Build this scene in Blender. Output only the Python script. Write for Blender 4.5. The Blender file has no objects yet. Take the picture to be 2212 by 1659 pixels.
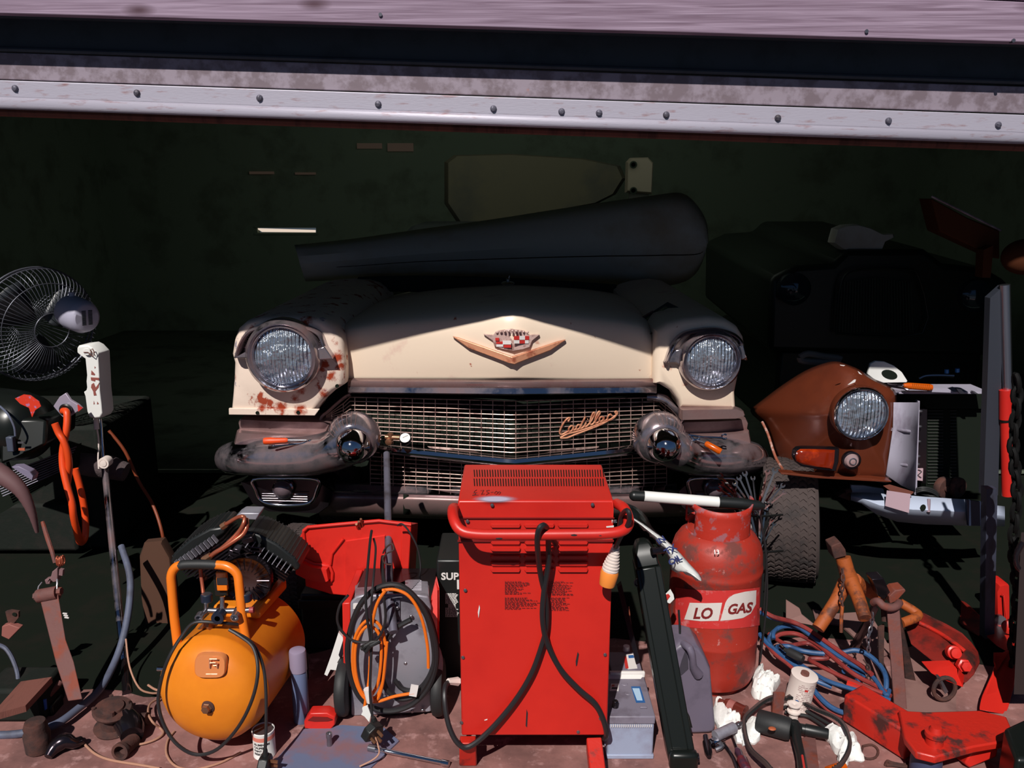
import bpy, bmesh, math, random
from mathutils import Vector, Matrix, Euler, noise
random.seed(7)
PI = math.pi
scene = bpy.context.scene
COL = scene.collection
# ------------------------------------------------------------------ camera
H, PITCH, F = 1.4, math.radians(13), 1800.0
cam = bpy.data.cameras.new('camera'); cam.sensor_width = 36; cam.lens = F / 2212 * 36
camo = bpy.data.objects.new('camera', cam); COL.objects.link(camo)
camo.location = (0, 0, H); camo.rotation_euler = (PI/2 - PITCH, 0, 0); cam.clip_start = 0.02
scene.camera = camo
CP, SP = math.cos(PITCH), math.sin(PITCH)

def ray(px, py):
    x = (px - 1106) / F; u = (829.5 - py) / F
    return Vector((x, CP + u*SP, -SP + u*CP))
def W(px, py, Y):
    "point of the place seen at (px,py) lying at distance Y"
    d = ray(px, py); return Vector((0, 0, H)) + d * (Y / d.y)
def G(px, py, z=0.0):
    "point seen at (px,py) lying at height z"
    d = ray(px, py); return Vector((0, 0, H)) + d * ((z - H) / d.z)
def WW(l, Y=None):
    return [W(*p) if len(p) == 3 else W(p[0], p[1], Y) for p in l]
def sc(Y, z):            # metres per photo pixel at a place
    return (Y*CP + (H - z)*SP) / F

# ------------------------------------------------------------------ materials
def lin(c):
    return tuple((v/255/12.92 if v/255 <= .04045 else ((v/255 + .055)/1.055)**2.4) for v in c) + (1,)
MATS = {}
def mat(name, col, rough=.6, metal=0, col2=None, scale=8, lo=.5, hi=.65, detail=6, bump=0, bscale=60, rough2=None, metal2=None,
        col3=None, scale3=3, lo3=.58, hi3=.7, stretch=None, coat=0, spec=.5, emit=None, estr=1, trans=0, ior=1.45, alpha=1, sub=0):
    m = bpy.data.materials.new(name); m.use_nodes = True; nt = m.node_tree; N = nt.nodes; L = nt.links
    b = N['Principled BSDF']
    b.inputs['Base Color'].default_value = lin(col); b.inputs['Roughness'].default_value = rough
    b.inputs['Metallic'].default_value = metal; b.inputs['Specular IOR Level'].default_value = spec
    if coat: b.inputs['Coat Weight'].default_value = coat; b.inputs['Coat Roughness'].default_value = .15
    if trans: b.inputs['Transmission Weight'].default_value = trans; b.inputs['IOR'].default_value = ior
    if alpha < 1: b.inputs['Alpha'].default_value = alpha
    if emit: b.inputs['Emission Color'].default_value = lin(emit); b.inputs['Emission Strength'].default_value = estr
    vec = None
    if col2 or col3 or bump:
        tc = N.new('ShaderNodeTexCoord'); mp = N.new('ShaderNodeMapping')
        if stretch: mp.inputs['Scale'].default_value = stretch
        geo = N.new('ShaderNodeNewGeometry')
        L.new(geo.outputs['Position'], mp.inputs['Vector']); vec = mp.outputs['Vector']
    def fac(s, lo_, hi_, seed=0):
        n = N.new('ShaderNodeTexNoise'); n.inputs['Scale'].default_value = s; n.inputs['Detail'].default_value = detail
        n.inputs['Roughness'].default_value = .62
        L.new(vec, n.inputs['Vector'])
        r = N.new('ShaderNodeMapRange'); r.inputs['From Min'].default_value = lo_; r.inputs['From Max'].default_value = hi_
        L.new(n.outputs['Fac'], r.inputs['Value']); return r.outputs['Result']
    cur = None
    if col2:
        f = fac(scale, lo, hi)
        mx = N.new('ShaderNodeMix'); mx.data_type = 'RGBA'; mx.inputs[6].default_value = lin(col); mx.inputs[7].default_value = lin(col2)
        L.new(f, mx.inputs[0]); cur = mx.outputs[2]
        if rough2 is not None:
            q = N.new('ShaderNodeMix'); q.inputs[2].default_value = rough; q.inputs[3].default_value = rough2
            L.new(f, q.inputs[0]); L.new(q.outputs[0], b.inputs['Roughness'])
        if metal2 is not None:
            q = N.new('ShaderNodeMix'); q.inputs[2].default_value = metal; q.inputs[3].default_value = metal2
            L.new(f, q.inputs[0]); L.new(q.outputs[0], b.inputs['Metallic'])
    if col3:
        f3 = fac(scale3, lo3, hi3)
        mx = N.new('ShaderNodeMix'); mx.data_type = 'RGBA'; mx.inputs[6].default_value = lin(col); mx.inputs[7].default_value = lin(col3)
        if cur: L.new(cur, mx.inputs[6])
        L.new(f3, mx.inputs[0]); cur = mx.outputs[2]
    if cur: L.new(cur, b.inputs['Base Color'])
    if bump:
        n = N.new('ShaderNodeTexNoise'); n.inputs['Scale'].default_value = bscale; n.inputs['Detail'].default_value = 5
        L.new(vec, n.inputs['Vector'])
        bp = N.new('ShaderNodeBump'); bp.inputs['Strength'].default_value = bump; bp.inputs['Distance'].default_value = .004
        L.new(n.outputs['Fac'], bp.inputs['Height']); L.new(bp.outputs['Normal'], b.inputs['Normal'])
    MATS[name] = m; return m

cream = mat('cream paint', (232,212,190), .38, col2=(165,75,45), scale=26, lo=.68, hi=.74, rough2=.8, col3=(214,180,165), scale3=5, bump=.05)
creamrust = mat('rusty cream paint', (228,208,192), .45, col2=(158,62,34), scale=13, lo=.57, hi=.62, rough2=.85, detail=9, col3=(150,140,150), scale3=17, lo3=.64, hi3=.67, bump=.15)
chrome = mat('chrome', (186,180,188), .10, 1, col2=(134,100,98), scale=5, lo=.43, hi=.70, rough2=.28, metal2=.45)
chromeclean = mat('bright chrome', (205,205,210), .06, 1)
dusty = mat('dusty chrome', (164,138,136), .25, .75, col2=(112,80,78), scale=7, lo=.35, hi=.7, rough2=.5, metal2=.25)
darkchrome = mat('dark chrome', (70,62,68), .18, .9)
gold = mat('faded gold', (214,150,116), .4, .35, col2=(170,95,70), scale=30)
redenamel = mat('red enamel', (190,50,45), .35)
black = mat('black paint', (19,23,21), .3, spec=.35)
matblack = mat('black rubber', (31,32,33), .6, bump=.1)
blackplastic = mat('black plastic', (24,27,27), .4)
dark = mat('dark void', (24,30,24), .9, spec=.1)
redpaint = mat('red paint', (202,40,30), .38, col2=(176,28,24), scale=3, lo=.4, hi=.8, col3=(120,40,34), scale3=34, lo3=.73, hi3=.76, bump=.03)
redworn = mat('worn red paint', (188,38,26), .4, col2=(70,28,24), scale=11, lo=.53, hi=.62, rough2=.8, detail=9, bump=.2)
redplastic = mat('red plastic', (206,40,30), .4, col2=(182,30,24), scale=5)
gasred = mat('scuffed red cylinder paint', (160,44,30), .5, col2=(104,52,46), scale=13, lo=.52, hi=.62, rough2=.85, detail=9, col3=(175,110,105), scale3=46, lo3=.64, hi3=.7, bump=.15)
orange = mat('orange tank paint', (230,134,28), .4, col2=(206,110,20), scale=4, lo=.4, hi=.75, col3=(120,60,20), scale3=36, lo3=.71, hi3=.75)
orangeh = mat('orange handle paint', (228,118,26), .35)
orangehose = mat('orange rubber', (222,72,22), .45)
rust = mat('rusty iron', (82,48,40), .85, col2=(50,34,32), scale=18, lo=.4, hi=.6, bump=.5)
ruststeel = mat('rusted steel', (104,66,62), .75, col2=(122,54,34), scale=15, lo=.5, hi=.65, col3=(66,48,48), scale3=8, bump=.4)
shadedred = mat('shade dark blotched red', (120,28,20), .5, col2=(52,26,22), scale=9, lo=.48, hi=.62, detail=9, bump=.2)  # red darkened to imitate shade on the jack side and rear beam; blotches random
rustorange = mat('rusty orange paint', (156,76,26), .65, col2=(88,44,26), scale=22, lo=.5, hi=.62, bump=.3)
steel = mat('steel', (150,148,155), .3, .9)
greysteel = mat('painted grey steel', (96,94,108), .5, .3, col2=(70,64,70), scale=14)
alu = mat('cast grey metal', (150,148,158), .45, .35, col2=(120,116,126), scale=10, bump=.1)
galv = mat('galvanised', (150,138,150), .55, .2, col2=(120,106,114), scale=24, lo=.42, hi=.58, col3=(176,112,84), scale3=7, lo3=.67, hi3=.72, bump=.08)
railm = mat('pale painted rail', (172,168,182), .5, .15, col2=(142,98,96), scale=14, lo=.56, hi=.75, stretch=(1,1,5), bump=.08)
greyhose = mat('blue grey hose', (86,92,112), .55, col2=(70,72,86), scale=12)
bluehose = mat('blue hose', (42,80,124), .5, col2=(34,62,100), scale=20)
redhose = mat('red hose', (134,46,42), .55, col2=(104,38,38), scale=20)
white = mat('white paint', (226,226,222), .45)
offwhite = mat('off white plastic', (222,208,200), .5)
whitetorn = mat('white torn plastic', (228,230,226), .5)
rag = mat('white rag', (232,232,228), .9, bump=.3, bscale=90)
copper = mat('copper', (190,104,78), .3, .6)
brass = mat('brass', (150,108,82), .35, .7)
brownpaint = mat('brown metallic paint', (108,50,30), .34, .15, col2=(94,43,28), scale=4, col3=(160,110,96), scale3=48, lo3=.70, hi3=.73, coat=.4)
primer = mat('grey primer', (160,156,172), .6, col2=(140,132,148), scale=9)
lgrey = mat('light blue grey paint', (176,186,206), .5)
amber = mat('amber plastic', (214,92,14), .25, trans=.25)
amberlens = mat('amber lens', (132,36,12), .12, trans=.15, coat=.5, col2=(190,60,14), scale=20, lo=.5, hi=.7)
blueboard = mat('painted blue board', (96,104,132), .7, col2=(126,92,98), scale=6, lo=.48, hi=.64, bump=.1)
cardb = mat('cardboard', (132,98,92), .85, col2=(104,72,68), scale=5, bump=.1)
tyre_m = mat('tyre rubber', (64,53,51), .85, col2=(44,38,38), scale=10, bump=.15)
batt = mat('pale blue battery plastic', (150,160,184), .5, col2=(126,120,138), scale=9, lo=.45, hi=.75)
batttop = mat('grey battery lid', (122,116,130), .5, col2=(100,92,104), scale=12)
labelw = mat('label white', (220,215,212), .5)
labelb = mat('label blue', (40,92,150), .5)
ink = mat('black print', (34,30,34), .7)
redink = mat('red print', (190,40,36), .6)
redink_dark = mat('dark red print', (120,28,28), .6)
inkblue = mat('blue print', (44,56,110), .6)
fabric = mat('pale grey panel paint', (206,206,204), .7, col2=(186,172,156), scale=1.6)
yellowp = mat('yellow panel paint', (62,57,40), .8, col2=(46,45,36), scale=2)
brownwood = mat('brown wood board', (116,70,60), .8, col2=(84,50,44), scale=3, stretch=(8,1,1), bump=.2)
wirem = mat('pale wire', (170,126,104), .6)
orangecable = mat('orange cable', (226,110,22), .45)
blackcable = mat('black cable', (33,32,34), .45)
gauge_m = mat('gauge blue black', (28,36,52), .35)
bluecap = mat('blue plastic', (46,72,120), .4)
redrubber = mat('terracotta gasket', (168,84,60), .7)

def glass_fluted():
    m = bpy.data.materials.new('fluted lens glass'); m.use_nodes = True; nt = m.node_tree; N = nt.nodes; L = nt.links
    b = N['Principled BSDF']; b.inputs['Base Color'].default_value = (.8,.88,.95,1); b.inputs['Roughness'].default_value = .08
    b.inputs['Transmission Weight'].default_value = .75; b.inputs['IOR'].default_value = 1.3
    g = N.new('ShaderNodeNewGeometry'); w = N.new('ShaderNodeTexWave'); w.wave_type = 'BANDS'; w.bands_direction = 'X'
    w.inputs['Scale'].default_value = 36; w.inputs['Distortion'].default_value = 1.2; w.inputs['Detail'].default_value = 1
    n = N.new('ShaderNodeTexNoise'); n.inputs['Scale'].default_value = 30
    L.new(g.outputs['Position'], w.inputs['Vector']); L.new(g.outputs['Position'], n.inputs['Vector'])
    a = N.new('ShaderNodeMath'); a.operation = 'ADD'; L.new(w.outputs['Fac'], a.inputs[0]); L.new(n.outputs['Fac'], a.inputs[1])
    bp = N.new('ShaderNodeBump'); bp.inputs['Strength'].default_value = .8; bp.inputs['Distance'].default_value = .004
    L.new(a.outputs[0], bp.inputs['Height']); L.new(bp.outputs['Normal'], b.inputs['Normal'])
    return m
def lens2():
    m = bpy.data.materials.new('fluted headlamp glass'); m.use_nodes = True; nt = m.node_tree; N = nt.nodes; L = nt.links
    b = N['Principled BSDF']; b.inputs['Base Color'].default_value = (.62,.72,.86,1); b.inputs['Roughness'].default_value = .2; b.inputs['Metallic'].default_value = .8
    b.inputs['Coat Weight'].default_value = 1; b.inputs['Coat Roughness'].default_value = .04
    g = N.new('ShaderNodeNewGeometry'); w = N.new('ShaderNodeTexWave'); w.wave_type = 'BANDS'; w.bands_direction = 'X'
    w.inputs['Scale'].default_value = 26; w.inputs['Distortion'].default_value = .8
    n = N.new('ShaderNodeTexNoise'); n.inputs['Scale'].default_value = 16; n.inputs['Detail'].default_value = 3
    L.new(g.outputs['Position'], w.inputs['Vector']); L.new(g.outputs['Position'], n.inputs['Vector'])
    mu = N.new('ShaderNodeMath'); mu.operation = 'MULTIPLY'; mu.inputs[1].default_value = 7; L.new(n.outputs['Fac'], mu.inputs[0])
    a = N.new('ShaderNodeMath'); a.operation = 'ADD'; L.new(w.outputs['Fac'], a.inputs[0]); L.new(mu.outputs[0], a.inputs[1])
    bp = N.new('ShaderNodeBump'); bp.inputs['Strength'].default_value = .9; bp.inputs['Distance'].default_value = .006
    L.new(a.outputs[0], bp.inputs['Height']); L.new(bp.outputs['Normal'], b.inputs['Normal'])
    return m
lensglass = lens2()
reflector = mat('lamp reflector', (150,165,190), .22, 1)
clear = mat('clear plastic', (225,215,220), .15, trans=.9, ior=1.2)

def woodmat():
    m = bpy.data.materials.new('weathered timber'); m.use_nodes = True; nt = m.node_tree; N = nt.nodes; L = nt.links
    b = N['Principled BSDF']; b.inputs['Roughness'].default_value = .8
    tc = N.new('ShaderNodeTexCoord'); mp = N.new('ShaderNodeMapping'); mp.inputs['Scale'].default_value = (1.6, 12, 60)
    L.new(tc.outputs['Object'], mp.inputs['Vector'])
    n = N.new('ShaderNodeTexNoise'); n.inputs['Scale'].default_value = 2.2; n.inputs['Detail'].default_value = 9; n.inputs['Distortion'].default_value = .6
    L.new(mp.outputs[0], n.inputs['Vector'])
    v = N.new('ShaderNodeTexVoronoi'); v.inputs['Scale'].default_value = 1; mp2 = N.new('ShaderNodeMapping'); mp2.inputs['Scale'].default_value = (3.3, 3, 9)
    L.new(tc.outputs['Object'], mp2.inputs['Vector']); L.new(mp2.outputs[0], v.inputs['Vector'])
    r = N.new('ShaderNodeValToRGB'); e = r.color_ramp.elements
    e[0].position = .3; e[0].color = lin((112,90,108)); e[1].position = .66; e[1].color = lin((160,140,160))
    L.new(n.outputs['Fac'], r.inputs['Fac'])
    k = N.new('ShaderNodeMapRange'); k.inputs['From Min'].default_value = .05; k.inputs['From Max'].default_value = .16
    L.new(v.outputs['Distance'], k.inputs['Value'])
    mx = N.new('ShaderNodeMix'); mx.data_type = 'RGBA'; mx.inputs[6].default_value = lin((74,46,58)); L.new(k.outputs[0], mx.inputs[0]); L.new(r.outputs[0], mx.inputs[7])
    L.new(mx.outputs[2], b.inputs['Base Color'])
    bp = N.new('ShaderNodeBump'); bp.inputs['Strength'].default_value = .4; bp.inputs['Distance'].default_value = .004
    L.new(n.outputs['Fac'], bp.inputs['Height']); L.new(bp.outputs['Normal'], b.inputs['Normal'])
    return m
timber = woodmat()
concrete = mat('stained concrete floor', (152,106,100), .85, col2=(108,74,70), scale=5, lo=.38, hi=.62, detail=10, col3=(172,132,128), scale3=22, lo3=.55, hi3=.7, bump=.25)
wallm = mat('dark block wall', (120,132,116), .95, col2=(104,112,98), scale=3, spec=.1)
curtain = mat('shutter steel', (56,64,74), .6, .2, col2=(46,54,62), scale=9)

# ------------------------------------------------------------------ mesh building
def frame(d, up=Vector((0,0,1))):
    d = Vector(d).normalized()
    if abs(d.dot(up)) > .995: up = Vector((0,1,0))
    x = d.cross(up).normalized(); y = x.cross(d).normalized()
    return x, y, d
def catmull(p, k=4, closed=False):
    out = []; n = len(p)
    for i in range(n if closed else n-1):
        if closed: a, b, c, d = p[(i-1) % n], p[i], p[(i+1) % n], p[(i+2) % n]
        else: a, b, c, d = p[max(i-1,0)], p[i], p[i+1], p[min(i+2,n-1)]
        for j in range(k):
            t = j/k
            out.append(.5*((2*b) + (c-a)*t + (2*a-5*b+4*c-d)*t*t + (3*b-a-3*c+d)*t**3))
    if not closed: out.append(p[-1])
    return out
class MB:
    def __init__(s, X=None): s.v = []; s.f = []; s.m = []; s.X = X; s.mi = 0
    def add(s, vs, fs):
        o = len(s.v); s.v += [Vector(q) for q in vs]; s.f += [tuple(i+o for i in f) for f in fs]; s.m += [s.mi]*len(fs); return s
    def box(s, c, sz, R=None):
        c = Vector(c); hx, hy, hz = [q/2 for q in sz]
        vs = [Vector((x,y,z)) for x in (-hx,hx) for y in (-hy,hy) for z in (-hz,hz)]
        if R is not None: vs = [R @ q for q in vs]
        return s.add([c+q for q in vs], [(0,1,3,2),(4,6,7,5),(0,4,5,1),(2,3,7,6),(0,2,6,4),(1,5,7,3)])
    def tube(s, p, r, n=8, closed=False, smooth=0, flat=1.0):
        p = [Vector(q) for q in p]
        rr = list(r) if isinstance(r, (list,tuple)) else None
        if smooth:
            if rr:
                rv = catmull([Vector((q,0,0)) for q in rr], smooth, closed); rr = [q.x for q in rv]
            p = catmull(p, smooth, closed)
        m = len(p); vs = []; up = None
        for i in range(m):
            a = p[(i-1) % m] if closed or i else p[0]; b = p[(i+1) % m] if closed or i < m-1 else p[-1]
            t = (b-a).normalized() if (b-a).length > 1e-9 else Vector((0,0,1))
            if up is None:
                x, y, _ = frame(t)
            else:
                x = (up - t*up.dot(t)); x = x.normalized() if x.length > 1e-6 else frame(t)[0]
                y = x.cross(t).normalized()
            up = x
            q = rr[i] if rr else r
            for k in range(n):
                an = 2*PI*k/n; vs.append(p[i] + x*math.cos(an)*q + y*math.sin(an)*q*flat)
        fs = []
        for i in range(m if closed else m-1):
            for k in range(n):
                a = i*n+k; b = i*n+(k+1) % n; c = ((i+1) % m)*n+(k+1) % n; d = ((i+1) % m)*n+k
                fs.append((a,b,c,d))
        if not closed: fs += [tuple(range(n))[::-1], tuple((m-1)*n+k for k in range(n))]
        return s.add(vs, fs)
    def cyl(s, a, b, r, r2=None, n=20): return s.tube([a,b], [r, r if r2 is None else r2], n)
    def lathe(s, o, ax, prof, n=32, sx=1, sy=1, up=Vector((0,0,1))):
        o = Vector(o); x, y, d = frame(ax, up); vs = []; fs = []
        for (r,t) in prof:
            for k in range(n):
                an = 2*PI*k/n; vs.append(o + x*math.cos(an)*r*sx + y*math.sin(an)*r*sy + d*t)
        for i in range(len(prof)-1):
            for k in range(n): fs.append((i*n+k, i*n+(k+1) % n, (i+1)*n+(k+1) % n, (i+1)*n+k))
        if prof[0][0] > 1e-4: fs.append(tuple(range(n)))
        if prof[-1][0] > 1e-4: fs.append(tuple((len(prof)-1)*n+k for k in range(n)))
        return s.add(vs, fs)
    def prism(s, pts, vec):
        pts = [Vector(q) for q in pts]; vec = Vector(vec); n = len(pts)
        return s.add(pts + [q+vec for q in pts], [tuple(range(n)), tuple(range(2*n-1, n-1, -1))] + [(i,(i+1) % n, n+(i+1) % n, n+i) for i in range(n)])
    def grid(s, rows):
        n = len(rows[0]); vs = [q for r in rows for q in r]; fs = []
        for i in range(len(rows)-1):
            for k in range(n-1): fs.append((i*n+k, i*n+k+1, (i+1)*n+k+1, (i+1)*n+k))
        return s.add(vs, fs)
    def loft(s, rings, cap0=True, cap1=True):
        n = len(rings[0]); vs = [q for r in rings for q in r]; fs = []
        for i in range(len(rings)-1):
            for k in range(n): fs.append((i*n+k, i*n+(k+1) % n, (i+1)*n+(k+1) % n, (i+1)*n+k))
        if cap0: fs.append(tuple(range(n)))
        if cap1: fs.append(tuple((len(rings)-1)*n+k for k in range(n)))
        return s.add(vs, fs)
    def pillow(s, outline, secs, cap0=True, cap1=True, c=None):
        "outline: world points in a plane; secs: (offset vector, scale)"
        pts = [Vector(q) for q in outline]; c = Vector(c) if c else sum(pts, Vector())/len(pts)
        return s.loft([[c + (q-c)*k + Vector(o) for q in pts] for o, k in secs], cap0, cap1)
    def ball(s, c, r, sx=1, sy=1, sz=1, n=16, R=None):
        c = Vector(c); vs = []; fs = []; m = n//2
        for i in range(m+1):
            ph = PI*i/m
            for k in range(n):
                an = 2*PI*k/n; q = Vector((math.sin(ph)*math.cos(an)*r*sx, math.sin(ph)*math.sin(an)*r*sy, math.cos(ph)*r*sz))
                vs.append(c + (R @ q if R is not None else q))
        for i in range(m):
            for k in range(n): fs.append((i*n+k, (i+1)*n+k, (i+1)*n+(k+1) % n, i*n+(k+1) % n))
        return s.add(vs, fs)
    def build(s, name, material, parent=None, smooth=True, bevel=0, sub=0, solid=0, ang=38, segs=2):
        vs = [s.X @ q for q in s.v] if s.X is not None else s.v
        org = Vector()
        if parent is None:
            lo = Vector([min(q[i] for q in vs) for i in range(3)]); hi = Vector([max(q[i] for q in vs) for i in range(3)])
            org = Vector(((lo.x+hi.x)/2, (lo.y+hi.y)/2, lo.z))
        me = bpy.data.meshes.new(name); me.from_pydata([tuple(q-org) for q in vs], [], s.f)
        ms = material if isinstance(material, (list,tuple)) else [material]
        for q in ms: me.materials.append(q)
        me.polygons.foreach_set('material_index', s.m)
        bm = bmesh.new(); bm.from_mesh(me)
        bmesh.ops.remove_doubles(bm, verts=bm.verts, dist=1e-5)
        bmesh.ops.recalc_face_normals(bm, faces=bm.faces); bm.to_mesh(me); bm.free()
        me.polygons.foreach_set('use_smooth', [smooth]*len(me.polygons))
        if smooth: me.set_sharp_from_angle(angle=math.radians(ang))
        me.update()
        o = bpy.data.objects.new(name, me); COL.objects.link(o)
        if parent is not None:
            o.parent = parent
            if parent.type == 'EMPTY': o.matrix_parent_inverse = Matrix.Translation(-parent.location)
            elif parent.parent is None: o.matrix_parent_inverse = Matrix.Translation(-parent.location)
        else: o.location = org
        if solid:
            q = o.modifiers.new('solid', 'SOLIDIFY'); q.thickness = solid; q.offset = -1
        if bevel:
            q = o.modifiers.new('bevel', 'BEVEL'); q.width = bevel; q.segments = segs; q.limit_method = 'ANGLE'; q.angle_limit = math.radians(35)
        if sub:
            q = o.modifiers.new('sub', 'SUBSURF'); q.levels = q.render_levels = sub
        return o
def thing(name, label, cat, loc=(0,0,0), group=None):
    o = bpy.data.objects.new(name, None); COL.objects.link(o); o.location = loc; o.empty_display_size = .05
    o['label'] = label; o['category'] = cat
    if group: o['group'] = group
    return o
def tag(o, label, cat, group=None):
    o['label'] = label; o['category'] = cat
    if group: o['group'] = group
    return o
def struct(o): o['kind'] = 'structure'; return o
def base(p): return (p[0], p[1], 0)
def text(s, size, m, parent, X, name='lettering', ext=.0006, shear=0, fn=None, bold=0, align='LEFT', spacing=1):
    c = bpy.data.curves.new('t', 'FONT'); c.body = s; c.size = size; c.extrude = ext; c.shear = shear; c.offset = bold; c.align_x = align
    c.space_character = spacing; c.resolution_u = 3
    o = bpy.data.objects.new('t', c)
    me = bpy.data.meshes.new_from_object(o); bpy.data.objects.remove(o)
    mb = MB(); mb.v = [X @ q.co for q in me.vertices]; mb.f = [tuple(p.vertices) for p in me.polygons]; mb.m = [0]*len(mb.f)
    if fn: mb.v = [fn(q) for q in mb.v]
    bpy.data.meshes.remove(me)
    return mb.build(name, m, parent, smooth=False)
def onplane(o, xdir, ydir):
    "matrix putting text x/y along xdir/ydir at o"
    x = Vector(xdir).normalized(); y = Vector(ydir); y = (y - x*y.dot(x)).normalized(); z = x.cross(y)
    return Matrix(((x.x,y.x,z.x,o[0]),(x.y,y.y,z.y,o[1]),(x.z,y.z,z.z,o[2]),(0,0,0,1)))
def copy_tree(o, parent=None):
    c = o.copy(); COL.objects.link(c); c.parent = parent
    for ch in [q for q in o.children]: copy_tree(ch, c)
    return c
def rotz(a): return Matrix.Rotation(a, 3, 'Z')
def xf(loc, rx=0, ry=0, rz=0): return Matrix.Translation(Vector(loc)) @ Euler((rx,ry,rz)).to_matrix().to_4x4()
def add_spots(m, spots, col, rough=.85, nscale=48, amp=.85):
    "worn patches of rust with shapes of their own at given places of the surface"
    nt = m.node_tree; N = nt.nodes; L = nt.links; b = N['Principled BSDF']
    g = N.new('ShaderNodeNewGeometry'); acc = None
    for (c, r) in spots:
        d = N.new('ShaderNodeVectorMath'); d.operation = 'DISTANCE'; d.inputs[1].default_value = tuple(c); L.new(g.outputs['Position'], d.inputs[0])
        q = N.new('ShaderNodeMapRange'); q.inputs['From Min'].default_value = 0; q.inputs['From Max'].default_value = r; q.inputs['To Min'].default_value = 1; q.inputs['To Max'].default_value = 0
        L.new(d.outputs['Value'], q.inputs['Value'])
        if acc is None: acc = q.outputs[0]
        else:
            a = N.new('ShaderNodeMath'); a.operation = 'MAXIMUM'; L.new(acc, a.inputs[0]); L.new(q.outputs[0], a.inputs[1]); acc = a.outputs[0]
    n = N.new('ShaderNodeTexNoise'); n.inputs['Scale'].default_value = nscale; n.inputs['Detail'].default_value = 8; n.inputs['Roughness'].default_value = .7; L.new(g.outputs['Position'], n.inputs['Vector'])
    a = N.new('ShaderNodeMath'); a.operation = 'MULTIPLY_ADD'; a.inputs[1].default_value = amp; L.new(acc, a.inputs[0]); L.new(n.outputs['Fac'], a.inputs[2])
    t = N.new('ShaderNodeMapRange'); t.inputs['From Min'].default_value = .90; t.inputs['From Max'].default_value = 1.16; L.new(a.outputs[0], t.inputs['Value'])
    mx = N.new('ShaderNodeMix'); mx.data_type = 'RGBA'; mx.inputs[7].default_value = lin(col); L.new(t.outputs[0], mx.inputs[0])
    src = b.inputs['Base Color'].links[0].from_socket if b.inputs['Base Color'].links else None
    if src: L.new(src, mx.inputs[6])
    L.new(mx.outputs[2], b.inputs['Base Color'])
def spotpx(l): return [(W(x,y,Y), r) for x,y,Y,r in l]
add_spots(creamrust, spotpx([(731,770,2.87,.05),(740,790,2.87,.035),(650,838,2.87,.05),(640,860,2.87,.04),(716,810,2.87,.05),(680,812,2.87,.035),(608,882,2.86,.05),(566,884,2.86,.035),(650,884,2.86,.05),(700,850,2.87,.045),(735,838,2.86,.03),(668,694,2.88,.05),(610,690,2.88,.03),(722,740,2.87,.03)]), (160,62,34))
add_spots(cream, spotpx([(1160,738,2.76,.035),(1404,812,2.94,.05),(1380,822,2.93,.05),(1175,760,2.76,.03),(1438,790,2.86,.035),(1450,800,2.86,.03),(1480,828,2.86,.03)]), (176,84,56), amp=.75)
# ------------------------------------------------------------------ light
w = bpy.data.worlds.new('sky'); scene.world = w; w.use_nodes = True; nt = w.node_tree; N = nt.nodes; L = nt.links
bg = N['Background']; tc = N.new('ShaderNodeTexCoord'); sep = N.new('ShaderNodeSeparateXYZ'); r = N.new('ShaderNodeValToRGB')
L.new(tc.outputs['Generated'], sep.inputs[0]); L.new(sep.outputs['Z'], r.inputs[0]); L.new(r.outputs[0], bg.inputs[0])
e = r.color_ramp.elements; e[0].position = 0; e[0].color = (.13,.16,.19,1); e[1].position = .8; e[1].color = (.05,.11,.26,1)
q = r.color_ramp.elements.new(.2); q.color = (.10,.19,.36,1)
bg.inputs[1].default_value = .42
sd = bpy.data.lights.new('sun', 'SUN'); sd.energy = 4.55; sd.angle = .0093; sd.color = (1, .95, .90)
so = bpy.data.objects.new('sun', sd); COL.objects.link(so)
AZ = math.radians(16); TAN = 1.04
tv = Vector((math.tan(AZ), 1, -TAN))       # the way the sunlight travels
so.rotation_euler = (-tv).to_track_quat('Z', 'Y').to_euler(); so.location = (-2, -3, 5)
def lamp(name, loc, e, size, col, rot=(0,0,0)):
    a = bpy.data.lights.new(name, 'AREA'); a.energy = e; a.size = size; a.color = col
    o = bpy.data.objects.new(name, a); COL.objects.link(o); o.location = loc; o.rotation_euler = rot; return o
lamp('added_wall_fill', (0, 5.2, 2.45), 14, 2.6, (.90,1,.86), (math.radians(62),0,0))  # unseen area light added to lift the dark walls
scene.view_settings.view_transform = 'Standard'; scene.view_settings.look = 'None'; scene.view_settings.exposure = 0; scene.view_settings.gamma = 1

# ------------------------------------------------------------------ room
def slab(name, lo, hi, m):
    b = MB(); b.box([(lo[i]+hi[i])/2 for i in range(3)], [hi[i]-lo[i] for i in range(3)]); return struct(b.build(name, m, smooth=False))
slab('floor', (-6,1.5,-.1), (6,9,0), concrete)
slab('floor_1', (-4,4.0,.0), (4,8.5,.003), mat('lifted rear floor', (96,104,92), .95, col2=(78,84,74), scale=3, spec=.1))  # from the shadow line back, colour raised to lift the shaded black
slab('ground', (-8,-8,-.1), (8,1.5,0), mat('low bounce grey ground', (62,66,76), .9, col2=(48,52,60), scale=4))  # unseen ground, given a dark grey to cut pink bounce light
slab('wall_left', (-4.2,2.35,0), (-4,8.5,2.8), wallm)
slab('wall_right', (4,2.35,0), (4.2,8.5,2.8), wallm)
slab('ceiling', (-4.2,2.2,2.8), (4.2,8.7,2.9), wallm)
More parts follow.
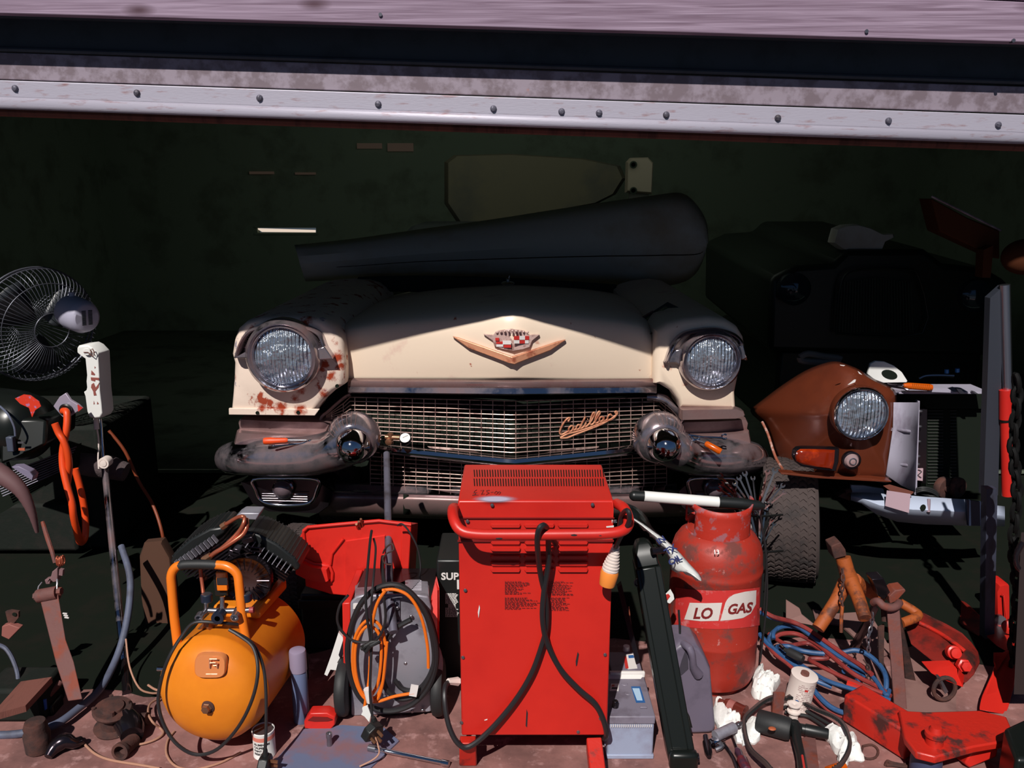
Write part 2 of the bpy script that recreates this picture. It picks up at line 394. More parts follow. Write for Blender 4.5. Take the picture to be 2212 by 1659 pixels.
# back wall with a long window slit
p0, p1 = W(555,490,8.5), W(683,503,8.5)
b = MB()
b.box(((-4.2+p0.x)/2, 8.55, 1.4), (p0.x+4.2,.1,2.8)); b.box(((4.2+p1.x)/2, 8.55, 1.4), (4.2-p1.x,.1,2.8))
b.box(((p0.x+p1.x)/2, 8.55, (2.8+p0.z)/2), (p1.x-p0.x,.1,2.8-p0.z)); b.box(((p0.x+p1.x)/2, 8.55, p1.z/2), (p1.x-p0.x,.1,p1.z))
struct(b.build('wall_back', wallm, smooth=False))
win = mat('daylit window pane', (235,215,200), .3, emit=(240,218,200), estr=.85)
b = MB(); b.prism(WW([(553,493),(681,497),(681,502),(566,501)], 8.53), (0,.02,0)); wn = struct(b.build('window_1', win, smooth=False))
b = MB()
for q in ((550,488,686,492),(550,503,686,507)):
    a, c = W(q[0],q[1],8.5), W(q[2],q[3],8.5); b.box(((a.x+c.x)/2,8.5,(a.z+c.z)/2),(c.x-a.x,.03,abs(a.z-c.z)))
b.build('window_frame', wallm, wn, smooth=False)
# dim skylight strips between the rafters
dimw = mat('dim skylight', (60,50,42), .6, emit=(62,50,42), estr=.5)
for i, q in enumerate([(760,306,816,318),(828,306,886,324),(520,369,575,375),(622,371,668,376)]):
    a, c = W(q[0],q[1],8.2), W(q[2],q[3],8.2); b = MB(); b.box(((a.x+c.x)/2,8.47,(a.z+c.z)/2),(c.x-a.x,.02,abs(a.z-c.z)))
    struct(b.build('window_%d' % (i+2), dimw, smooth=False))
# ceiling joists
for y in (3.2,4.6,6.0,7.4):
    b = MB(); b.box((0,y,2.72),(8,.07,.15)); struct(b.build('trim_%d' % int(y*2), wallm, smooth=False))
# front: wall above the opening and weathered timber fascia board
YF = 2.13
tilt = math.radians(-2.0)
def along(pl, pr, Y, top, bot, dep, name, m, parent=None, bevel=.002, ext=.45):
    "long tilted bar whose front face runs from left (0) to right (2212) edge; top/bot = py at x=0 and x=2212"
    def ep(px, py): return W(px, py, Y)
    tl, tr = ep(0,top[0]), ep(2212,top[1]); bl, br = ep(0,bot[0]), ep(2212,bot[1])
    d1 = (tr-tl).normalized()*ext; d2 = (br-bl).normalized()*ext
    b = MB(); b.prism([tl-d1, tr+d1, br+d2, bl-d2], (0,dep,0)); return b.build(name, m, parent, smooth=False, bevel=bevel)
slab('wall_front', (-6,2.16,2.0), (6,2.34,3.2), wallm)
fasc = struct(along(0,0,YF, (-95,4), (28,91), .035, 'trim_20', timber))
up = struct(along(0,0,YF+.0, (-230,-125), (-99,0), .035, 'trim_21', timber))
for px, py in ((822,32),(1871,68),(2188,88)):
    b = MB(); c = W(px,py,YF); b.cyl(c+Vector((0,.01,0)), c-Vector((0,.004,0)), .0045, n=10); b.build('nail_head', steel, fasc)
# side jambs, wide of the frame
slab('wall_jamb_left', (-6,2.16,0), (-2.6,2.34,3.0), wallm); slab('wall_jamb_right', (2.6,2.16,0), (6,2.34,3.0), wallm)
# roller shutter: curtain, galvanised slat, bottom rail with bolts
YC = 2.232
rs = thing('roller_door', 'half raised steel roller shutter with bolted pale bottom rail', 'garage door', base(W(1106,270,YC)))
cu = along(0,0,YC+.012, (-60,40), (112,186), .012, 'shutter_curtain', curtain, rs)
b = MB()
for k, (a, c) in enumerate([((34,97),(40,103)),((104,178),(109,183))]):
    tl, tr = W(-300,a[0]-8,YC), W(2512,a[1]+9,YC); b.tube([tl,tr], .006, 8)
b.build('slat_ridge', curtain, rs)
along(0,0,YC, (113,187), (171,245), .014, 'galvanised_slat', galv, rs)
along(0,0,YC-.012, (173,248), (210,287), .026, 'bottom_rail', railm, rs)
# lower angle of the rail, rounded and rusty at its edge
b = MB()
rl = []
for (pl,pr,dy) in ((211,288,-.012),(216,293,-.019),(226,302,-.022),(231,307,-.018),(233,309,-.008),(233,309,.05)):
    a, c = W(0,pl,YC+dy), W(2212,pr,YC+dy); d = (c-a).normalized()*.45; rl.append([a-d, c+d])
b.grid(rl); b.build('rail_flange', railm, rs, solid=.003)
a, c = W(0,242,YC+.06), W(2212,318,YC+.06); d = (c-a).normalized()*.45
b = MB(); b.tube([a-d,c+d], .011, 8); b.build('rail_lip', brownwood, rs)
for px, py in ((33,191),(296,201),(561,212),(817,225),(1066,235),(1213,241),(1294,244),(1439,248),(1680,255),(1919,261),(2156,270)):
    c = W(px,py,YC-.012); b = MB(); b.lathe(c, (0,-1,0), [(.0085,0),(.0085,.002),(.006,.006),(.001,.0075)], 12)
    b.box(c+Vector((0,-.0072,0)), (.012,.001,.0016), Matrix.Rotation(random.uniform(0,PI),3,'Y')); b.build('bolt', greysteel, rs)
# ------------------------------------------------------------------ the big pale saloon car
car = thing('vintage_car', 'cream vintage saloon car with chrome grille and rusty left wing, nosing into the garage opening', 'car', (0,2.9,0))
def mir(l): return [(2216-q[0],)+tuple(q[1:]) for q in l]
XM = 1108
# hood: rows across, bottom lip to the back
def hrow(ys, Yc, Ye, xs=(744,790,850,950,1040,1108,1175,1265,1350,1388,1410)):
    n = len(xs); out = []
    for i, x in enumerate(xs):
        t = abs(x-XM)/364
        out.append(W(x, ys[i], Yc + (Ye-Yc)*t**1.05))
    return out
rows = [hrow([822]*4+[822,820,822]+[824]*4, 2.77, 2.955),
        hrow([790]*11, 2.755, 2.945),
        hrow([752,751,750,748,746,745,746,748,750,751,752], 2.748, 2.94),
        hrow([722,717,712,706,700,695,700,706,712,719,740], 2.755, 2.945),
        hrow([706,698,690,680,672,668,672,680,690,700,724], 2.80, 2.985),
        hrow([694,682,670,656,647,643,647,656,670,686,704], 3.00, 3.12),
        hrow([684,668,652,636,628,624,628,636,652,672,690], 3.40, 3.45),
        hrow([676,658,641,626,620,617,620,626,641,662,680], 3.95, 3.95),
        hrow([674,654,636,622,614,611,614,622,636,658,678], 4.6, 4.6)]
b = MB(); b.grid([catmull(rw,3) for rw in map(list, zip(*[catmull(list(c),3) for c in zip(*rows)]))])
hood = b.build('hood', cream, car, solid=.004)
# hood lip chrome moulding, a shallow V
def vY(x, Yc, Ye, half=364): return Yc + (Ye-Yc)*min(1.3,abs(x-XM)/half)**1.1
b = MB()
lip = []
xs = [752,800,860,930,1010,1070,1112,1160,1230,1310,1370,1418]
for (py0, pyc, dy) in ((818,822,-.004),(824,826,-.02),(836,838,-.024),(838,840,-.030),(846,850,-.036),(848,852,-.008),(846,850,.03)):
    lip.append([W(x, pyc + (py0-pyc)*abs(x-XM)/364, vY(x,2.765,2.95)+dy) for x in xs])
b.grid(lip[:3]); b.build('lip_moulding_top', dusty, car, solid=.003)
b = MB(); b.grid(lip[2:]); b.build('lip_moulding', chrome, car, solid=.003)
# grille
def gY(x): return vY(x, 2.815, 2.965)
def gtop(x):
    if x < 755: return 862 + (755-x)*.72
    if x > 1425: return 862 + (x-1425)*.85
    return 858 + 8*(1-abs(x-XM)/350)
def gbot(x):
    return 962 + 26*(1-min(1,abs(x-XM)/350)) if 745 < x < 1440 else (962 - max(0,745-x, x-1440)*1.1)
def grille(x0, x1, nr, nc, top, bot, r=.0021, yo=0, wave=True):
    b = MB()
    for k in range(nr):
        t = k/(nr-1); p = []
        x = x0
        while x <= x1+.1:
            a, c = top(x), bot(x)
            if c-a > 2: p.append(W(x, a+(c-a)*t, gY(x)+yo))
            x += (x1-x0)/60
        b.tube(p, r, 6)
    for k in range(nc+1):
        x = x0 + (x1-x0)*k/nc; a, c = top(x), bot(x)
        if c-a < 8: continue
        y = gY(x)+yo
        p = [W(x,a,y), W(x,(a+c)/2,y-.002), W(x,c-6,y), W(x,c+2,y+.012)] ; b.tube(p, r*.75, 6)
    return b
gm = mat('brushed grille bars', (190,160,150), .35, .55, col2=(120,90,86), scale=30)
ug = grille(692, 1462, 13, 31, gtop, gbot).build('grille', gm, car)
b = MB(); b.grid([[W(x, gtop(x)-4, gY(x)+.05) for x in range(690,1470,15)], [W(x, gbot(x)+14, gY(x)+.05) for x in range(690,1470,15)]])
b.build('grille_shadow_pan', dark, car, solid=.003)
b = MB()
frm = [(692,908),(712,886),(742,862),(757,853)]
b.tube(catmull(WW([(738,972),(700,960),(692,908),(712,886),(742,860),(757,852)],2.95),4), .006, 8)
b.tube(catmull([W(1420,853,2.94),W(1440,858,2.94),W(1458,880,2.95),W(1470,905,2.96)],4), .006, 8); b.build('grille_surround', dusty, car)
# curved chrome returns at the grille's top corners
b = MB(); b.tube(catmull(WW([(1398,858,2.93),(1430,862,2.92),(1458,884,2.92),(1472,905,2.93),(1466,920,2.94)]),4), [.012]*17, 10)
b.build('grille_corner_moulding', chrome, car)
# lower grille bar (heavy chrome tube with a V)
b = MB(); xs = [820,850,900,960,1030,1085,1112,1140,1200,1270,1340,1400]
def lb(x): return 996 - 30*(abs(x-XM)/300)**1.05
secs = []
for (dz, dy) in ((-15,.03),(-9,.0),(-3,-.026),(5,-.032),(12,-.022),(13,.01)):
    secs.append([W(x, lb(x)+dz, vY(x,2.78,2.95)+dy) for x in xs])
b.grid(secs); b.build('lower_grille_bar', chromeclean, car, solid=.003)
# lower mesh
def t2(x): return 1000 - 25*min(1,abs(x-XM)/330) 
def b2(x): return 1064 - 14*abs(x-XM)/350
grille(800, 1440, 9, 26, t2, b2, yo=.03).build('lower_grille', gm, car)
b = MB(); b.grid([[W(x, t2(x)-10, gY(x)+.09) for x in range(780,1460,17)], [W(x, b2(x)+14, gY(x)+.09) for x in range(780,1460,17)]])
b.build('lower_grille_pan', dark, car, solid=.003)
# bottom bumper bar
b = MB(); xs = [690,720,770,840,920,1000,1108,1200,1300,1390,1450,1500]
def bb(x): return 10*(1-abs(x-XM)/420)
secs = []
for (py, dy) in ((1040,.06),(1048,.03),(1057,.012),(1060,-.006),(1066,.0),(1075,-.004),(1092,.0),(1105,.03),(1112,.07)):
    secs.append([W(x, py+bb(x)*1.2, vY(x,2.84,2.96,400)+dy) for x in xs])
b.grid(secs[:5]); b.build('bumper_top_edge', chrome, car, solid=.003)
b = MB(); b.grid(secs[4:]); b.build('bumper_bar', dusty, car, solid=.003)
b = MB(); 
for x in (878,):
    b.grid([[W(x-7,1068,2.90),W(x+7,1068,2.90)],[W(x-7,1112,2.905),W(x+7,1112,2.905)]])
b.build('bumper_joint', dark, car, solid=.002)
# -------------------------------- wings (front fenders)
def fender(out, name, m, Y0=2.87, c=None):
    pts = catmull(WW(out, Y0), 3, True)
    c = sum(pts, Vector())/len(pts)
    b = MB()
    b.loft([[c + (q-c)*k + Vector((0,dy,0)) for q in pts] for dy,k in ((0,.93),(.004,.965),(.02,.99),(.06,1.0))] +
           [[c + (q-c)*1.0 + Vector((0,.35,.005)) for q in pts], [c + (q-c)*1.0 + Vector((0,1.3,.03)) for q in pts]], True, True)
    return b.build(name, m, car, ang=50)
def poly(out, m, name, Y0, d=.05):
    pts = WW(out, Y0); b = MB(); b.prism(pts, (0,d,0)); return b.build(name, m, car, bevel=.008, segs=3)
lf_out = [(498,766),(503,735),(512,710),(528,696),(560,688),(620,684),(670,685),(700,692),(722,708),(738,730),(743,760),(745,800),(744,832),(722,846),(700,866),(684,884),(677,896),(640,897),(560,896),(496,894),(499,860),(502,820),(503,785)]
def fender_sharp(out, name, m, Y0, back=1.3, edge=.012):
    pts = WW(out, Y0); c = sum(pts, Vector())/len(pts)
    b = MB(); rings = []
    for dy, ins in ((0,.022),(.006,.010),(.02,.002),(.05,0),(.3,0),(back,-.0)):
        rg = []
        for q in pts:
            d = (c-q); rg.append(q + d.normalized()*ins + Vector((0,dy,0)))
        rings.append(rg)
    b.loft(rings, True, True); return b.build(name, m, car, ang=40)
lf = fender_sharp(lf_out, 'front_wing', creamrust, 2.86); lf['label'] = 'rust streaked cream wing'
rf_out = [(1412,792),(1412,745),(1418,715),(1440,700),(1475,690),(1530,684),(1570,690),(1595,706),(1608,728),(1614,765),(1600,800),(1590,850),(1592,890),(1586,886),(1470,884),(1466,868),(1448,846),(1425,832),(1412,830)]
rf = fender_sharp(rf_out, 'front_wing', cream, 2.87)
# flange of left wing with bolt holes
b = MB(); b.prism(WW([(494,882),(690,884),(680,898),(494,896)],2.852), (0,.01,0)); b.build('wing_flange', creamrust, lf, bevel=.002)
for px,py in ((556,892),(644,891),(728,834)):
    c = W(px,py,2.85); b = MB(); b.lathe(c,(0,-1,0),[(.0065,-.004),(.0065,.0015),(.005,.0015),(.004,.0)],12); b.build('bolt_hole', dark, lf)
# chrome sill strip below right wing
b = MB(); b.pillow(WW([(1470,884),(1590,882),(1606,888),(1609,896),(1590,903),(1470,906)],2.845), [((0,.04,0),1),((0,.0,0),1),((0,-.01,0),.96)]); b.build('wing_sill', dusty, car)
# -------------------------------- headlights
def headlight(cx, cy, Y, R, flip, rim=chrome, hood_m=chrome, brow=None, parent=car, tiltv=(0,-1,-.02)):
    s = sc(Y, W(cx,cy,Y).z); c = W(cx,cy,Y); ax = Vector(tiltv)
    r = R*s
    b = MB(); b.lathe(c+Vector((0,.02,0)), ax, [(r*1.30,-.02),(r*1.33,.01),(r*1.28,.04),(r*1.17,.052),(r*1.12,.045),(r*1.09,.04),(r*1.04,.045),(r*1.0,.04),(r*.98,.02)], 48)
    hl = b.build('headlight', rim, parent)
    b = MB(); b.lathe(c+Vector((0,.02,0)), ax, [(r*.99,.025),(r*.85,-.01),(r*.5,-.05),(.001,-.07)], 40); b.build('reflector', reflector, hl)
    b = MB(); b.lathe(c+Vector((0,.02,0)), ax, [(.001,.052),(r*.4,.050),(r*.75,.043),(r*.985,.030)], 40); b.build('lens', lensglass, hl)
    b = MB(); b.lathe(c+Vector((0,.02,0)), ax, [(.02,-.05),(.02,-.02),(.012,-.005),(.001,0)], 16); b.build('bulb', chromeclean, hl)
    return hl
headlight(613,768,2.83,62,0)
headlight(1534,777,2.85,52,0)
def brow(outer, center, Y, name, R, ribs=None, rimm=chrome, depth=.06, recm=darkchrome):
    pts = catmull(WW(outer, Y), 4)
    c = W(center[0],center[1],Y)
    # protruding rolled rim
    b = MB(); n = len(pts)
    rings = []
    for k,(off,ins) in enumerate(((.055,.0),(.0,.0),(-.012,.003),(-.016,.008),(-.010,.013),(.02,.016))):
        rings.append([q + (c-q).normalized()*ins + Vector((0,off,0)) for q in pts])
    b.grid(rings); h = b.build(name, rimm, car, solid=.002)
    b = MB(); rings = []
    for (off,k) in ((.02,.93),(.03,.8),(.035,.5)):
        rings.append([c + (q-c)*k + Vector((0,off,0)) for q in pts])
    b.grid(rings); b.build('brow_recess', recm, h, solid=.002)
    if ribs:
        b = MB()
        for (x0,y0,x1,y1) in ribs: b.tube([W(x0,y0,Y+.02),W(x1,y1,Y+.014)], .0016, 6)
        b.build('brow_ribs', rimm, h)
    return h
brow([(506,772),(514,745),(530,718),(552,706),(595,698),(640,700),(672,708),(694,722),(704,745),(716,774)], (612,772), 2.835, 'headlight_brow', 70,
     [(520+i*1.5,742-i*4.2,548+i,744-i*4) for i in range(7)] + [(672+i*1.5,738+i*3.6,694+i*1.8,738+i*3.6) for i in range(8)])
b = MB(); 
b.prism(WW([(505,774),(545,752),(548,766),(538,774)],2.812), (0,.05,0)); b.build('brow_wing', chrome, car, bevel=.004); b = MB(); b.prism(WW([(678,756),(700,748),(719,776),(690,778),(684,790)],2.812), (0,.05,0)); b.build('brow_wing', chrome, car, bevel=.004)
brow([(1436,782),(1448,748),(1470,722),(1500,712),(1545,708),(1580,716),(1600,730),(1610,750),(1614,776)], (1532,778), 2.85, 'headlight_brow', 60)
b = MB(); b.prism(WW([(1434,784),(1460,756),(1478,752),(1482,800),(1470,790),(1460,784)],2.845), (0,.03,0)); b.build('brow_wing', chrome, car, bevel=.004); b = MB(); b.prism(WW([(1586,752),(1606,744),(1614,774),(1600,780),(1592,780)],2.83), (0,.05,0)); b.build('brow_wing', chrome, car, bevel=.004)
# -------------------------------- bumper ends, sweeping into the bullets
def swept(path, rx, ry, name, m, n=20, parent=car):
    "ellipse section swept along path: rx across the path in plan, ry vertical"
    p = catmull([Vector(q) for q in path], 4); rxs = [q.x for q in catmull([Vector((q,0,0)) for q in rx],4)]; rys = [q.x for q in catmull([Vector((q,0,0)) for q in ry],4)]
    rings = []
    for i, q in enumerate(p):
        t = (p[min(i+1,len(p)-1)] - p[max(i-1,0)]); t.z *= .3; t.normalize(); x = Vector((t.y,-t.x,0)).normalized(); z = Vector((0,0,1))
        rings.append([q + x*math.cos(2*PI*k/n)*rxs[i] + z*math.sin(2*PI*k/n)*rys[i] for k in range(n)])
    b = MB(); b.loft(rings); return b.build(name, m, parent, ang=60)
def fR(x):
    d = XM - x; return XM + (d*.94 if d < 340 else 320 + (d-340)*.741)
def bumper_end(S, lab):
    f = (lambda l: l) if S < 0 else (lambda l: [(fR(q[0]),)+tuple(q[1:]) for q in l])
    X = swept([W(*q) for q in f([(478,990,3.10),(484,990,3.03),(505,988,2.94),(560,987,2.87),(640,986,2.83),(700,978,2.80),(745,960,2.77),(775,945,2.78),(800,940,2.86)])],
        [.012,.035,.06,.075,.08,.085,.09,.08,.04], [.02,.045,.062,.068,.070,.075,.085,.08,.05], 'bumper_end', chrome)
    # stepped ledge on top
    b = MB(); b.pillow(WW(f([(514,912),(520,904),(600,908),(705,910),(716,916),(706,938),(600,936),(518,932)]),2.93), [((0,.12,0),1),((0,.01,0),1),((0,-.012,0),.96)]); b.build('bumper_ledge', dusty, car)
    b = MB(); b.pillow(WW(f([(512,930),(600,936),(708,938),(716,975),(600,980),(500,978)]),2.90), [((0,.1,0),1),((0,.0,0),1),((0,-.02,0),.94)]); b.build('bumper_shelf', dusty, car)
    return X
bumper_end(-1,''); bumper_end(1,'')
for cx, nx, ax in ((766,772,(.12,-1,-.10)),(1418,1438,(.10,-1,-.08))):
    c = W(cx,938,2.80)
    b = MB(); prof = [(.045,-.05),(.083,-.01),(.093,.02),(.091,.045),(.083,.068),(.068,.088),(.058,.093)]
    b.lathe(c, ax, prof, 56); bl = b.build('bumper_bullet', chrome, car)
    # radial flutes on the outer ring
    b = MB(); x,y,d = frame(ax)
    for k in range(34):
        an = 2*PI*k/34 + .05
        if (cx < 1000 and math.cos(an) < -.3) or (cx > 1000 and math.cos(an) > .3): continue
        u = x*math.cos(an)+y*math.sin(an); b.tube([c+u*.0925+d*.02, c+u*.0905+d*.047, c+u*.0825+d*.070, c+u*.069+d*.089], .0011, 5)
    b.build('flutes', dusty, bl)
    b = MB(); b.lathe(c, ax, [(.058,.07),(.06,.095),(.056,.115),(.047,.14),(.033,.158),(.016,.168),(.001,.171)], 48); b.build('bullet_nose', chromeclean, bl)
# -------------------------------- lamps under the bumper
for S in (-1,1):
    f = (lambda l: l) if S < 0 else (lambda l: [(fR(q[0]),)+tuple(q[1:]) for q in l])
    b = MB(); b.pillow(WW(f([(520,1042),(545,1035),(690,1038),(720,1060),(712,1092),(690,1108),(580,1104),(545,1086)]),2.93), [((0,.16,0),.95),((0,.0,0),1),((0,-.008,0),.97)]); b.build('lamp_pod', darkchrome, car)
    ring = catmull(WW(f([(548,1036),(610,1033),(684,1036),(683,1062),(672,1084),(640,1091),(590,1090),(562,1080),(552,1060)]),2.90),4,True)
    b = MB(); b.tube(ring, .0075, 10, True); lp = b.build('parking_lamp', chromeclean, car)
    b = MB(); b.prism([q+Vector((0,.012,0)) for q in ring], (0,.005,0)); b.build('lamp_panel', darkchrome, lp)
    b = MB()
    for k in range(4): b.tube([W(*q) for q in f([(566,1066+k*5,2.898),(664,1068+k*5,2.898)])], .0016, 6)
    b.build('lamp_ribs', chrome, lp)
    c = W(*f([(612,1056,2.895)])[0]); b = MB(); b.lathe(c,(0,-1,0),[(.039,-.01),(.039,.006),(.034,.010),(.032,.006)],32); b.build('lamp_ring', chrome, lp)
    b = MB(); b.lathe(c,(0,-1,0),[(.033,.004),(.025,.018),(.012,.026),(.001,.028)],28); b.build('lamp_lens', mat('smoky lens', (96,82,88), .12, coat=.4), lp)
# -------------------------------- crest, V and script
YH = 2.79
def hp(px,py,o=.0): return W(px, py, 2.750+.192*(abs(px-XM)/364)**1.05 -.004-o)
b = MB()
for L_ in ([(977,727),(990,730),(1106,771),(1112,788),(1100,784),(1012,753)], [(1223,734),(1205,738),(1106,771),(1112,788),(1120,784),(1190,757)]):
    b.prism([hp(x,y,.014) for x,y in L_], (0,.014,0))
b.build('v_emblem', gold, car, bevel=.003, segs=2)
b = MB(); b.prism([hp(x,y,.012) for x,y in [(1044,722),(1066,724),(1070,718),(1078,714),(1106,711),(1132,715),(1142,724),(1166,723),(1150,736),(1145,750),(1130,755),(1108,758),(1084,754),(1068,748),(1064,736)]], (0,.012,0))
cm_ = mat('crest metal', (206,176,168), .4, .25, col2=(150,112,104), scale=60)
cr = b.build('crest', cm_, car, bevel=.002)
b = MB()
for k in range(9):
    x = 1074 + k*8.2; b.ball(hp(x, 719-4*math.cos((k-4)/4*1.3), .014), .0045, n=10)
b.build('coronet', cm_, cr)
b = MB()
b.mi = 0
def cell(x0,y0,x1,y1): b.prism([hp(x,y,.0145) for x,y in ((x0,y0),(x1,y0),(x1,y1),(x0,y1))], (0,.003,0))
for c_ in ((1110,726,1122,734),(1134,726,1143,734),(1122,735,1134,742),(1072,738,1086,743),(1088,745,1104,751),(1070,730,1078,736)): cell(*c_)
b.build('red_enamel_cells', redenamel, cr, smooth=False)
b = MB()
for c_ in ((1122,726,1134,734),(1110,735,1122,742),(1134,735,1142,742),(1086,736,1104,744),(1072,744,1087,749)): cell(*c_)
b.build('white_enamel_cells', labelw, cr, smooth=False)
# cursive script, traced as strokes over the grille
def z4(l): return [(1080+x/2.963, 560+y/2.963) for x,y in l]
strokes = [
 [(436,1038),(448,1018),(436,1016),(412,1040),(390,1080),(382,1108),(392,1122),(412,1114),(440,1098)],
 [(470,1070),(456,1066),(440,1084),(444,1102),(460,1096),(474,1068),(468,1088),(478,1092),(492,1080)],
 [(512,1062),(500,1060),(488,1076),(492,1090),(508,1082),(524,1050),(548,1006),(524,1052),(514,1080),(526,1080),(540,1066)],
 [(552,1044),(542,1066),(550,1072),(566,1058)], [(560,1026),(563,1024)],
 [(566,1058),(584,1034),(606,990),(600,980),(588,1000),(576,1040),(582,1060),(598,1050)],
 [(598,1050),(618,1022),(640,984),(634,974),(620,994),(608,1032),(614,1050),(632,1040)],
 [(660,1012),(648,1008),(636,1022),(640,1038),(654,1034),(668,1008),(662,1028),(672,1034),(690,1022)],
 [(716,1002),(706,992),(692,1004),(688,1024),(700,1030),(724,1018),(744,996),(736,978),(746,974),(750,990),(720,1016),(690,1034)],
 [(386,1142),(430,1118),(480,1106),(560,1082),(640,1052),(690,1034),(640,1060),(560,1092),(480,1122),(430,1142),(386,1144)]]
b = MB()
for s_ in strokes:
    p = [W(x, y, gY(x)-.010) for x,y in z4(s_)]; b.tube(p, .0034, 7, smooth=3)
b.build('script_badge', gold, car)
# body behind: dark cabin, windscreen and front wheel in the shade
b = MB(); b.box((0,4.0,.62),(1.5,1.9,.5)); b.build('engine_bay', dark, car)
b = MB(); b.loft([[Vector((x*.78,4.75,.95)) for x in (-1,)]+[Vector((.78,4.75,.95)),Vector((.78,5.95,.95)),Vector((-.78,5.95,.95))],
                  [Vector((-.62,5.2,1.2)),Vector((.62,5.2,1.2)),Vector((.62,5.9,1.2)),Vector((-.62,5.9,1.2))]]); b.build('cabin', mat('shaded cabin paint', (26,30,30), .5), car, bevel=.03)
# ornament at the back of the bonnet
c = W(1097,612,3.9); b = MB(); b.ball(c, .02, 1.6, 1, .5); b.ball(c+Vector((0,0,.015)), .010); b.cyl(c, c+Vector((.008,0,.035)), .004); b.build('bonnet_ornament', chromeclean, car)
def wheel(c, r, wd, ax, name, parent, lugs=True, m=tyre_m, ncol=6):
    ax = Vector(ax).normalized(); x,y,d = frame(ax); b = MB()
    prof = [(r*.56,-wd*.36),(r*.62,-wd*.42),(r*.8,-wd*.5),(r*.93,-wd*.48),(r*.985,-wd*.38),(r,-wd*.15),(r,wd*.15),(r*.985,wd*.38),(r*.93,wd*.48),(r*.8,wd*.5),(r*.62,wd*.42),(r*.56,wd*.36)]
    b.lathe(c, ax, prof, 64)
    t = b.build(name, m, parent)
    if lugs:
        b = MB(); nn = 56
        for k in range(nn):
            for j in range(ncol):
                an = 2*PI*(k + (.5 if j % 2 else 0))/nn; o = (j-(ncol-1)/2)/(ncol)*wd*.86
                rr = r*(1.0 if abs(o) < wd*.3 else .99)
                def q(da, do): return c + (x*math.cos(an+da)+y*math.sin(an+da))*(rr+.003) + d*(o+do)
                s_ = wd/ncol*.36; a_ = PI/nn
                pts = [q(-a_*.7,-s_), q(a_*.1,0), q(-a_*.7,s_), q(a_*.25,s_*1.15), q(a_*.95,0), q(a_*.25,-s_*1.15)]
                cc = (x*math.cos(an)+y*math.sin(an))*-.008
                b.prism(pts, cc)
        b.build('tread', m, t, smooth=False)
    b = MB(); b.lathe(c, ax, [(r*.57,-wd*.3),(r*.5,-wd*.1),(r*.2,-wd*.05),(.001,-wd*.1)], 32); b.build('wheel_disc', darkchrome, t)
    return t
wheel(Vector((-.70,3.45,.36)), .36, .2, (1,.0,0), 'front_wheel', car)
wheel(Vector((.70,3.45,.36)), .36, .2, (1,.0,0), 'front_wheel', car)
# ------------------------------------------------------------------ foreground, left and middle
def zf(ox, oy, k):
    def f(l, Y=None):
        out = []
        for q in l:
            p = (ox+q[0]/k, oy+q[1]/k)
            out.append(W(p[0], p[1], q[2] if len(q) > 2 else Y))
        return out
    return f
Z1 = zf(0,540,2.962); Z2 = zf(0,1060,2.769); Z3 = zf(440,560,2.963); Z4 = zf(1080,560,2.963); Z5 = zf(1580,740,3.5)
Z6 = zf(330,1080,2.866); Z7 = zf(940,1000,2.518); Z8 = zf(1560,1100,2.968)
def cable(name, pts, r, m, label=None, cat=None, parent=None, n=8, k=5, group=None):
    b = MB(); b.tube(pts, r, n, smooth=k); o = b.build(name, m, parent)
    if label: tag(o, label, cat, group)
    return o
def lathe_px(a, b, prof, n=28):
    "profile (fraction along a->b, radius m)"
    a, b_ = Vector(a), Vector(b); L_ = (b_-a).length; q = MB(); q.lathe(a, b_-a, [(r, t*L_) for t, r in prof], n); return q

# ================= big red machine
YW = 1.80
x0, x1 = W(994,1400,YW).x, W(1317,1400,YW).x; zt, zb = .7085, .098; yb = 2.06
wm = thing('welding_machine', 'tall red steel welding machine with handlebar and hanging black cable', 'welding machine', ((x0+x1)/2, 1.93, 0))
b = MB(); b.prism([(x0,YW,zb),(x1,YW,zb),(x1,YW,zt-.02),(x1,YW+.006,zt),(x0,YW+.006,zt),(x0,YW,zt-.02)], (0,yb-YW,0)); b.build('cabinet', redpaint, wm, bevel=.004)
b = MB(); b.box(((x0+x1)/2,YW-.001,.612), (x1-x0+.004,.004,.004)); b.box(((x0+x1)/2,YW-.0005,.668),(x1-x0+.004,.003,.002)); b.build('panel_seam', mat('deep red', (120,20,18), .5), wm)
b = MB()
for r_, (ya, yc) in enumerate(((1015,1030),(1034,1050))):
    for k in range(50):
        xa = 1023 + k*5.68
        p = [G(xa,ya,zt+.0004), G(xa+2.2,ya,zt+.0004), G(xa+3.4,yc,zt+.0004), G(xa+1.2,yc,zt+.0004)]
        b.prism(p, (0,0,.0005))
b.build('vent_slots', dark, wm, smooth=False)
b = MB()
for cx in (1092, 1165, 1238):
    for cy in (1135,1171,1186,1203,1217,1231):
        c = W(cx,cy,YW); b.pillow([c+Vector((x,0,z)) for x,z in ((-.034,-.004),(.034,-.004),(.036,0),(.034,.004),(-.034,.004),(-.036,0))], [((0,.002,0),1),((0,-.0045,0),.92)])
b.build('louvres', redpaint, wm)
b = MB()
rnd = random.Random(4)
for bx, by, bw, rows_ in ((1090,1256,52,13),(1090,1291,70,12),(1183,1256,56,14),(1183,1291,50,13)):
    for k in range(rows_):
        y = by + k*2.25; xx = bx; e_ = bx + bw*rnd.uniform(.45,1)
        while xx < e_:
            wd = rnd.uniform(3,9); c = W(xx+wd/2,y,YW-.0004); b.box(c,(wd*.00098,.0004,.0007)); xx += wd+1.2
b.build('printed_instructions', ink, wm, smooth=False)
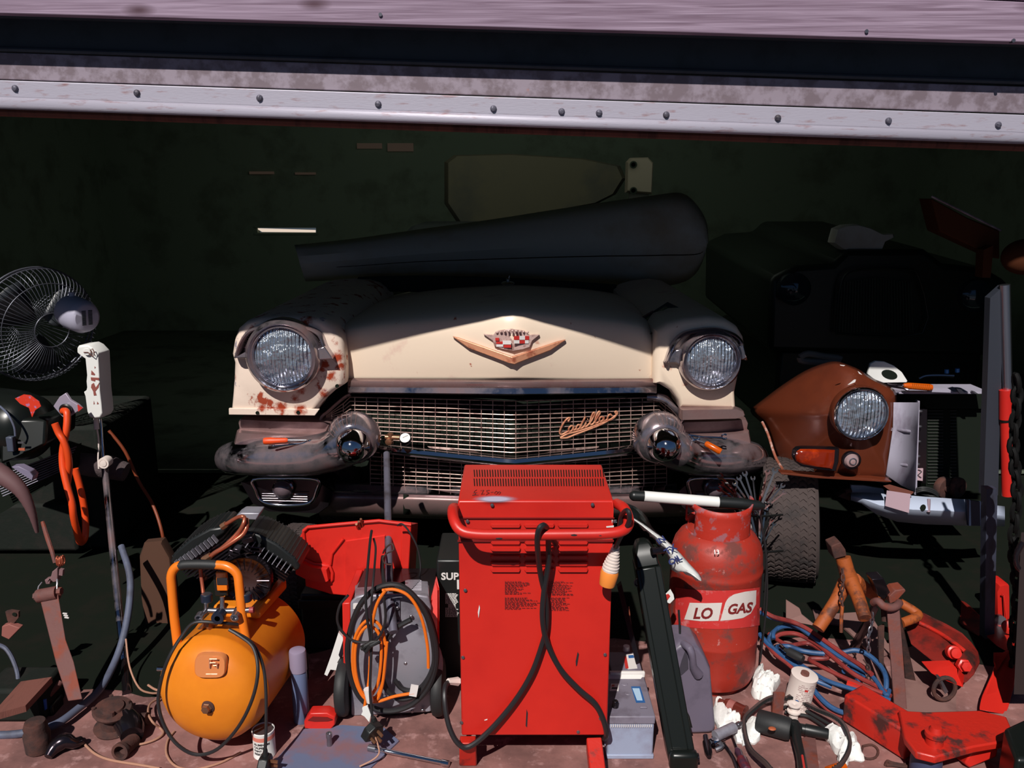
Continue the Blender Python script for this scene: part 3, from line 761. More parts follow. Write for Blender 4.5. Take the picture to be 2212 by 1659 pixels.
for px,py in ((1063,1091),(1280,1090),(1010,1126),(1328,1126),(1005,1275),(1000,1420),(1307,1414),(997,1561),(1044,1588),(1249,1581),(1297,1552)):
    c = W(px,py,YW); b = MB(); b.lathe(c,(0,-1,0),[(.0045,0),(.004,.002),(.001,.003)],12); b.build('screw', steel, wm)
b = MB()
for l in ([(240,772),(244,790),(236,844),(232,812)], [(268,1398),(284,1392),(284,1398),(268,1402)], [(960,310),(962,330),(966,310)], [(930,345),(972,340),(972,350),(932,352)],[(984,308),(988,325),(978,326)]):
    b = MB(); b.prism(Z7(l, YW-.0006), (0,.0006,0)); b.build('paint_chip', labelw, wm, smooth=False)
b = MB(); b.prism(Z7([(775,1028),(782,1040),(772,1100),(766,1106),(764,1080)],YW-.0006),(0,.0006,0)); b.prism(Z7([(497,1340),(504,1360),(500,1440),(492,1430)],YW-.0006),(0,.0006,0)); b.build('dark_scuffs', ink, wm, smooth=False)
b = MB()
for l in ([(1030,1058),(1024,1062),(1028,1068),(1020,1070),(1034,1069)],[(1022,1065),(1031,1064)],[(1038,1060),(1045,1059),(1040,1068),(1047,1067)],[(1058,1059),(1051,1060),(1052,1063),(1057,1065),(1050,1069)],[(1060,1064),(1066,1063)],
          [(1072,1061),(1068,1065),(1072,1068),(1076,1064),(1072,1061)],[(1078,1062),(1075,1065),(1078,1068),(1082,1064),(1078,1062)]):
    b.tube([G(x,y,zt+.0006) for x,y in l], .0007, 5)
b.build('marker_price', ink, wm)
def spraymat():
    m = bpy.data.materials.new('white overspray'); m.use_nodes = True; nt = m.node_tree; N = nt.nodes; L = nt.links; b_ = N['Principled BSDF']
    b_.inputs['Base Color'].default_value = lin((190,182,205)); b_.inputs['Roughness'].default_value = .6
    tc_ = N.new('ShaderNodeTexCoord'); mp = N.new('ShaderNodeMapping'); mp.inputs['Location'].default_value = (-1,-1,0); mp.inputs['Scale'].default_value = (2,2,0)
    g = N.new('ShaderNodeTexGradient'); g.gradient_type = 'QUADRATIC_SPHERE'; r_ = N.new('ShaderNodeMapRange'); r_.inputs['From Max'].default_value = .3
    L.new(tc_.outputs['Generated'], mp.inputs[0]); L.new(mp.outputs[0], g.inputs[0]); L.new(g.outputs['Fac'], r_.inputs['Value']); L.new(r_.outputs[0], b_.inputs['Alpha']); return m
p_ = [G(1070+55*math.cos(a)*1.0, 1078+9*math.sin(a), zt+.0008) for a in [2*PI*k/24 for k in range(24)]]
b = MB(); b.add(p_, [tuple(range(24))]); b.build('overspray_patch', spraymat(), wm, smooth=False)
# handlebar
b = MB(); b.tube(WW([(1003,1112,1.84),(984,1098,1.82),(978,1102,1.77),(981,1124,1.725),(996,1146,1.705),(1030,1154,1.70),(1100,1155,1.70),(1240,1154,1.70),(1318,1152,1.70),(1350,1143,1.71),(1358,1124,1.735),(1348,1098,1.78),(1332,1088,1.83)]), .0122, 14, smooth=4)
hb = b.build('handlebar', redpaint, wm)
for px,py in ((1078,1163),(1297,1157),(1240,1156)):
    b = MB(); b.ball(W(px,py,1.689), .004, 2.2,.5,.6, 8); b.build('chipped_spot', ink, hb)
# feet
b = MB(); b.prism([G(992,1606,.09),G(1027,1606,.09),G(1030,1655,.0)+Vector((0,.0,0)),G(992,1655,.0)], (0,.03,.0)); b.build('leg', redworn, wm, bevel=.003)
b = MB(); a_, c_ = W(1283,1592,1.80), Vector((W(1300,1640,1.70).x,1.66,.012)); X_, Y_, D_ = frame(c_-a_)
b.prism([a_-X_*.019, a_+X_*.019, a_+X_*.019-Vector((0,0,.035)), a_-X_*.019-Vector((0,0,.035))], c_-a_); b.build('leg', redworn, wm, bevel=.003)
b = MB(); b.box(((x0+x1)/2,1.95,.03),(x1-x0-.02,.03,.03)); b.cyl((x0+.02,1.97,.028),(x1-.02,1.97,.028),.028); b.build('axle', blackplastic, wm)
# cable over the handlebar
pc = Z7([(655,440,1.79),(628,395,1.75),(604,352,1.70),(585,340,1.682),(562,370,1.678),(556,450,1.70),(572,600,1.76),(603,750,1.776),(602,900,1.782),(578,1000,1.785),(522,1150,1.785),(430,1300,1.785),(300,1452,1.78),(185,1543,1.77),(120,1520,1.77),(72,1420,1.78),(50,1280,1.80),(60,1205,1.83),(95,1190,1.86)])
cable('mains_cable', pc, .0066, blackcable, parent=wm)
pc = Z7([(600,352,1.715),(615,400,1.72),(616,450,1.75),(616,550,1.765),(592,700,1.768),(584,850,1.77),(610,980,1.778),(680,1120,1.782),(780,1230,1.783),(870,1310,1.783),(915,1400,1.786),(932,1475,1.79),(920,1500,1.82)])
cable('earth_cable', pc, .0068, blackcable, parent=wm)
b = MB(); a_ = Z7([(70,1188)],1.84)[0]; c_ = Z7([(125,1188)],1.86)[0]; b.tube([a_,a_+(c_-a_)*.5,c_],[.0075,.009,.011],6); b.build('cable_gland', offwhite, wm)
# small plug hanging from the right of the bar
pl = thing('plug', 'white ribbed plug with orange end hanging on the red machine', 'plug', Z7([(945,660)],1.75)[0])
pc = Z7([(1003,345,1.76),(1012,290,1.74),(1040,258,1.70),(1056,280,1.69),(1050,330,1.70),(1000,420,1.73),(982,460,1.745)]); cable('lead', pc, .0055, blackcable, parent=pl)
a_, c_ = Z7([(984,452),(950,590)],1.755)
prof = []
for k in range(9):
    t = k/9; r0 = .0085+.0105*min(1,t*1.3); prof += [(t, r0), (t+.05, r0), (t+.06, r0-.0015), (t+.105, r0-.0015)]
prof += [(1,.0195),(1.0,.001)]
lathe_px(a_, c_, [(0,.001)]+prof, 24).build('ribbed_boot', offwhite, pl)
e_ = Z7([(934,664)],1.755)[0]
lathe_px(c_, e_, [(-.05,.001),(-.05,.0195),(.1,.021),(.9,.0185),(1,.0175),(1,.001)], 24).build('plug_body', mat('pale orange plastic', (236,140,58), .45), pl)

# ================= grey fan-cooled welder on wheels
sm = thing('small_welder', 'grey fronted small welder with red sides, black wheels and coiled cables', 'welding machine', Vector((W(842,1540,2.02).x,2.08,0)))
fr = Z6([(1222,636),(1260,600),(1300,590),(1640,588),(1708,600),(1722,660),(1724,1312),(1700,1316),(1240,1340),(1225,1330)],2.02)
b = MB(); b.prism(fr, (0,.012,0)); b.build('front_panel', alu, sm, bevel=.004)
b = MB(); b.prism(Z6([(1300,592,2.025),(1560,590,2.025),(1560,452,2.22),(1700,452,2.22),(1712,600,2.025)]),(0,0,-.004))
b.prism(Z6([(1250,604,2.025),(1710,604,2.025),(1712,460,2.22),(1255,470,2.22)]),(0,0,-.006)); tp = b.build('top_cover', alu, sm, bevel=.002)
b = MB()
for k in range(12):
    y = 458+k*9.4; yy = 2.215-k*.0125; p = Z6([(1594-k*1.0,y,yy),(1664,y,yy)]); b.tube([q+Vector((0,0,.002)) for q in p], .0016, 6)
b.build('louvre_ribs', mat('pale ribs', (190,186,196), .5), tp)
b = MB(); b.prism(Z6([(1722,480,2.21),(1750,470,2.21),(1762,560,2.06),(1766,1100,2.03),(1724,1120,2.03),(1722,620,2.03)]),(.004,.01,0)); 
b.build('side_panel', redplastic, sm, bevel=.003)
b = MB(); b.prism(Z6([(1172,640,2.03),(1222,636,2.03),(1226,1160,2.03),(1182,1160,2.03)]),(0,.2,0)); b.build('side_panel', redplastic, sm, bevel=.003)
b = MB(); b.prism([q+Vector((0,.01,0)) for q in Z6([(1228,640),(1716,640),(1716,1300),(1228,1320)],2.02)],(0,.2,0)); b.build('case', darkchrome, sm)
c = Z6([(1566,1010)],2.014)[0]; b = MB(); b.lathe(c,(0,-1,0),[(.112,0),(.112,.002),(.108,.004),(.001,.005)],40,sx=.9,sy=1.05); b.build('round_recess', alu, sm)
for px,py in ((1566,1010),(1468,672),(1515,668),(1517,760),(1600,720),(1606,1306),(1670,1300)):
    c = Z6([(px,py)],2.012)[0]; b = MB(); b.lathe(c,(0,-1,0),[(.005,0),(.005,.003),(.003,.005),(.001,.005)],12); b.build('rivet', steel, sm)
b = MB(); b.prism(Z6([(1505,618),(1530,618),(1530,776),(1505,776)],2.014),(0,.006,0)); b.build('bracket', greysteel, sm)
b = MB(); b.prism(Z6([(1240,644),(1296,640),(1296,672),(1240,676)],2.017),(0,.003,0)); b.build('rating_plate', labelw, sm)
for cx in (1192,1770):
    c = Z6([(cx,1290 if cx < 1500 else 1255)],2.04)[0]; c.z = .078; b = MB()
    b.lathe(c-Vector((.016,0,0)),(1,0,0),[(.001,0),(.04,0),(.06,-.001),(.074,.003),(.078,.01),(.078,.022),(.074,.03),(.06,.033),(.001,.033)],40); b.build('wheel', matblack, sm)
def zc(l, Y): return Z6(l, Y)
# thick black coil
cable('black_cable_coil', zc([(1600,740),(1500,800),(1430,900),(1415,1030),(1440,1160),(1530,1230),(1640,1200),(1720,1080),(1745,960),(1710,760),(1640,620),(1530,530),(1400,540),(1290,640),(1225,800),(1205,960),(1235,1130),(1300,1240),(1400,1300),(1520,1300),(1640,1240),(1730,1110),(1756,930),(1700,720),(1610,590),(1500,530)],1.975), .0075, blackcable, parent=sm)
cable('black_cable_coil', zc([(1500,1118),(1540,1165),(1600,1180),(1670,1150),(1730,1050),(1758,900),(1700,690),(1620,600)],1.99), .0068, blackcable, parent=sm)
cable('orange_cable_coil', zc([(1420,560),(1500,555),(1590,600),(1660,720),(1700,900),(1706,1040)],1.965), .0042, orangecable, parent=sm)
cable('orange_cable_coil', zc([(1620,1195),(1500,1215),(1370,1250),(1290,1200),(1240,1050),(1250,860),(1320,750),(1400,770),(1440,900),(1430,1100),(1380,1220),(1300,1200),(1256,1060),(1262,880),(1330,780),(1400,830),(1415,960),(1395,1130),(1350,1215)],1.955), .0042, orangecable, parent=sm)
cable('orange_cable_coil', zc([(1440,560),(1390,640),(1360,760),(1350,900),(1340,1100),(1320,1230),(1310,1290)],1.945), .0042, orangecable, parent=sm)
cable('orange_cable_coil', zc([(1450,880),(1440,990),(1420,1150),(1380,1240),(1310,1180)],1.95), .0042, orangecable, parent=sm)
cable('thin_black_lead', zc([(1210,590),(1160,650),(1142,740),(1170,810),(1240,870),(1340,880),(1400,850),(1440,740),(1430,600)],1.94), .0034, blackcable, parent=sm)
cable('thin_black_lead', zc([(1355,190,2.12),(1345,260,2.08),(1330,420,2.0),(1318,560,1.95),(1325,720,1.94),(1345,850,1.94),(1350,1000,1.93),(1345,1180,1.92),(1360,1350,1.90)],None), .0036, blackcable, parent=sm)
cable('thin_black_lead', zc([(1368,240,2.12),(1380,300,2.08),(1372,420,2.0),(1360,560,1.95),(1350,720,1.94),(1358,850,1.94),(1352,1000,1.93)],None), .0030, blackcable, parent=sm)
b = MB(); b.box(Z6([(1616,1180)],1.955)[0],(.02,.008,.03),Matrix.Rotation(.2,3,'Y')); b.build('white_tie', labelw, sm)
b = MB(); a_, c_ = Z6([(1330,1170),(1345,1250)],1.93); b.cyl(a_,c_,.011,.009,12); b.build('white_connector', labelw, sm)
b = MB(); p_ = Z6([(1300,900,1.93),(1320,940,1.93),(1350,900,1.92),(1400,880,1.93),(1360,880,1.93),(1290,920,1.93)],None); b.tube(p_,[.006]*6,8); b.build('cable_tie', matblack, sm)
# 13 amp plug lying in front
dp = thing('mains_plug', 'black three-pin mains plug with white paper tag lying on the blue board', 'plug', G(805,1598))
def plug13(parent, c, R):
    b = MB(); b.prism([c + R @ Vector(q) for q in ((-.024,-.012,-.022),(.024,-.012,-.022),(.026,-.012,.004),(.014,-.012,.022),(-.014,-.012,.022),(-.026,-.012,.004))], R @ Vector((0,.024,0))); b.build('plug_body', blackplastic, parent, bevel=.003)
    for x,z,l_ in ((0,.010,.02),(-.011,-.010,.017),(.011,-.010,.017)):
        b = MB(); b.box(c + R @ Vector((x,-.012-l_/2,z)), (.004,l_,.007), R); b.build('pin', brass, parent)
plug13(dp, Z6([(1365,1432)],1.86)[0], Euler((.3,.4,.9)).to_matrix())
b = MB(); p_ = Z6([(1365,1345),(1370,1370),(1368,1400)],1.875); b.tube(p_,[.006,.009,.011],10); b.build('cord_grip', blackplastic, dp)
b = MB(); p_ = Z6([(1296,1290),(1330,1276),(1350,1330),(1340,1376),(1310,1340),(1290,1330),(1300,1312)],1.90); b.prism(p_,(0,.006,.0)); b.build('paper_tag', whitetorn, dp, smooth=False)
cable('flex', Z6([(1375,1460,1.86),(1395,1520,1.83),(1400,1570,1.82),(1360,1610,1.81),(1280,1650,1.80)]), .0022, wirem, parent=dp)

# ================= red storage bin on a dark crate
cr_ = thing('tool_crate', 'dark crate in the shade carrying the red bin', 'crate', Vector((W(760,1250,2.4).x,2.42,0)))
zc0 = W(740,1268,2.25).z
b = MB(); b.box((W(770,1250,2.42).x,2.46,zc0/2-.04),(.33,.20,zc0-.08)); b.build('body', blackplastic, cr_, bevel=.006)
b = MB(); b.box((W(770,1250,2.42).x,2.355,zc0-.11),(.34,.012,.03)); b.build('rim', blackplastic, cr_, bevel=.003)
rb = thing('storage_bin', 'red plastic open-front storage bin with slanted mouth holding welding rods', 'storage bin', Z6([(1150,590)],2.25)[0])
o_ = Z6([(930,190),(958,166),(1400,128),(1600,152),(1596,170),(1580,540),(1190,594),(1100,585),(944,536),(940,470),(886,440),(876,330),(905,240)],2.24)
b = MB(); b.prism(o_, (.0,.012,0)); b.build('side_wall', redplastic, rb, bevel=.004, segs=3)
b = MB(); b.prism(Z6([(940,185),(962,168),(1400,130),(1598,154),(1580,538),(1190,590),(1100,580),(946,530)],2.25),(0,.17,-.065)); b.build('bin_body', redplastic, rb)
b = MB(); b.prism(Z6([(1540,150),(1600,152),(1580,540),(1530,545)],2.235),(0,.02,0)); b.build('end_wall', redplastic, rb, bevel=.003)
b = MB(); b.pillow(Z6([(1196,250),(1440,215),(1436,560),(1190,582)],2.24),[((0,.002,0),1),((0,-.006,0),.985)]); b.build('raised_panel', redplastic, rb)
b = MB(); b.tube(Z6([(932,192),(960,168),(1150,150),(1400,128),(1600,153)],2.236),.005,8); b.tube(Z6([(890,345),(1000,398),(1096,410),(1110,490),(1070,505),(940,470)],2.236),.005,8,smooth=2); b.tube(Z6([(932,195),(940,260),(930,370)],2.236),.004,8); b.tube(Z6([(1180,240),(1110,330),(1100,400)],2.236),.004,8); b.build('moulded_edges', redplastic, rb)
b = MB(); b.pillow(Z6([(886,345),(1000,398),(1090,412),(1102,485),(1070,500),(945,470),(888,440)],2.235),[((0,.004,0),1),((0,-.02,0),.93)]); b.build('front_lip', redplastic, rb)
b = MB()
for k in range(3):
    a = (1260+k*14,  150-k*16)
    b.cyl(Z6([(a[0]+20,200)],2.26)[0], Z6([a],2.22)[0], .0035, n=8)
rods = b.build('welding_rods', brass, None); tag(rods,'three copper tipped welding rods standing out of the red bin','rods')

# ================= grey pole leaning on the car
pp = thing('steel_pole', 'bare grey steel pole leaning from the small welder up to the car grille', 'pole', Z6([(1470,820)],1.955)[0])
a_, c_, e_ = W(835,980,2.62), W(842,1298,2.02), W(850,1366,1.95)
b = MB(); b.tube([a_, c_], .0105, 16); b.build('upper_tube', greysteel, pp)
b = MB(); b.tube([c_+ (a_-c_).normalized()*.0, e_], .0118, 16); b.build('lower_sleeve', greysteel, pp)
b = MB(); b.tube(Z6([(1425,330,2.07),(1440,300,2.06),(1480,270,2.05),(1490,310,2.04),(1450,330,2.03),(1425,360,2.03),(1440,395,2.03),(1480,400,2.03)]), .0022, 6, smooth=3); b.build('wire_wrap', rust, pp)
cable('black_lead', Z6([(1425,350,2.1),(1420,420,2.06),(1432,520,2.0)],None), .0055, blackcable, parent=pp)
cable('thin_lead_loop', Z6([(1515,158,2.2),(1545,150,2.19),(1590,200,2.18),(1640,300,2.17),(1658,420,2.17),(1640,490,2.19),(1570,520,2.22)],None), .0026, blackcable, 'thin black lead arching beside the red bin', 'cable')

# ================= black charger between the two machines
bc = thing('battery_charger', 'black battery charger with white SUPER lettering, half hidden left of the red machine', 'battery charger', Vector((W(975,1400,2.2).x,2.28,0)))
xa, xb = W(944,1300,2.2).x, W(1010,1300,2.2).x; ztop = W(960,1210,2.2).z
b = MB(); b.box(((xa+xb)/2,2.30,ztop/2),(xb-xa,.2,ztop)); b.build('body', blackplastic, bc, bevel=.006)
b = MB(); b.tube(WW([(955,1240,2.25),(962,1218,2.25),(985,1215,2.25),(990,1240,2.25)]), .006, 8, smooth=3); b.build('carry_handle', blackplastic, bc)
text('SUPER', .030, labelw, bc, onplane(W(953,1252,2.198),(1,0,0),(0,0,1)), bold=.0008)
text('1', .040, labelw, bc, onplane(W(982,1272,2.198),(1,0,0),(0,0,1)), bold=.001)
b = MB()
rnd = random.Random(9)
for k in range(20):
    y = 1282+k*2.6
    if k in (9,10,11): b.prism(WW([(968,y,2.199),(984,y,2.199),(984,y+1.6,2.199),(968,y+1.6,2.199)]),(0,.001,0)); continue
    xx = 962
    while xx < 986:
        wd = rnd.uniform(2,7); b.prism(WW([(xx,y,2.199),(xx+wd,y,2.199),(xx+wd,y+1.4,2.199),(xx,y+1.4,2.199)]),(0,.001,0)); xx += wd+1
b.build('small_print', labelw, bc, smooth=False)

# ================= orange compressor
cp = thing('air_compressor', 'orange air compressor with tank, carrying handle and black twin-cylinder pump', 'air compressor', (-.72,2.0,0))
ca = W(452,1506,1.85); ca.z = .180; cb = Vector((-.715,2.15,.180))
R_ = .140
ax = (cb-ca); Lc = ax.length
b = MB(); b.lathe(ca, ax, [(.001,-.045),(R_*.35,-.040),(R_*.62,-.031),(R_*.83,-.016),(R_*.95,.003),(R_,.03),(R_+.0015,.034),(R_+.0015,.04),(R_,.044),(R_,Lc*.93),(R_*.95,Lc*.97),(R_*.8,Lc+.02),(R_*.5,Lc+.035),(.001,Lc+.045)], 64)
tk = b.build('tank', orange, cp)
X_, Yv, D_ = frame(ax)
fc = ca - D_*.042
b = MB(); c = W(449,1530,1.80); b.lathe(c+Vector((0,.02,0)), -D_, [(.013,0),(.013,.02),(.011,.022),(.010,.022),(.010,.030),(.001,.031)], 6); b.build('drain_bolt', brass, tk)
b = MB(); b.lathe(c+Vector((0,.02,0)), -D_, [(.017,0),(.017,.016),(.013,.018)], 24); b.build('bolt_washer', rust, tk)
# raised badge plate
pl_ = []
c = W(454,1439,1.815)
for k in range(28):
    a = 2*PI*k/28; ex = abs(math.cos(a))**.55*math.copysign(1,math.cos(a)); ez = abs(math.sin(a))**.55*math.copysign(1,math.sin(a))
    pl_.append(c + Vector((ex*.0375, 0, ez*.0265)) + Vector((0,-.012*ez*-.6,0)))
b = MB(); b.pillow(pl_, [((0,.012,0),1.04),((0,-.001,0),1.0),((0,-.003,0),.95)]); bd = b.build('badge_plate', mat('orange badge foil', (232,142,84), .3, .3), tk)
b = MB()
for l in ([(352,985),(352,1040)],[(352,985),(398,985)],[(352,1008),(390,1008)],[(375,1025),(398,1025)],[(398,1010),(398,1040)],[(330,1078),(400,1078)]):
    b.tube(Z6(l,1.808), .0018, 5)
b.build('stamped_mark', gold, bd)
# saddle and handle
b = MB(); b.tube(WW([(384,1396,1.93),(376,1330,1.94),(371,1270,1.95),(370,1242,1.955),(380,1225,1.96),(398,1220,1.96),(430,1219,1.96),(466,1220,1.96),(492,1224,1.955),(512,1240,1.95),(517,1270,1.94),(523,1330,1.925),(534,1398,1.91)]), .0115, 14, smooth=4); hd = b.build('carry_handle', orangeh, cp)
b = MB(); b.tube(WW([(389,1223,1.96),(398,1220,1.96),(430,1219,1.96),(462,1220,1.96),(467,1221,1.96)]), .0125, 14, smooth=3); b.build('grip', matblack, hd)
b = MB(); b.tube(WW([(384,1396,1.93),(400,1400,1.96),(420,1385,2.0)]),.011,10,smooth=3); b.tube(WW([(534,1398,1.91),(546,1380,1.96),(560,1366,2.0)]),.011,10,smooth=3); b.build('handle_foot', orangeh, hd)
b = MB(); b.box(Vector((-.71,2.08,.325)),(.13,.18,.03),rotz(-.15)); b.build('pump_saddle', orange, cp, bevel=.008)
for q in ((-.80,1.95),(-.66,1.92),(-.75,2.2),(-.62,2.2)):
    b = MB(); b.cyl((q[0],q[1],0),(q[0],q[1],.075),.02,.024,14); b.build('rubber_foot', matblack, cp)
# V pump
pu = Z6([(590,480)],2.10)[0]
b = MB(); b.lathe(pu+Vector((0,-.05,-.02)),(0,1,0),[(.03,0),(.05,.005),(.062,.02),(.065,.1),(.05,.12)],32); b.build('crankcase', darkchrome, cp)
b = MB(); b.lathe(Z6([(575,500)],2.03)[0],(0,-1,.0),[(.066,-.03),(.07,-.01),(.066,.0),(.060,-.006),(.03,-.01),(.001,-.01)],40)
fw = b.build('fan_guard', darkchrome, cp)
b = MB()
for k in range(20):
    a = PI*2*k/20; c = Z6([(575,500)],2.028)[0]; b.tube([c+Vector((math.cos(a)*.03,0,math.sin(a)*.03)),c+Vector((math.cos(a)*.062,0,math.sin(a)*.062))],.0013,5)
b.build('guard_bars', darkchrome, fw)
def cylhead(cx, cy, Y, ang, lab):
    c = Z6([(cx,cy)],Y)[0]; R = Matrix.Rotation(ang,3,'Y')
    b = MB()
    for k in range(9):
        q = c + R @ Vector((0,0,-.075+k*.0085)); w_ = .15 if k > 3 else .12-.004*(4-k); b.box(q,(w_,.11,.0035),R)
    b.box(c + R @ Vector((0,0,-.04)),(.08,.075,.075),R)
    h = b.build('finned_cylinder', darkchrome, cp)
    b = MB()
    for k in range(10):
        q = c + R @ Vector((-.062+k*.0138,-.066,.004)); b.box(q,(.0022,.016,.022),R)
    b.build('head_fins', alu, h)
    prof = [c + R @ Vector((x,-.05,z)) for x,z in ((-.086,0),(-.088,.018),(-.06,.032),(0,.038),(.06,.032),(.088,.018),(.086,0))]
    b = MB(); b.prism(prof,(0,.12,0)); cv = b.build('head_cover', blackplastic, cp, bevel=.006)
    b = MB()
    for k in range(14):
        x = -.072+k*.011; z = .034 - .00000*k - abs(x)**2*2.2
        b.box(c + R @ Vector((x,.01,z+.003)),(.0035,.115,.005),R)
    b.build('cover_ribs', matblack, cv)
cylhead(332,262,2.10,-.60,'l'); cylhead(752,290,2.12,.62,'r')
b = MB(); b.prism(Z6([(515,100),(545,80),(662,82),(640,126),(500,118)],2.06),(0,.05,0)); b.build('cover_bridge', alu, cp, bevel=.003)
b = MB(); b.tube(Z6([(440,158,2.03),(470,140,2.02),(520,110,2.01),(552,102,2.0),(568,112,2.0),(560,150,1.99),(530,200,1.99),(460,270,1.98),(400,320,1.98),(355,350,1.98),(330,362,1.99)]),.0052,10,smooth=3); b.build('copper_pipe', copper, cp)
b = MB(); b.tube(Z6([(580,120,2.02),(582,160,2.0),(560,210,1.99),(500,255,1.98),(430,300,1.975),(380,330,1.975),(350,360,1.98)]),.0058,10,smooth=3); b.build('copper_pipe', copper, cp)
b = MB(); b.tube(Z6([(300,380,2.0),(296,440,2.0),(306,520,1.99),(312,575,1.98)]),.0048,10,smooth=3); b.build('copper_pipe', copper, cp)
for q in ((440,158,2.025),(345,352,1.975),(326,362,1.985)):
    b = MB(); c = Z6([q])[0]; b.cyl(c-Vector((.006,0,.004)),c+Vector((.006,0,.004)),.009,n=6); b.build('pipe_nut', brass, cp)
# dark inner casting detail
rnd = random.Random(3); b = MB()
for k in range(9):
    q = Z6([(530+rnd.uniform(-40,120),250+rnd.uniform(-20,120))],2.06)[0]; b.box(q,(rnd.uniform(.012,.035),.03,rnd.uniform(.008,.02)),Matrix.Rotation(rnd.uniform(-.8,.8),3,'Y'))
b.build('pump_casting', darkchrome, cp, bevel=.002)
b = MB(); b.box(Z6([(430,515)],2.02)[0],(.034,.03,.06)); sw = b.build('pressure_switch', blackplastic, cp, bevel=.003)
b = MB(); b.box(Z6([(430,500)],2.0)[0],(.0275,.012,.052)); b.build('switch_cover', orangeh, sw, bevel=.002)
b = MB(); b.box(Z6([(430,504)],1.993)[0],(.0279,.002,.019)); b.build('switch_label', ink, sw)
text('WARNING', .0052, ink, sw, onplane(Z6([(402,446)],1.9915)[0],(1,0,0),(0,0,1)), bold=.0002)
b = MB(); b.tube(Z6([(345,684,1.93),(430,688,1.93),(560,685,1.93),(620,680,1.93)]),.007,12); 
b.tube(Z6([(430,600,1.94),(430,690,1.93)]),.006,10); b.tube(Z6([(330,640,1.93),(330,690,1.93)]),.005,10); b.tube(Z6([(330,690,1.93),(290,725,1.90)]),.008,12); b.tube(Z6([(515,690,1.93),(508,725,1.90)]),.008,12); b.build('manifold', steel, cp)
for q in ((288,728),(508,726)):
    b = MB(); c = Z6([q],1.897)[0]; b.lathe(c,(0,-1,-.1),[(.0105,-.012),(.0105,.004),(.007,.005),(.005,-.006),(.001,-.006)],24); b.build('outlet_coupling', steel, cp)
b = MB(); c = Z6([(404,728)],1.90)[0]; b.lathe(c,(0,-1,0),[(.014,-.022),(.016,0),(.0155,.006),(.012,.006)],28); rg = b.build('regulator_knob', gauge_m, cp)
b = MB(); b.lathe(c,(0,-1,0),[(.0125,.003),(.001,.0045)],28); b.build('regulator_cap', bluecap, rg)
b = MB(); b.lathe(c+Vector((0,-.005,0)),(0,-1,0),[(.007,.0),(.007,.001),(.001,.001)],20); b.build('red_mark', redenamel, rg)
for q in ((333,604),(576,600)):
    c = Z6([q],1.945)[0]; b = MB(); b.lathe(c+Vector((0,0,-.012)),(0,.05,1),[(.012,0),(.0145,.002),(.0145,.02),(.0125,.022),(.001,.022)],28); gg = b.build('pressure_gauge', gauge_m, cp)
    b = MB(); b.lathe(c+Vector((0,0,.0105)),(0,.05,1),[(.0115,-.001),(.0115,.0003),(.001,.0003)],24); b.build('dial_glass', steel, gg)
b = MB(); b.cyl(Z6([(600,682)],1.93)[0],Z6([(626,680)],1.93)[0],.008,n=14); b.build('red_valve', mat('dull red knob',(150,60,62),.5), cp)
b = MB(); b.tube(Z6([(300,810,1.95),(335,770,1.93),(365,780,1.92)]),.011,8); b.build('check_valve', brass, cp)
b = MB(); b.prism(Z6([(225,838),(262,800),(300,790),(440,770),(470,800),(640,800),(662,830),(640,870),(300,850)],1.97),(0,.05,0)); b.build('handle_bracket', orangeh, cp, bevel=.004)
# its flex looped round the tank end
cf = cable('flex', WW([(520,1350,1.93),(470,1345,1.90),(420,1345,1.89),(392,1375,1.86),(365,1420,1.83),(348,1470,1.82),(342,1520,1.81),(356,1570,1.80),(385,1610,1.79),(425,1630,1.79),(470,1618,1.79),(515,1570,1.79),(545,1510,1.80),(557,1450,1.82),(548,1400,1.85),(520,1375,1.87),(495,1360,1.88)]), .0044, blackcable, parent=cp)
cable('flex', WW([(500,1362,1.88),(540,1385,1.87),(562,1420,1.85),(573,1470,1.83),(575,1560,1.80),(573,1620,1.785)]), .0040, blackcable, parent=cp)
b = MB(); b.cyl(W(340,1445,1.95),W(368,1446,1.95),.006,n=12); b.build('axle_stub', chromeclean, cp)
pk = thing('mains_plug', 'black mains plug on the floor in front of the paint tin', 'plug', G(575,1650))
plug13(pk, W(572,1650,1.78), Euler((.1,0,1.5)).to_matrix()); b = MB(); b.tube(WW([(573,1618,1.785),(573,1640,1.782)]),[.005,.009],10); b.build('cord_grip', blackplastic, pk)

# ================= tins, aerosols and loose bits
def tin(c, r, h, m, name, label, lid=None, body_n=36, parent_text=None):
    t = thing(name, label, 'tin', c)
    b = MB(); b.lathe(c,(0,0,1),[(r*.98,0),(r*1.03,.001),(r*1.03,.004),(r,.006),(r,h-.006),(r*1.03,h-.004),(r*1.03,h),(r*.97,h+.001),(r*.95,h-.003)],body_n); b.build('can', m, t)
    b = MB(); b.lathe(c,(0,0,1),[(r*.95,h-.003),(r*.9,h-.004),(r*.85,h-.001),(.001,h-.001)],body_n); b.build('lid', lid or steel, t)
    return t
def wrap(c, r, x0_, z0_):
    "bend flat text (x along, z up) round a cylinder of radius r about the vertical through c, facing the camera"
    def fn(q):
        a = (q.x)/r; return Vector((c[0] + r*math.sin(a), c[1] - r*math.cos(a) - (q.y), q.z))
    return fn
c = G(565,1645); c.y += .03
pt = tin(c, .0275, .072, white, 'paint_tin', 'small white paint tin with red band and printed label, in front of the compressor')
b = MB(); b.lathe(c,(0,0,1),[(.0279,.052),(.0279,.063)],36); b.build('pink_band', mat('faded red print',(206,120,104),.5), pt)
for k,s in enumerate(('ALUMINIUM','CALIPER','PAINT','RESISTANT')):
    text(s, .0078, ink, pt, onplane((-.020,0,c.z+.042-k*.009),(1,0,0),(0,0,1)), fn=wrap(c,.0280,0,0), ext=.0003, bold=.0002)
c = G(648,1566); c.y += .02
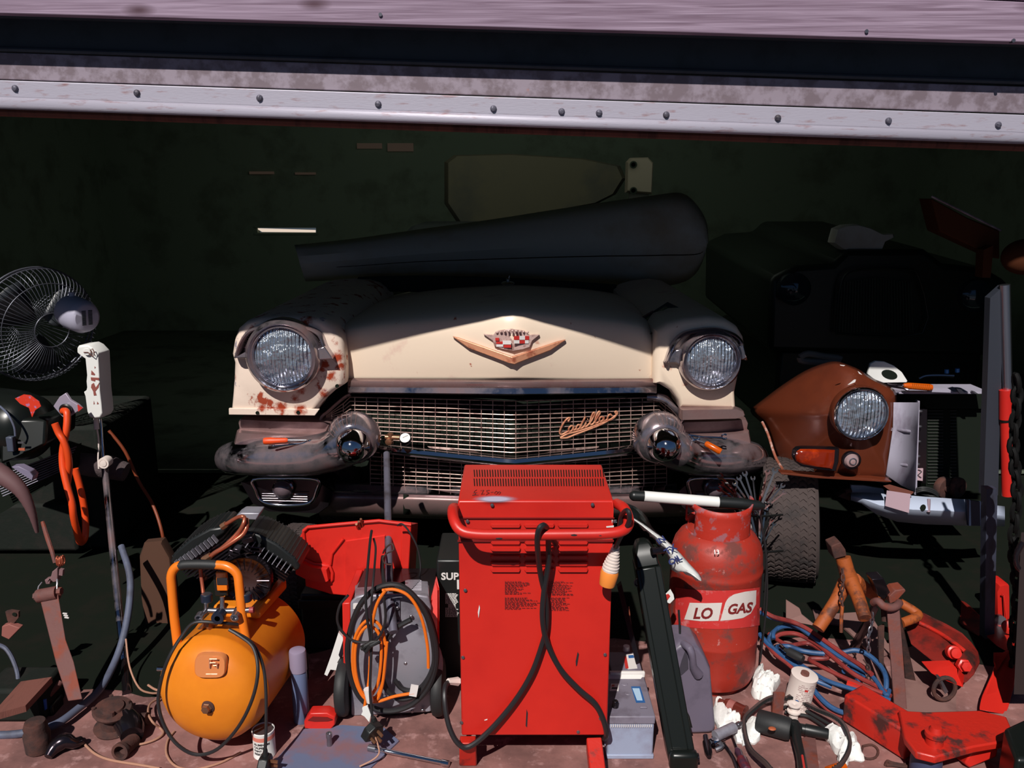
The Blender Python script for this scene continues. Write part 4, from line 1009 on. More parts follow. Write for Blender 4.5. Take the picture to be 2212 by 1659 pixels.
ae = thing('aerosol_can', 'tall blue grey aerosol can with lilac cap beside the compressor', 'aerosol can', c)
ht = .215
b = MB(); b.lathe(c,(0,0,1),[(.020,0),(.0215,.003),(.0215,ht*.68),(.020,ht*.70)],32); b.build('can', mat('blue grey can',(96,108,140),.4), ae)
b = MB(); b.lathe(c,(0,0,1),[(.0205,ht*.70),(.0225,ht*.71),(.0225,ht*.96),(.021,ht*.985),(.014,ht*1.0),(.001,ht*1.0)],32); b.build('cap', mat('lilac cap',(140,128,150),.5), ae)
bd = MB(); p_ = [G(x,y,.004) for x,y in ((588,1659),(596,1640),(655,1575),(740,1566),(830,1572),(862,1600),(800,1659),(700,1690),(588,1690))]
bd.prism(p_, (0,0,-.004)); tag(bd.build('board', blueboard, None, smooth=False), 'flat blue grey painted board lying on the floor under the tools', 'board')
c = G(712,1610,.004); b = MB(); b.lathe(c,(0,0,1),[(.0068,0),(.0068,.022),(.008,.024),(.008,.036),(.006,.036),(.0055,.03),(.001,.03)],18); tag(b.build('socket', steel), 'small steel socket standing upright on the blue board', 'socket')
# ratchet / extension bar
bb_ = thing('breaker_bar', 'long chrome extension bar lying in front of the red machine', 'tool', G(880,1640))
a_, c_ = G(797,1615,.012), G(970,1650,.012)
lathe_px(a_,c_,[(-.0,.001),(0,.0085),(.10,.0085),(.12,.006),(.9,.006),(.92,.008),(1,.008),(1,.001)],16).build('shaft', chromeclean, bb_)
lathe_px(a_,c_,[(-.002,.001),(-.002,.0092),(.09,.0092),(.1,.007)],12).build('collar', steel, bb_)
# red stapler-like scraper
sr = thing('red_tool_block', 'small red plastic handled block on the floor left of the small welder', 'tool', G(690,1570))
o_ = Z6([(934,1376),(972,1320),(1080,1318),(1130,1344),(1130,1392),(1100,1428),(1060,1432),(936,1416)],1.96)
b = MB(); b.pillow(o_,[((0,.035,0),.96),((0,.03,0),1),((0,.006,0),1),((0,0,0),.95)]); b.build('body', redplastic, sr, bevel=.002)
b = MB(); b.prism(Z6([(960,1366),(990,1344),(1080,1348),(1112,1362),(1080,1370),(1000,1372)],1.957),(0,.004,0)); b.build('finger_slot', mat('deep red shade',(110,22,18),.5), sr)
# white and black jug/bracket left of the small welder
wb = thing('white_bracket', 'white painted metal bracket behind the small welder', 'bracket', G(735,1500))
b = MB(); b.prism(Z6([(1150,820),(1185,860),(1180,940),(1140,1010),(1180,1010),(1180,1060),(1100,1050),(1080,1090),(1062,1080),(1105,960)],2.06),(0,.01,0)); b.build('plate', white, wb, smooth=False)
b = MB(); b.prism(Z6([(1180,860),(1222,830),(1220,900),(1160,980),(1150,960)],2.05),(0,.01,0)); b.build('dark_strap', darkchrome, wb, smooth=False)
ca_ = cable('flex', WW([(320,1480,1.98),(345,1492,1.95),(400,1490,1.93)]), .003, wirem, 'short pale flex behind the compressor', 'cable')
# ------------------------------------------------------------------ right of the red machine
Z9 = zf(1330,1060,6.32); ZA = zf(1520,1440,5.821); ZB = zf(2040,600,3.318); ZC = zf(2000,1080,2.865)
# ================= red gas cylinder
cc = G(1550,1508); R_ = .128; cc.y += R_*.8; cc.z = 0
gb = thing('gas_cylinder', 'scuffed red gas cylinder with white GAS lettering and 13 on its shoulder', 'gas cylinder', cc)
def zo(py, Y): return W(1550,py,Y).z
yf = cc.y - R_
zs = zo(1262,yf); ztp = zo(1172, cc.y-.09)
prof = [(.001,.02),(R_*.80,.02),(R_*.93,.028),(R_*.985,.05),(R_,.075),(R_,.15),(R_+.0015,.154),(R_+.0015,.160),(R_,.164),(R_,zs-.01),(R_+.002,zs-.006),(R_+.002,zs+.004),(R_,zs+.008),(R_,zs+.022),(R_*.985,zs+.048),(R_*.93,zs+.072),(R_*.83,zs+.092),(R_*.70,zs+.105),(R_*.5,zs+.114),(.001,zs+.118)]
b = MB(); b.lathe(cc,(0,0,1),prof,72); bt = b.build('body', gasred, gb)
b = MB(); b.lathe(cc,(0,0,1),[(R_*.72,.0),(R_*.74,.0),(R_*.78,.03),(R_*.76,.03),(R_*.72,.0)],48); b.build('foot_ring', gasred, gb)
# collar with cut-outs and dipped rim
zc_ = zs+.100; hc = zo(1108, cc.y-.088)-zc_
b = MB(); n = 72; rings = []
for k in range(n):
    a = 2*PI*k/n; front = -math.sin(a)   # 1 facing the camera
    top = zc_ + hc*(1.0 + .12*abs(math.cos(a))**3)*(1 if math.sin(a) < .25 else .30)
    lo_ = zc_ - .012
    col = []
    for j in range(6):
        z = lo_ + (top-lo_)*j/5; col.append(cc*1 + Vector((math.cos(a)*(.090+.003*(j==5)), math.sin(a)*(.090+.003*(j==5)), z-cc.z)))
    rings.append(col)
vs = [q for c_ in rings for q in c_]; fs = []
for k in range(n):
    a = 2*PI*(k+.5)/n
    cut = abs(math.cos(a)) > .86
    for j in range(5):
        if cut and 1 <= j <= 3: continue
        fs.append((k*6+j, ((k+1)%n)*6+j, ((k+1)%n)*6+j+1, k*6+j+1))
b.add(vs, fs); cl = b.build('collar', mat('scuffed red collar paint',(176,46,32),.5,col2=(150,92,98),scale=40,lo=.52,hi=.6,detail=8,rough2=.8,bump=.15), gb, solid=.004)
b = MB(); c_ = Vector((cc.x,cc.y,zs+.11)); b.cyl(c_, c_+Vector((0,0,.05)), .018, n=16); b.cyl(c_+Vector((-.04,0,.045)), c_+Vector((.04,0,.045)), .012, n=12); b.build('valve', brass, gb)
def cylmap(px, py, off=.0012, R=None):
    "nearest hit of the pixel ray with the cylinder side"
    R = (R or R_) + off
    d = ray(px,py); ox, oy = -cc.x, -cc.y
    A = d.x**2+d.y**2; B = 2*(ox*d.x+oy*d.y); C_ = ox*ox+oy*oy-R*R; D2 = max(0, B*B-4*A*C_)
    t = (-B-math.sqrt(D2))/(2*A); return Vector((0,0,H))+d*t
def patch(name, fn_top, fn_bot, xa, xb, m, off, nx=28, ny=4):
    b = MB(); rows_ = []
    for j in range(ny+1):
        rows_.append([cylmap(xa+(xb-xa)*i/nx, fn_top(xa+(xb-xa)*i/nx)*(1-j/ny)+fn_bot(xa+(xb-xa)*i/nx)*j/ny, off) for i in range(nx+1)])
    b.grid(rows_); return b.build(name, m, bt)
bandm = mat('worn red band',(200,52,50),.5,col2=(205,120,120),scale=34,lo=.55,hi=.68,detail=8)
patch('red_band', lambda x: 1268+8*(1-((x-1550)/95)**2), lambda x: 1350+9*(1-((x-1550)/95)**2), 1459, 1641, bandm, .0012)
lw = mat('worn white print',(214,206,200),.55,col2=(170,60,56),scale=48,lo=.66,hi=.68,detail=8)
def curve_patch(pts_top, pts_bot, name, m, off):
    b = MB(); rows_ = [[], [], [], []]
    n = 20
    def at(l, t):
        x = l[0][0] + (l[-1][0]-l[0][0])*t
        for i in range(len(l)-1):
            if l[i][0] <= x <= l[i+1][0]+1e-6:
                u = (x-l[i][0])/max(1e-6, l[i+1][0]-l[i][0]); return x, l[i][1]+(l[i+1][1]-l[i][1])*u
        return l[-1]
    for i in range(n+1):
        a_, c_ = at(pts_top,i/n), at(pts_bot,i/n)
        for j in range(4):
            rows_[j].append(cylmap(a_[0]+(c_[0]-a_[0])*j/3, a_[1]+(c_[1]-a_[1])*j/3, off))
    b.grid(rows_); return b.build(name, m, bt)
curve_patch([(1490,1302),(1525,1303),(1560,1302)],[(1478,1338),(1515,1342),(1552,1341)],'white_parallelogram', lw, .0022)
curve_patch([(1567,1302),(1572,1293),(1585,1284),(1610,1278),(1634,1275)],[(1556,1341),(1580,1339),(1605,1335),(1622,1325),(1633,1305)],'white_leaf', lw, .0022)
def cyltext(s, size, px, py, m, off, slope=0, shear=.25, bold=.0012):
    o = W(px,py,yf); s_ = sc(yf, o.z)
    def fn(q):      # q.x, q.z in metres on the plane -> pixel -> cylinder
        return cylmap(px + q.x/s_, py - q.z/(s_*.97) + slope*q.x/s_, off + q.y*0)
    return text(s, size, m, bt, onplane((0,0,0),(1,0,0),(0,0,1)), fn=fn, bold=bold, shear=shear, ext=0)
cyltext('LO', .040, 1496, 1336, redink_dark, .0036, 0)
cyltext('GAS', .036, 1570, 1327, redink_dark, .0036, -.10)
text('13', .017, labelw, bt, onplane(W(1541,1197,cc.y-.116-.010),(1,0,0),(0,.62,.78)), bold=.0004)
# ================= inspection lamp across the cylinder
il = thing('inspection_lamp', 'white tube inspection lamp with black ends resting across the gas cylinder top', 'work light', W(1510,1090,2.16))
yl = cc.y-.03
b = MB(); b.cyl(W(1370,1071,yl),W(1392,1072,yl),.0145,n=20); b.ball(W(1370,1071,yl),.0145,n=14); b.build('end_cap', blackplastic, il)
b = MB(); b.cyl(W(1391,1072,yl),W(1554,1085,yl),.0150,n=24); b.build('tube', white, il)
b = MB(); b.tube(WW([(1552,1085,yl),(1600,1088,yl),(1640,1092,yl),(1652,1094,yl)]),[.0160,.0160,.013,.006],20); b.build('handle', blackplastic, il)
cable('flex', WW([(1650,1094,yl),(1644,1120,2.2),(1655,1200,2.2),(1657,1290,2.2),(1648,1380,2.2),(1642,1430,2.2)]), .0028, blackcable, parent=il)
cable('flex', Z9([(1460,240,2.3),(1560,190,2.3),(1700,180,2.3),(1840,230,2.28),(1950,330,2.25),(2020,600,2.22),(2060,900,2.2),(2050,1200,2.2),(2020,1640,2.2)]), .0026, blackcable, 'thin black lead looping out of the gas cylinder collar', 'cable')
# ================= spanners fanned out behind the cylinder
def spanner(name='spanner', L_=.19, m=chromeclean):
    b = MB(); w = .0055
    b.prism([(-w,-.0018,0),(w,-.0018,0),(w*.8,-.0018,L_),(-w*.8,-.0018,L_)],(0,.0036,0))
    # open jaw
    j = [(-.006,L_),(-.013,L_+.008),(-.014,L_+.02),(-.008,L_+.027),(-.006,L_+.013),(.006,L_+.013),(.008,L_+.027),(.014,L_+.02),(.013,L_+.008),(.006,L_)]
    b.prism([(x,-.0025,z) for x,z in j],(0,.005,0))
    ring = [(math.cos(a)*.0095,0,-.008+math.sin(a)*.0095) for a in [2*PI*k/14 for k in range(14)]]
    b.tube(ring,.0032,6,closed=True)
    return b.build(name, m, None)
sp0 = spanner(); rnd = random.Random(11)
fan = []
for k in range(13): fan.append((1636,1112, -1.0+k*.155, rnd.uniform(.65,1.0), 2.42+.012*k))
for k in range(9): fan.append((1640,1190, -.75+k*.16, rnd.uniform(.6,.95), 2.44+.012*k))
for i,(px,py,a,s_,Y) in enumerate(fan):
    o = sp0 if i == 0 else sp0.copy()
    if i: COL.objects.link(o)
    o.location = W(px,py,Y); o.rotation_euler = (rnd.uniform(-.25,.1), -a if i % 2 else -a*.92, rnd.uniform(-.5,.5)); o.scale = (s_*.75,)*3
    o.rotation_euler[1] = a - .1
    tag(o, 'chrome spanner in the bundle fanned out behind the gas cylinder', 'spanner', 'spanners bundled behind the gas cylinder')
sr_ = thing('spanner_rack', 'dark wire rack holding the bundle of spanners behind the gas cylinder', 'rack', (W(1640,1112,2.5).x,2.56,0))
b = MB(); q = W(1650,1112,2.56); b.box((q.x,2.60,q.z/2),(.05,.03,q.z)); b.build('post', blackplastic, sr_)
b = MB()
for py in (1112,1190):
    b.tube([W(1600,py,2.56),W(1640,py+3,2.44),W(1690,py,2.56)],.004,6,smooth=3)
b.build('loop', blackplastic, sr_)
# ================= big loose tyres
t_ = thing('tyre', 'loose off-road tyre standing in the shade right of the gas cylinder', 'tyre', (W(1710,1290,2.95).x,3.0,0))
wheel(Vector((W(1708,1150,2.86).x, 2.88, .225)), .225, .19, (1,-.30,.08), 'carcass', t_, ncol=6)
t_ = thing('tyre', 'loose tyre standing in the shade behind the orange compressor', 'tyre', (W(640,1290,2.75).x,2.8,0))
wheel(Vector((W(655,1250,2.62).x, 2.62, .15)), .15, .12, (1,-.2,0), 'carcass', t_, ncol=4)
# ================= black hydraulic strut leaning in front of the cylinder
st = thing('steel_beam', 'long black painted steel beam with pins standing against the red machine', 'steel arm', G(1450,1655))
a_, c_ = W(1470,1640,1.83), W(1396,1215,2.02); a_.z = max(a_.z,.02)
X_, Y_, D_ = frame(c_-a_, Vector((0,1,0)))
def rect(c, w, d): return [c - X_*w - Vector((0,d,0)), c + X_*w - Vector((0,d,0)), c + X_*w + Vector((0,d,0)), c - X_*w + Vector((0,d,0))]
b = MB(); b.loft([rect(a_,.034,.03), rect(c_,.033,.032)]); bx = b.build('box_section', black, st, bevel=.003)
b = MB(); b.tube([a_-X_*.018-Vector((0,.031,0)), c_-X_*.018-Vector((0,.033,0))], .002, 6); b.tube([a_+X_*.02-Vector((0,.031,0)), c_+X_*.022-Vector((0,.033,0))], .0015, 6); b.build('weld_line', black, bx)
b = MB(); e_ = c_ + (c_-a_).normalized()*.055
b.loft([rect(c_,.030,.030), rect(c_+(e_-c_)*.5,.029,.028), rect(e_,.018,.02), rect(e_+(e_-c_)*.12,.01,.01)]); b.build('top_cap', black, st, bevel=.006)
b = MB(); p_ = Z9([(490,830,1.99),(670,800,2.0)]); b.cyl(p_[0],p_[1],.0095,n=18); b.build('top_pin', darkchrome, st)
b = MB(); q = Z9([(310,1255)],1.982)[0]; b.lathe(q,(0,-1,0),[(.012,-.002),(.012,.002),(.010,.002),(.008,.0)],24); b.lathe(q,(0,-1,0),[(.003,0),(.003,.003),(.001,.004)],10); b.build('bolt_boss', darkchrome, st)
b = MB(); p_ = Z7([(1370,1605,1.80),(1434,1602,1.80)]); b.cyl(p_[0],p_[1],.0105,n=18); b.build('foot_pin', darkchrome, st)
b = MB(); p_ = Z7([(1300,1640,1.79)]); b.box(a_+Vector((0,-.03,.01)),(.07,.03,.05)); b.build('foot_block', black, st, bevel=.01)
b = MB(); p_ = Z7([(1370,1350,1.86),(1385,1380,1.86),(1400,1440,1.86),(1362,1440,1.86)]); b.prism(p_,(0,.004,0)); b.build('tab', black, st)
s2 = thing('steel_strap', 'thin dark steel strap leaning between the red machine and the black arm', 'steel bar', G(1375,1430))
b = MB(); b.prism([W(1334,1270,2.12),W(1343,1262,2.12),W(1382,1425,2.05),W(1373,1432,2.05)],(0,.02,0)); b.build('bar', darkchrome, s2, smooth=False)
b = MB(); b.tube([W(1358,1310,2.14),W(1371,1420,2.08)],.002,6); b.build('edge_rod', copper, s2)
# ================= torn bag
def rough_poly(l, amp, seed=1, step=.6):
    rnd = random.Random(seed); out = []
    for i in range(len(l)):
        a, c = l[i], l[(i+1) % len(l)]; out.append(a)
        n = max(1,int(math.dist(a[:2],c[:2])/ (30)))
        for k in range(1,n):
            t = k/n; out.append((a[0]+(c[0]-a[0])*t+rnd.uniform(-amp,amp), a[1]+(c[1]-a[1])*t+rnd.uniform(-amp,amp)))
    return out
bg_ = thing('torn_bag', 'torn black and white plastic bag with blue letters hanging over the gas cylinder', 'plastic bag', Z9([(900,1250)],2.12)[0])
top = [(200,345),(360,440),(560,580),(700,680),(860,830),(1000,990),(1150,1150),(1180,1230)]
bot = [(200,380),(300,460),(410,560),(530,670),(690,880),(790,1100),(930,1120),(1130,1230)]
topc = catmull([Vector((x,y,0)) for x,y in top],5); botc = catmull([Vector((x,y,0)) for x,y in bot],5)
rnd = random.Random(5); rows_ = []
n = len(topc)
def bagY(x, t): return 2.03 - .02*math.sin(PI*t) - .035*(x/1180)
for j in range(6):
    t = j/5; row = []
    for i in range(n):
        q = topc[i]*(1-t) + botc[i]*t
        jx, jy = (rnd.uniform(-14,14), rnd.uniform(-14,14)) if j == 5 else (0,0)
        row.append(Z9([(q.x+jx, q.y+jy, bagY(q.x,t) + .003*noise.noise(Vector((q.x*.02,q.y*.02,0))))])[0])
    rows_.append(row)
b = MB(); b.grid(rows_); sh = b.build('white_sheet', whitetorn, bg_, solid=.0015)
def bt_(s, x, y, size, ang):
    o = Z9([(x,y,bagY(x,.5)-.012)])[0]; return text(s, size, inkblue, sh, onplane(o,(math.cos(ang),0,math.sin(ang)),(-math.sin(ang),0,math.cos(ang))), bold=.0006, ext=.0004)
bt_('IN', 590, 735, .022, .62); bt_('TX', 700, 880, .024, .62); bt_('OIL', 745, 1025, .023, .55)
b = MB()
tp2 = [(70,150),(180,180),(300,240),(420,350),(500,500),(620,620),(760,760)]; bt2 = [(90,300),(200,420),(300,520),(400,600),(480,660),(560,740),(640,900)]
tc2 = catmull([Vector((x,y,0)) for x,y in tp2],4); bc2 = catmull([Vector((x,y,0)) for x,y in bt2],4); rows_ = []
for j in range(6):
    rows_.append([Z9([((a*(1-j/5)+c*(j/5)).x,(a*(1-j/5)+c*(j/5)).y, 2.10-.03*math.sin(PI*j/5)+.01*noise.noise(a*.01+Vector((j,0,0))))])[0] for a,c in zip(tc2,bc2)])
b.grid(rows_); b.build('black_sheet', black, bg_, solid=.0015)
b = MB(); p_ = [Vector((x,y,0)) for x,y in [(660,1440),(700,1400),(750,1350),(790,1420),(800,1480),(740,1540),(680,1520)]]
b.prism([Z9([(q.x,q.y,2.03)])[0] for q in p_],(0,.004,0)); b.build('white_scrap', whitetorn, bg_, smooth=False)
b = MB(); b.prism(Z9([(670,1430),(720,1410),(745,1440),(700,1500),(672,1480)],2.028),(0,.002,0)); b.build('red_print', redenamel, bg_, smooth=False)
b = MB(); b.prism(Z9([(668,1480),(690,1500),(710,1530),(680,1515)],2.027),(0,.002,0)); b.build('blue_print', inkblue, bg_, smooth=False)
# ================= car batteries
def battery(px0, px1, pyb, pyt, pyback, name, label, base_h=None):
    p0 = G((px0+px1)/2, pyb); Y = p0.y; x0 = W(px0,pyb,Y).x; x1 = W(px1,pyb,Y).x; zt_ = W(px0,pyt,Y).z
    yb_ = G((px0+px1)/2, pyback, zt_).y
    t = thing(name, label, 'car battery', ((x0+x1)/2,(Y+yb_)/2,0)); cx, cy = (x0+x1)/2, (Y+yb_)/2; wx, wy = x1-x0, yb_-Y
    b = MB(); b.box((cx,cy,(zt_-.02)/2+.003),(wx*.97,wy*.97,zt_-.026)); b.build('case', batt, t, bevel=.004)
    b = MB(); b.box((cx,cy,.006),(wx*1.0,wy,.012)); b.build('base_flange', batt, t, bevel=.002)
    b = MB(); b.box((cx,cy,zt_-.011),(wx,wy,.022)); ld = b.build('lid', batttop, t, bevel=.003)
    b = MB()
    for k in range(20): b.box((x0+wx*(.08+.84*k/19),Y-.0005,zt_-.026),(.0018,.004,.006))
    b.build('lid_teeth', labelw, ld)
    return t, (x0,x1,Y,yb_,zt_), ld
t, (x0,x1,Y,yb_,zt_), ld = battery(1310,1412,1640,1548,1462,'car_battery','pale blue grey car battery in front, at the foot of the red machine')
b = MB(); b.prism([Vector((x0+.004,yb_-.01,zt_)),Vector((x1-.012,yb_-.01,zt_)),Vector((x1-.006,yb_,zt_)),Vector((x1-.006,yb_,zt_+.006)),Vector((x0+.004,yb_,zt_+.006))],(0,.004,0)); b.build('carry_strap', labelw, t)
def label_on(px, pts, z, m, nm, par, off=.0006):
    b = MB(); b.prism([G(a,c,z+off) for a,c in pts],(0,0,.0005)); return b.build(nm, m, par, smooth=False)
label_on(0,[(1363,1483),(1383,1483),(1394,1518),(1374,1518)],zt_,labelb,'blue_label',ld)
label_on(0,[(1366,1487),(1381,1487),(1388,1513),(1376,1513)],zt_,mat('label pale blue',(170,200,225),.5),'label_print',ld,.0012)
label_on(0,[(1320,1477),(1337,1477),(1336,1493),(1317,1493)],zt_,labelw,'warning_label',ld)
label_on(0,[(1322,1479),(1328,1479),(1327,1483),(1321,1483)],zt_,redenamel,'warning_red',ld,.0012)
label_on(0,[(1322,1485),(1334,1485),(1333,1488),(1321,1488)],zt_,ink,'warning_black',ld,.0012)
c_ = G(1329,1527,zt_); b = MB(); b.lathe(c_,(0,0,1),[(.0085,0),(.0075,.016),(.006,.018),(.001,.017)],20); b.build('terminal', darkchrome, ld)
c_ = G(1390,1530,zt_); b = MB(); b.box(c_+Vector((0,0,.003)),(.018,.006,.004)); b.build('terminal_cover', batttop, ld, bevel=.001)
for q in ((1349,1477),(1356,1497)):
    c_ = G(*q,zt_); b = MB(); b.lathe(c_,(0,0,1),[(.009,0),(.008,.0012),(.001,.0015)],20); b.build('vent_plug', batttop, ld)
# rear battery
t, (x0,x1,Y,yb_,zt_), ld = battery(1318,1385,1545,1453,1408,'car_battery','second grey topped car battery, behind the front one')
b = MB(); b.box(((x0+x1)/2,Y-.002,zt_-.003),(x1-x0+.01,.010,.016)); b.build('white_rim', labelw, ld, bevel=.002)
label_on(0,[(1352,1414),(1369,1412),(1377,1444),(1356,1446)],zt_,labelw,'label',ld)
label_on(0,[(1357,1416),(1368,1415),(1370,1421),(1358,1422)],zt_,labelb,'label_blue',ld,.0012)
label_on(0,[(1347,1418),(1353,1418),(1358,1444),(1351,1444)],zt_,redenamel,'label_red',ld,.0012)
b = MB(); b.lathe(G(1353,1405,zt_),(0,0,1),[(.010,0),(.009,.014),(.001,.015)],20); b.build('white_cap', labelw, ld)
# ================= grey oil jug
jg = thing('oil_jug', 'grey plastic oil jug with moulded handle and black cap beside the gas cylinder', 'jug', G(1505,1592))
jY = G(1505,1590).y
jug = mat('grey jug plastic',(104,96,112),.45,col2=(84,78,92),scale=6)
o_ = Z7([(1288,1015),(1330,985),(1372,985),(1428,1000),(1465,1045),(1500,1120),(1506,1200),(1528,1440),(1520,1475),(1490,1482),(1376,1486),(1350,1300),(1330,1165),(1300,1150)],jY)
b = MB(); b.pillow(o_,[((0,.11,0),.9),((0,.10,0),1),((0,.012,0),1),((0,0,0),.93)]); b.build('body', jug, jg, bevel=.004, segs=3)
b = MB(); b.tube(Z7([(1352,985,jY+.01),(1385,1010,jY-.018),(1400,1060,jY-.02),(1405,1110,jY-.012),(1430,1150,jY+.002)]),[.011,.010,.009,.010,.014],12,smooth=3); b.build('handle', jug, jg)
b = MB(); b.prism(Z7([(1320,1150),(1340,1080),(1362,1020),(1375,1060),(1378,1120),(1340,1155)],jY-.0015),(0,.003,0)); b.build('handle_hollow', mat('dark jug hollow',(60,56,66),.6), jg)
b = MB(); q = Z7([(1348,985)],jY+.04)[0]; b.lathe(q,(0,0,1),[(.0145,-.005),(.0145,.014),(.013,.016),(.001,.016)],24); cp_ = b.build('cap', blackplastic, jg)
b = MB(); 
for k in range(16):
    a = 2*PI*k/16; b.box(q+Vector((math.cos(a)*.0145,math.sin(a)*.0145,.005)),(.0015,.0015,.014))
b.build('cap_ribs', blackplastic, cp_)
b = MB(); b.tube(Z7([(1332,940,jY+.05),(1330,880,jY+.06),(1325,800,jY+.07)]),.003,8); b.build('spout', blackplastic, jg)
# ================= rags
def ragm(pts, z, name, label, seed, hgt=.03):
    rnd = random.Random(seed); n = 14; base_ = [G(x,y,0) for x,y in pts]; base_ = catmull(base_, 3, True); c = sum(base_,Vector())/len(base_)
    rows_ = []
    for k in (1.0,1.04,.96,.86,.74,.62,.5,.38,.26,.14,.02):
        r = []
        for i,q in enumerate(base_):
            p = c + (q-c)*k; h = hgt*(.55+.45*(1-k**2)) if k < 1.0 else .004
            nz = (abs(noise.noise(Vector((p.x*34+seed, p.y*34, seed*3.1))))*2-.5)*.8 + (abs(noise.noise(Vector((p.x*80, p.y*80, seed))))*2-.4)*.5 
            p = p + Vector((nz*.010, nz*.008, 0)); p.z = max(.001, z + (h*(1+nz*.42) if k < 1.0 else (.0 if k == 1.0 else .006+abs(nz)*.006))); r.append(p)
        rows_.append(r)
    b = MB(); b.loft(rows_, True, True)
    # a few standing folds
    o = b.build(name, rag, None, ang=28); return tag(o, label, 'rag', 'crumpled white rags')
def za(l): return [(1520+x/5.821,1440+y/5.821) for x,y in l]
ragm(za([(650,120),(720,60),(780,150),(920,180),(950,240),(890,330),(870,440),(790,470),(690,440),(620,370),(610,260)]),0,'rag','crumpled white rag against the foot of the gas cylinder',1,.045)
ragm(za([(140,460),(220,440),(280,560),(400,600),(460,700),(480,800),(520,1000),(430,960),(330,880),(240,860),(160,780)]),0,'rag','crumpled white rag under the grey air tool',2,.028)
ragm(za([(560,700),(630,660),(690,740),(725,850),(690,950),(600,1000),(540,940),(530,800)]),0,'rag','small crumpled white rag between the drive belt and black tool',3,.024)
ragm(za([(1490,860),(1600,790),(1700,840),(1800,880),(1880,890),(1940,1040),(2010,1180),(1980,1210),(1840,1190),(1780,1275),(1680,1240),(1690,1140),(1560,1000)]),0,'rag','crumpled white rag under the right side of the drive belt',4,.034)
# ================= belt, black tool, small tools
def gz(l, z): return [G(1520+x/5.821,1440+y/5.821,z) for x,y in l]
loop = gz([(1040,400),(860,410),(700,460),(570,560),(505,680),(510,820),(560,960),(640,1090),(760,1230),(900,1330),(1300,1420),(1700,1260),(1810,1130),(1850,980),(1830,860),(1740,730),(1560,600),(1400,500),(1200,420)],.045)
cl = catmull(loop,5,True); n = len(cl)
b = MB(); rings = []
for i,q in enumerate(cl):
    t = (cl[(i+1) % n]-cl[i-1]).normalized(); nrm = Vector((t.y,-t.x,0)); c = q + Vector((0,0,.006*math.sin(i*.35)))
    rings.append([c+nrm*.0028-Vector((0,0,.0055)), c+nrm*.0028+Vector((0,0,.0055)), c-nrm*.0035+Vector((0,0,.004)), c-nrm*.0035-Vector((0,0,.004))])
rings.append(rings[0]); b.loft(rings,False,False); db = b.build('drive_belt', mat('perished brown belt',(70,52,50),.8), None); tag(db,'large ribbed brown drive belt loop lying over the tools and rags','drive belt')
b = MB()
for i in range(0,n,1):
    for u in (0,.5):
        q = cl[i]*(1-u)+cl[(i+1)%n]*u; t = (cl[(i+1) % n]-cl[i-1]).normalized(); nrm = Vector((t.y,-t.x,0)); b.box(q+Vector((0,0,.006*math.sin((i+u)*.35)))-nrm*.0045,(.0026,.0026,.009))
b.build('belt_teeth', matblack, db)
sb = cable('belt', gz([(980,520),(1100,500),(1250,540),(1400,620),(1600,740),(1700,830),(1560,780),(1440,700),(1300,620),(1150,600),(1020,570)],.015), .0045, matblack, 'smaller black toothed belt twisted inside the large drive belt', 'drive belt', k=4)
bt2_ = thing('impact_driver', 'black cylindrical power tool with an orange spot lying inside the drive belt', 'power tool', G(1675,1570))
a_, c_ = G(1635,1556,.034), G(1708,1576,.034)
d_ = (c_-a_)
lathe_px(a_,c_,[(0,.001),(0,.026),(.06,.030),(.9,.030),(1,.027),(1,.001)],28).build('motor_body', matblack, bt2_)
e_ = G(1722,1572,.03); lathe_px(c_-d_*.02,e_,[(0,.017),(.3,.020),(1,.018)],20).build('gear_neck', blackplastic, bt2_)
f_ = G(1790,1586,.03); lathe_px(e_,f_,[(0,.013),(.25,.013),(.26,.015),(.95,.014),(1,.012),(1,.001)],20).build('nose', blackplastic, bt2_)
b = MB(); p_ = [G(1716,1562,.04),G(1722,1600,.034),G(1731,1640,.03),G(1736,1690,.03)]; b.tube(p_,[.013,.012,.012,.014],14,smooth=3); b.build('handle', blackplastic, bt2_)
b = MB(); p_ = [G(1733,1632,.044),G(1741,1680,.044)]; b.tube(p_,.003,6); b.build('red_stripe', redenamel, bt2_)
q = G(1668,1574,.058); b = MB(); b.ball(q,.010,1,.8,.35,16); b.build('orange_spot', mat('worn orange spot',(166,84,50),.6), bt2_)
sc_ = thing('spool', 'small white plastic spool standing beside the black power tool', 'spool', G(1712,1562))
b = MB(); b.lathe(G(1713,1560,.0),(0,0,1),[(.014,.03),(.018,.032),(.018,.036),(.010,.037),(.009,.05),(.017,.052),(.017,.055),(.006,.056),(.001,.053)],28); b.build('reel', offwhite, sc_)
b = MB(); b.lathe(G(1713,1560,.0),(0,0,1),[(.012,0),(.012,.03),(.001,.031)],20); b.build('stem', offwhite, sc_)
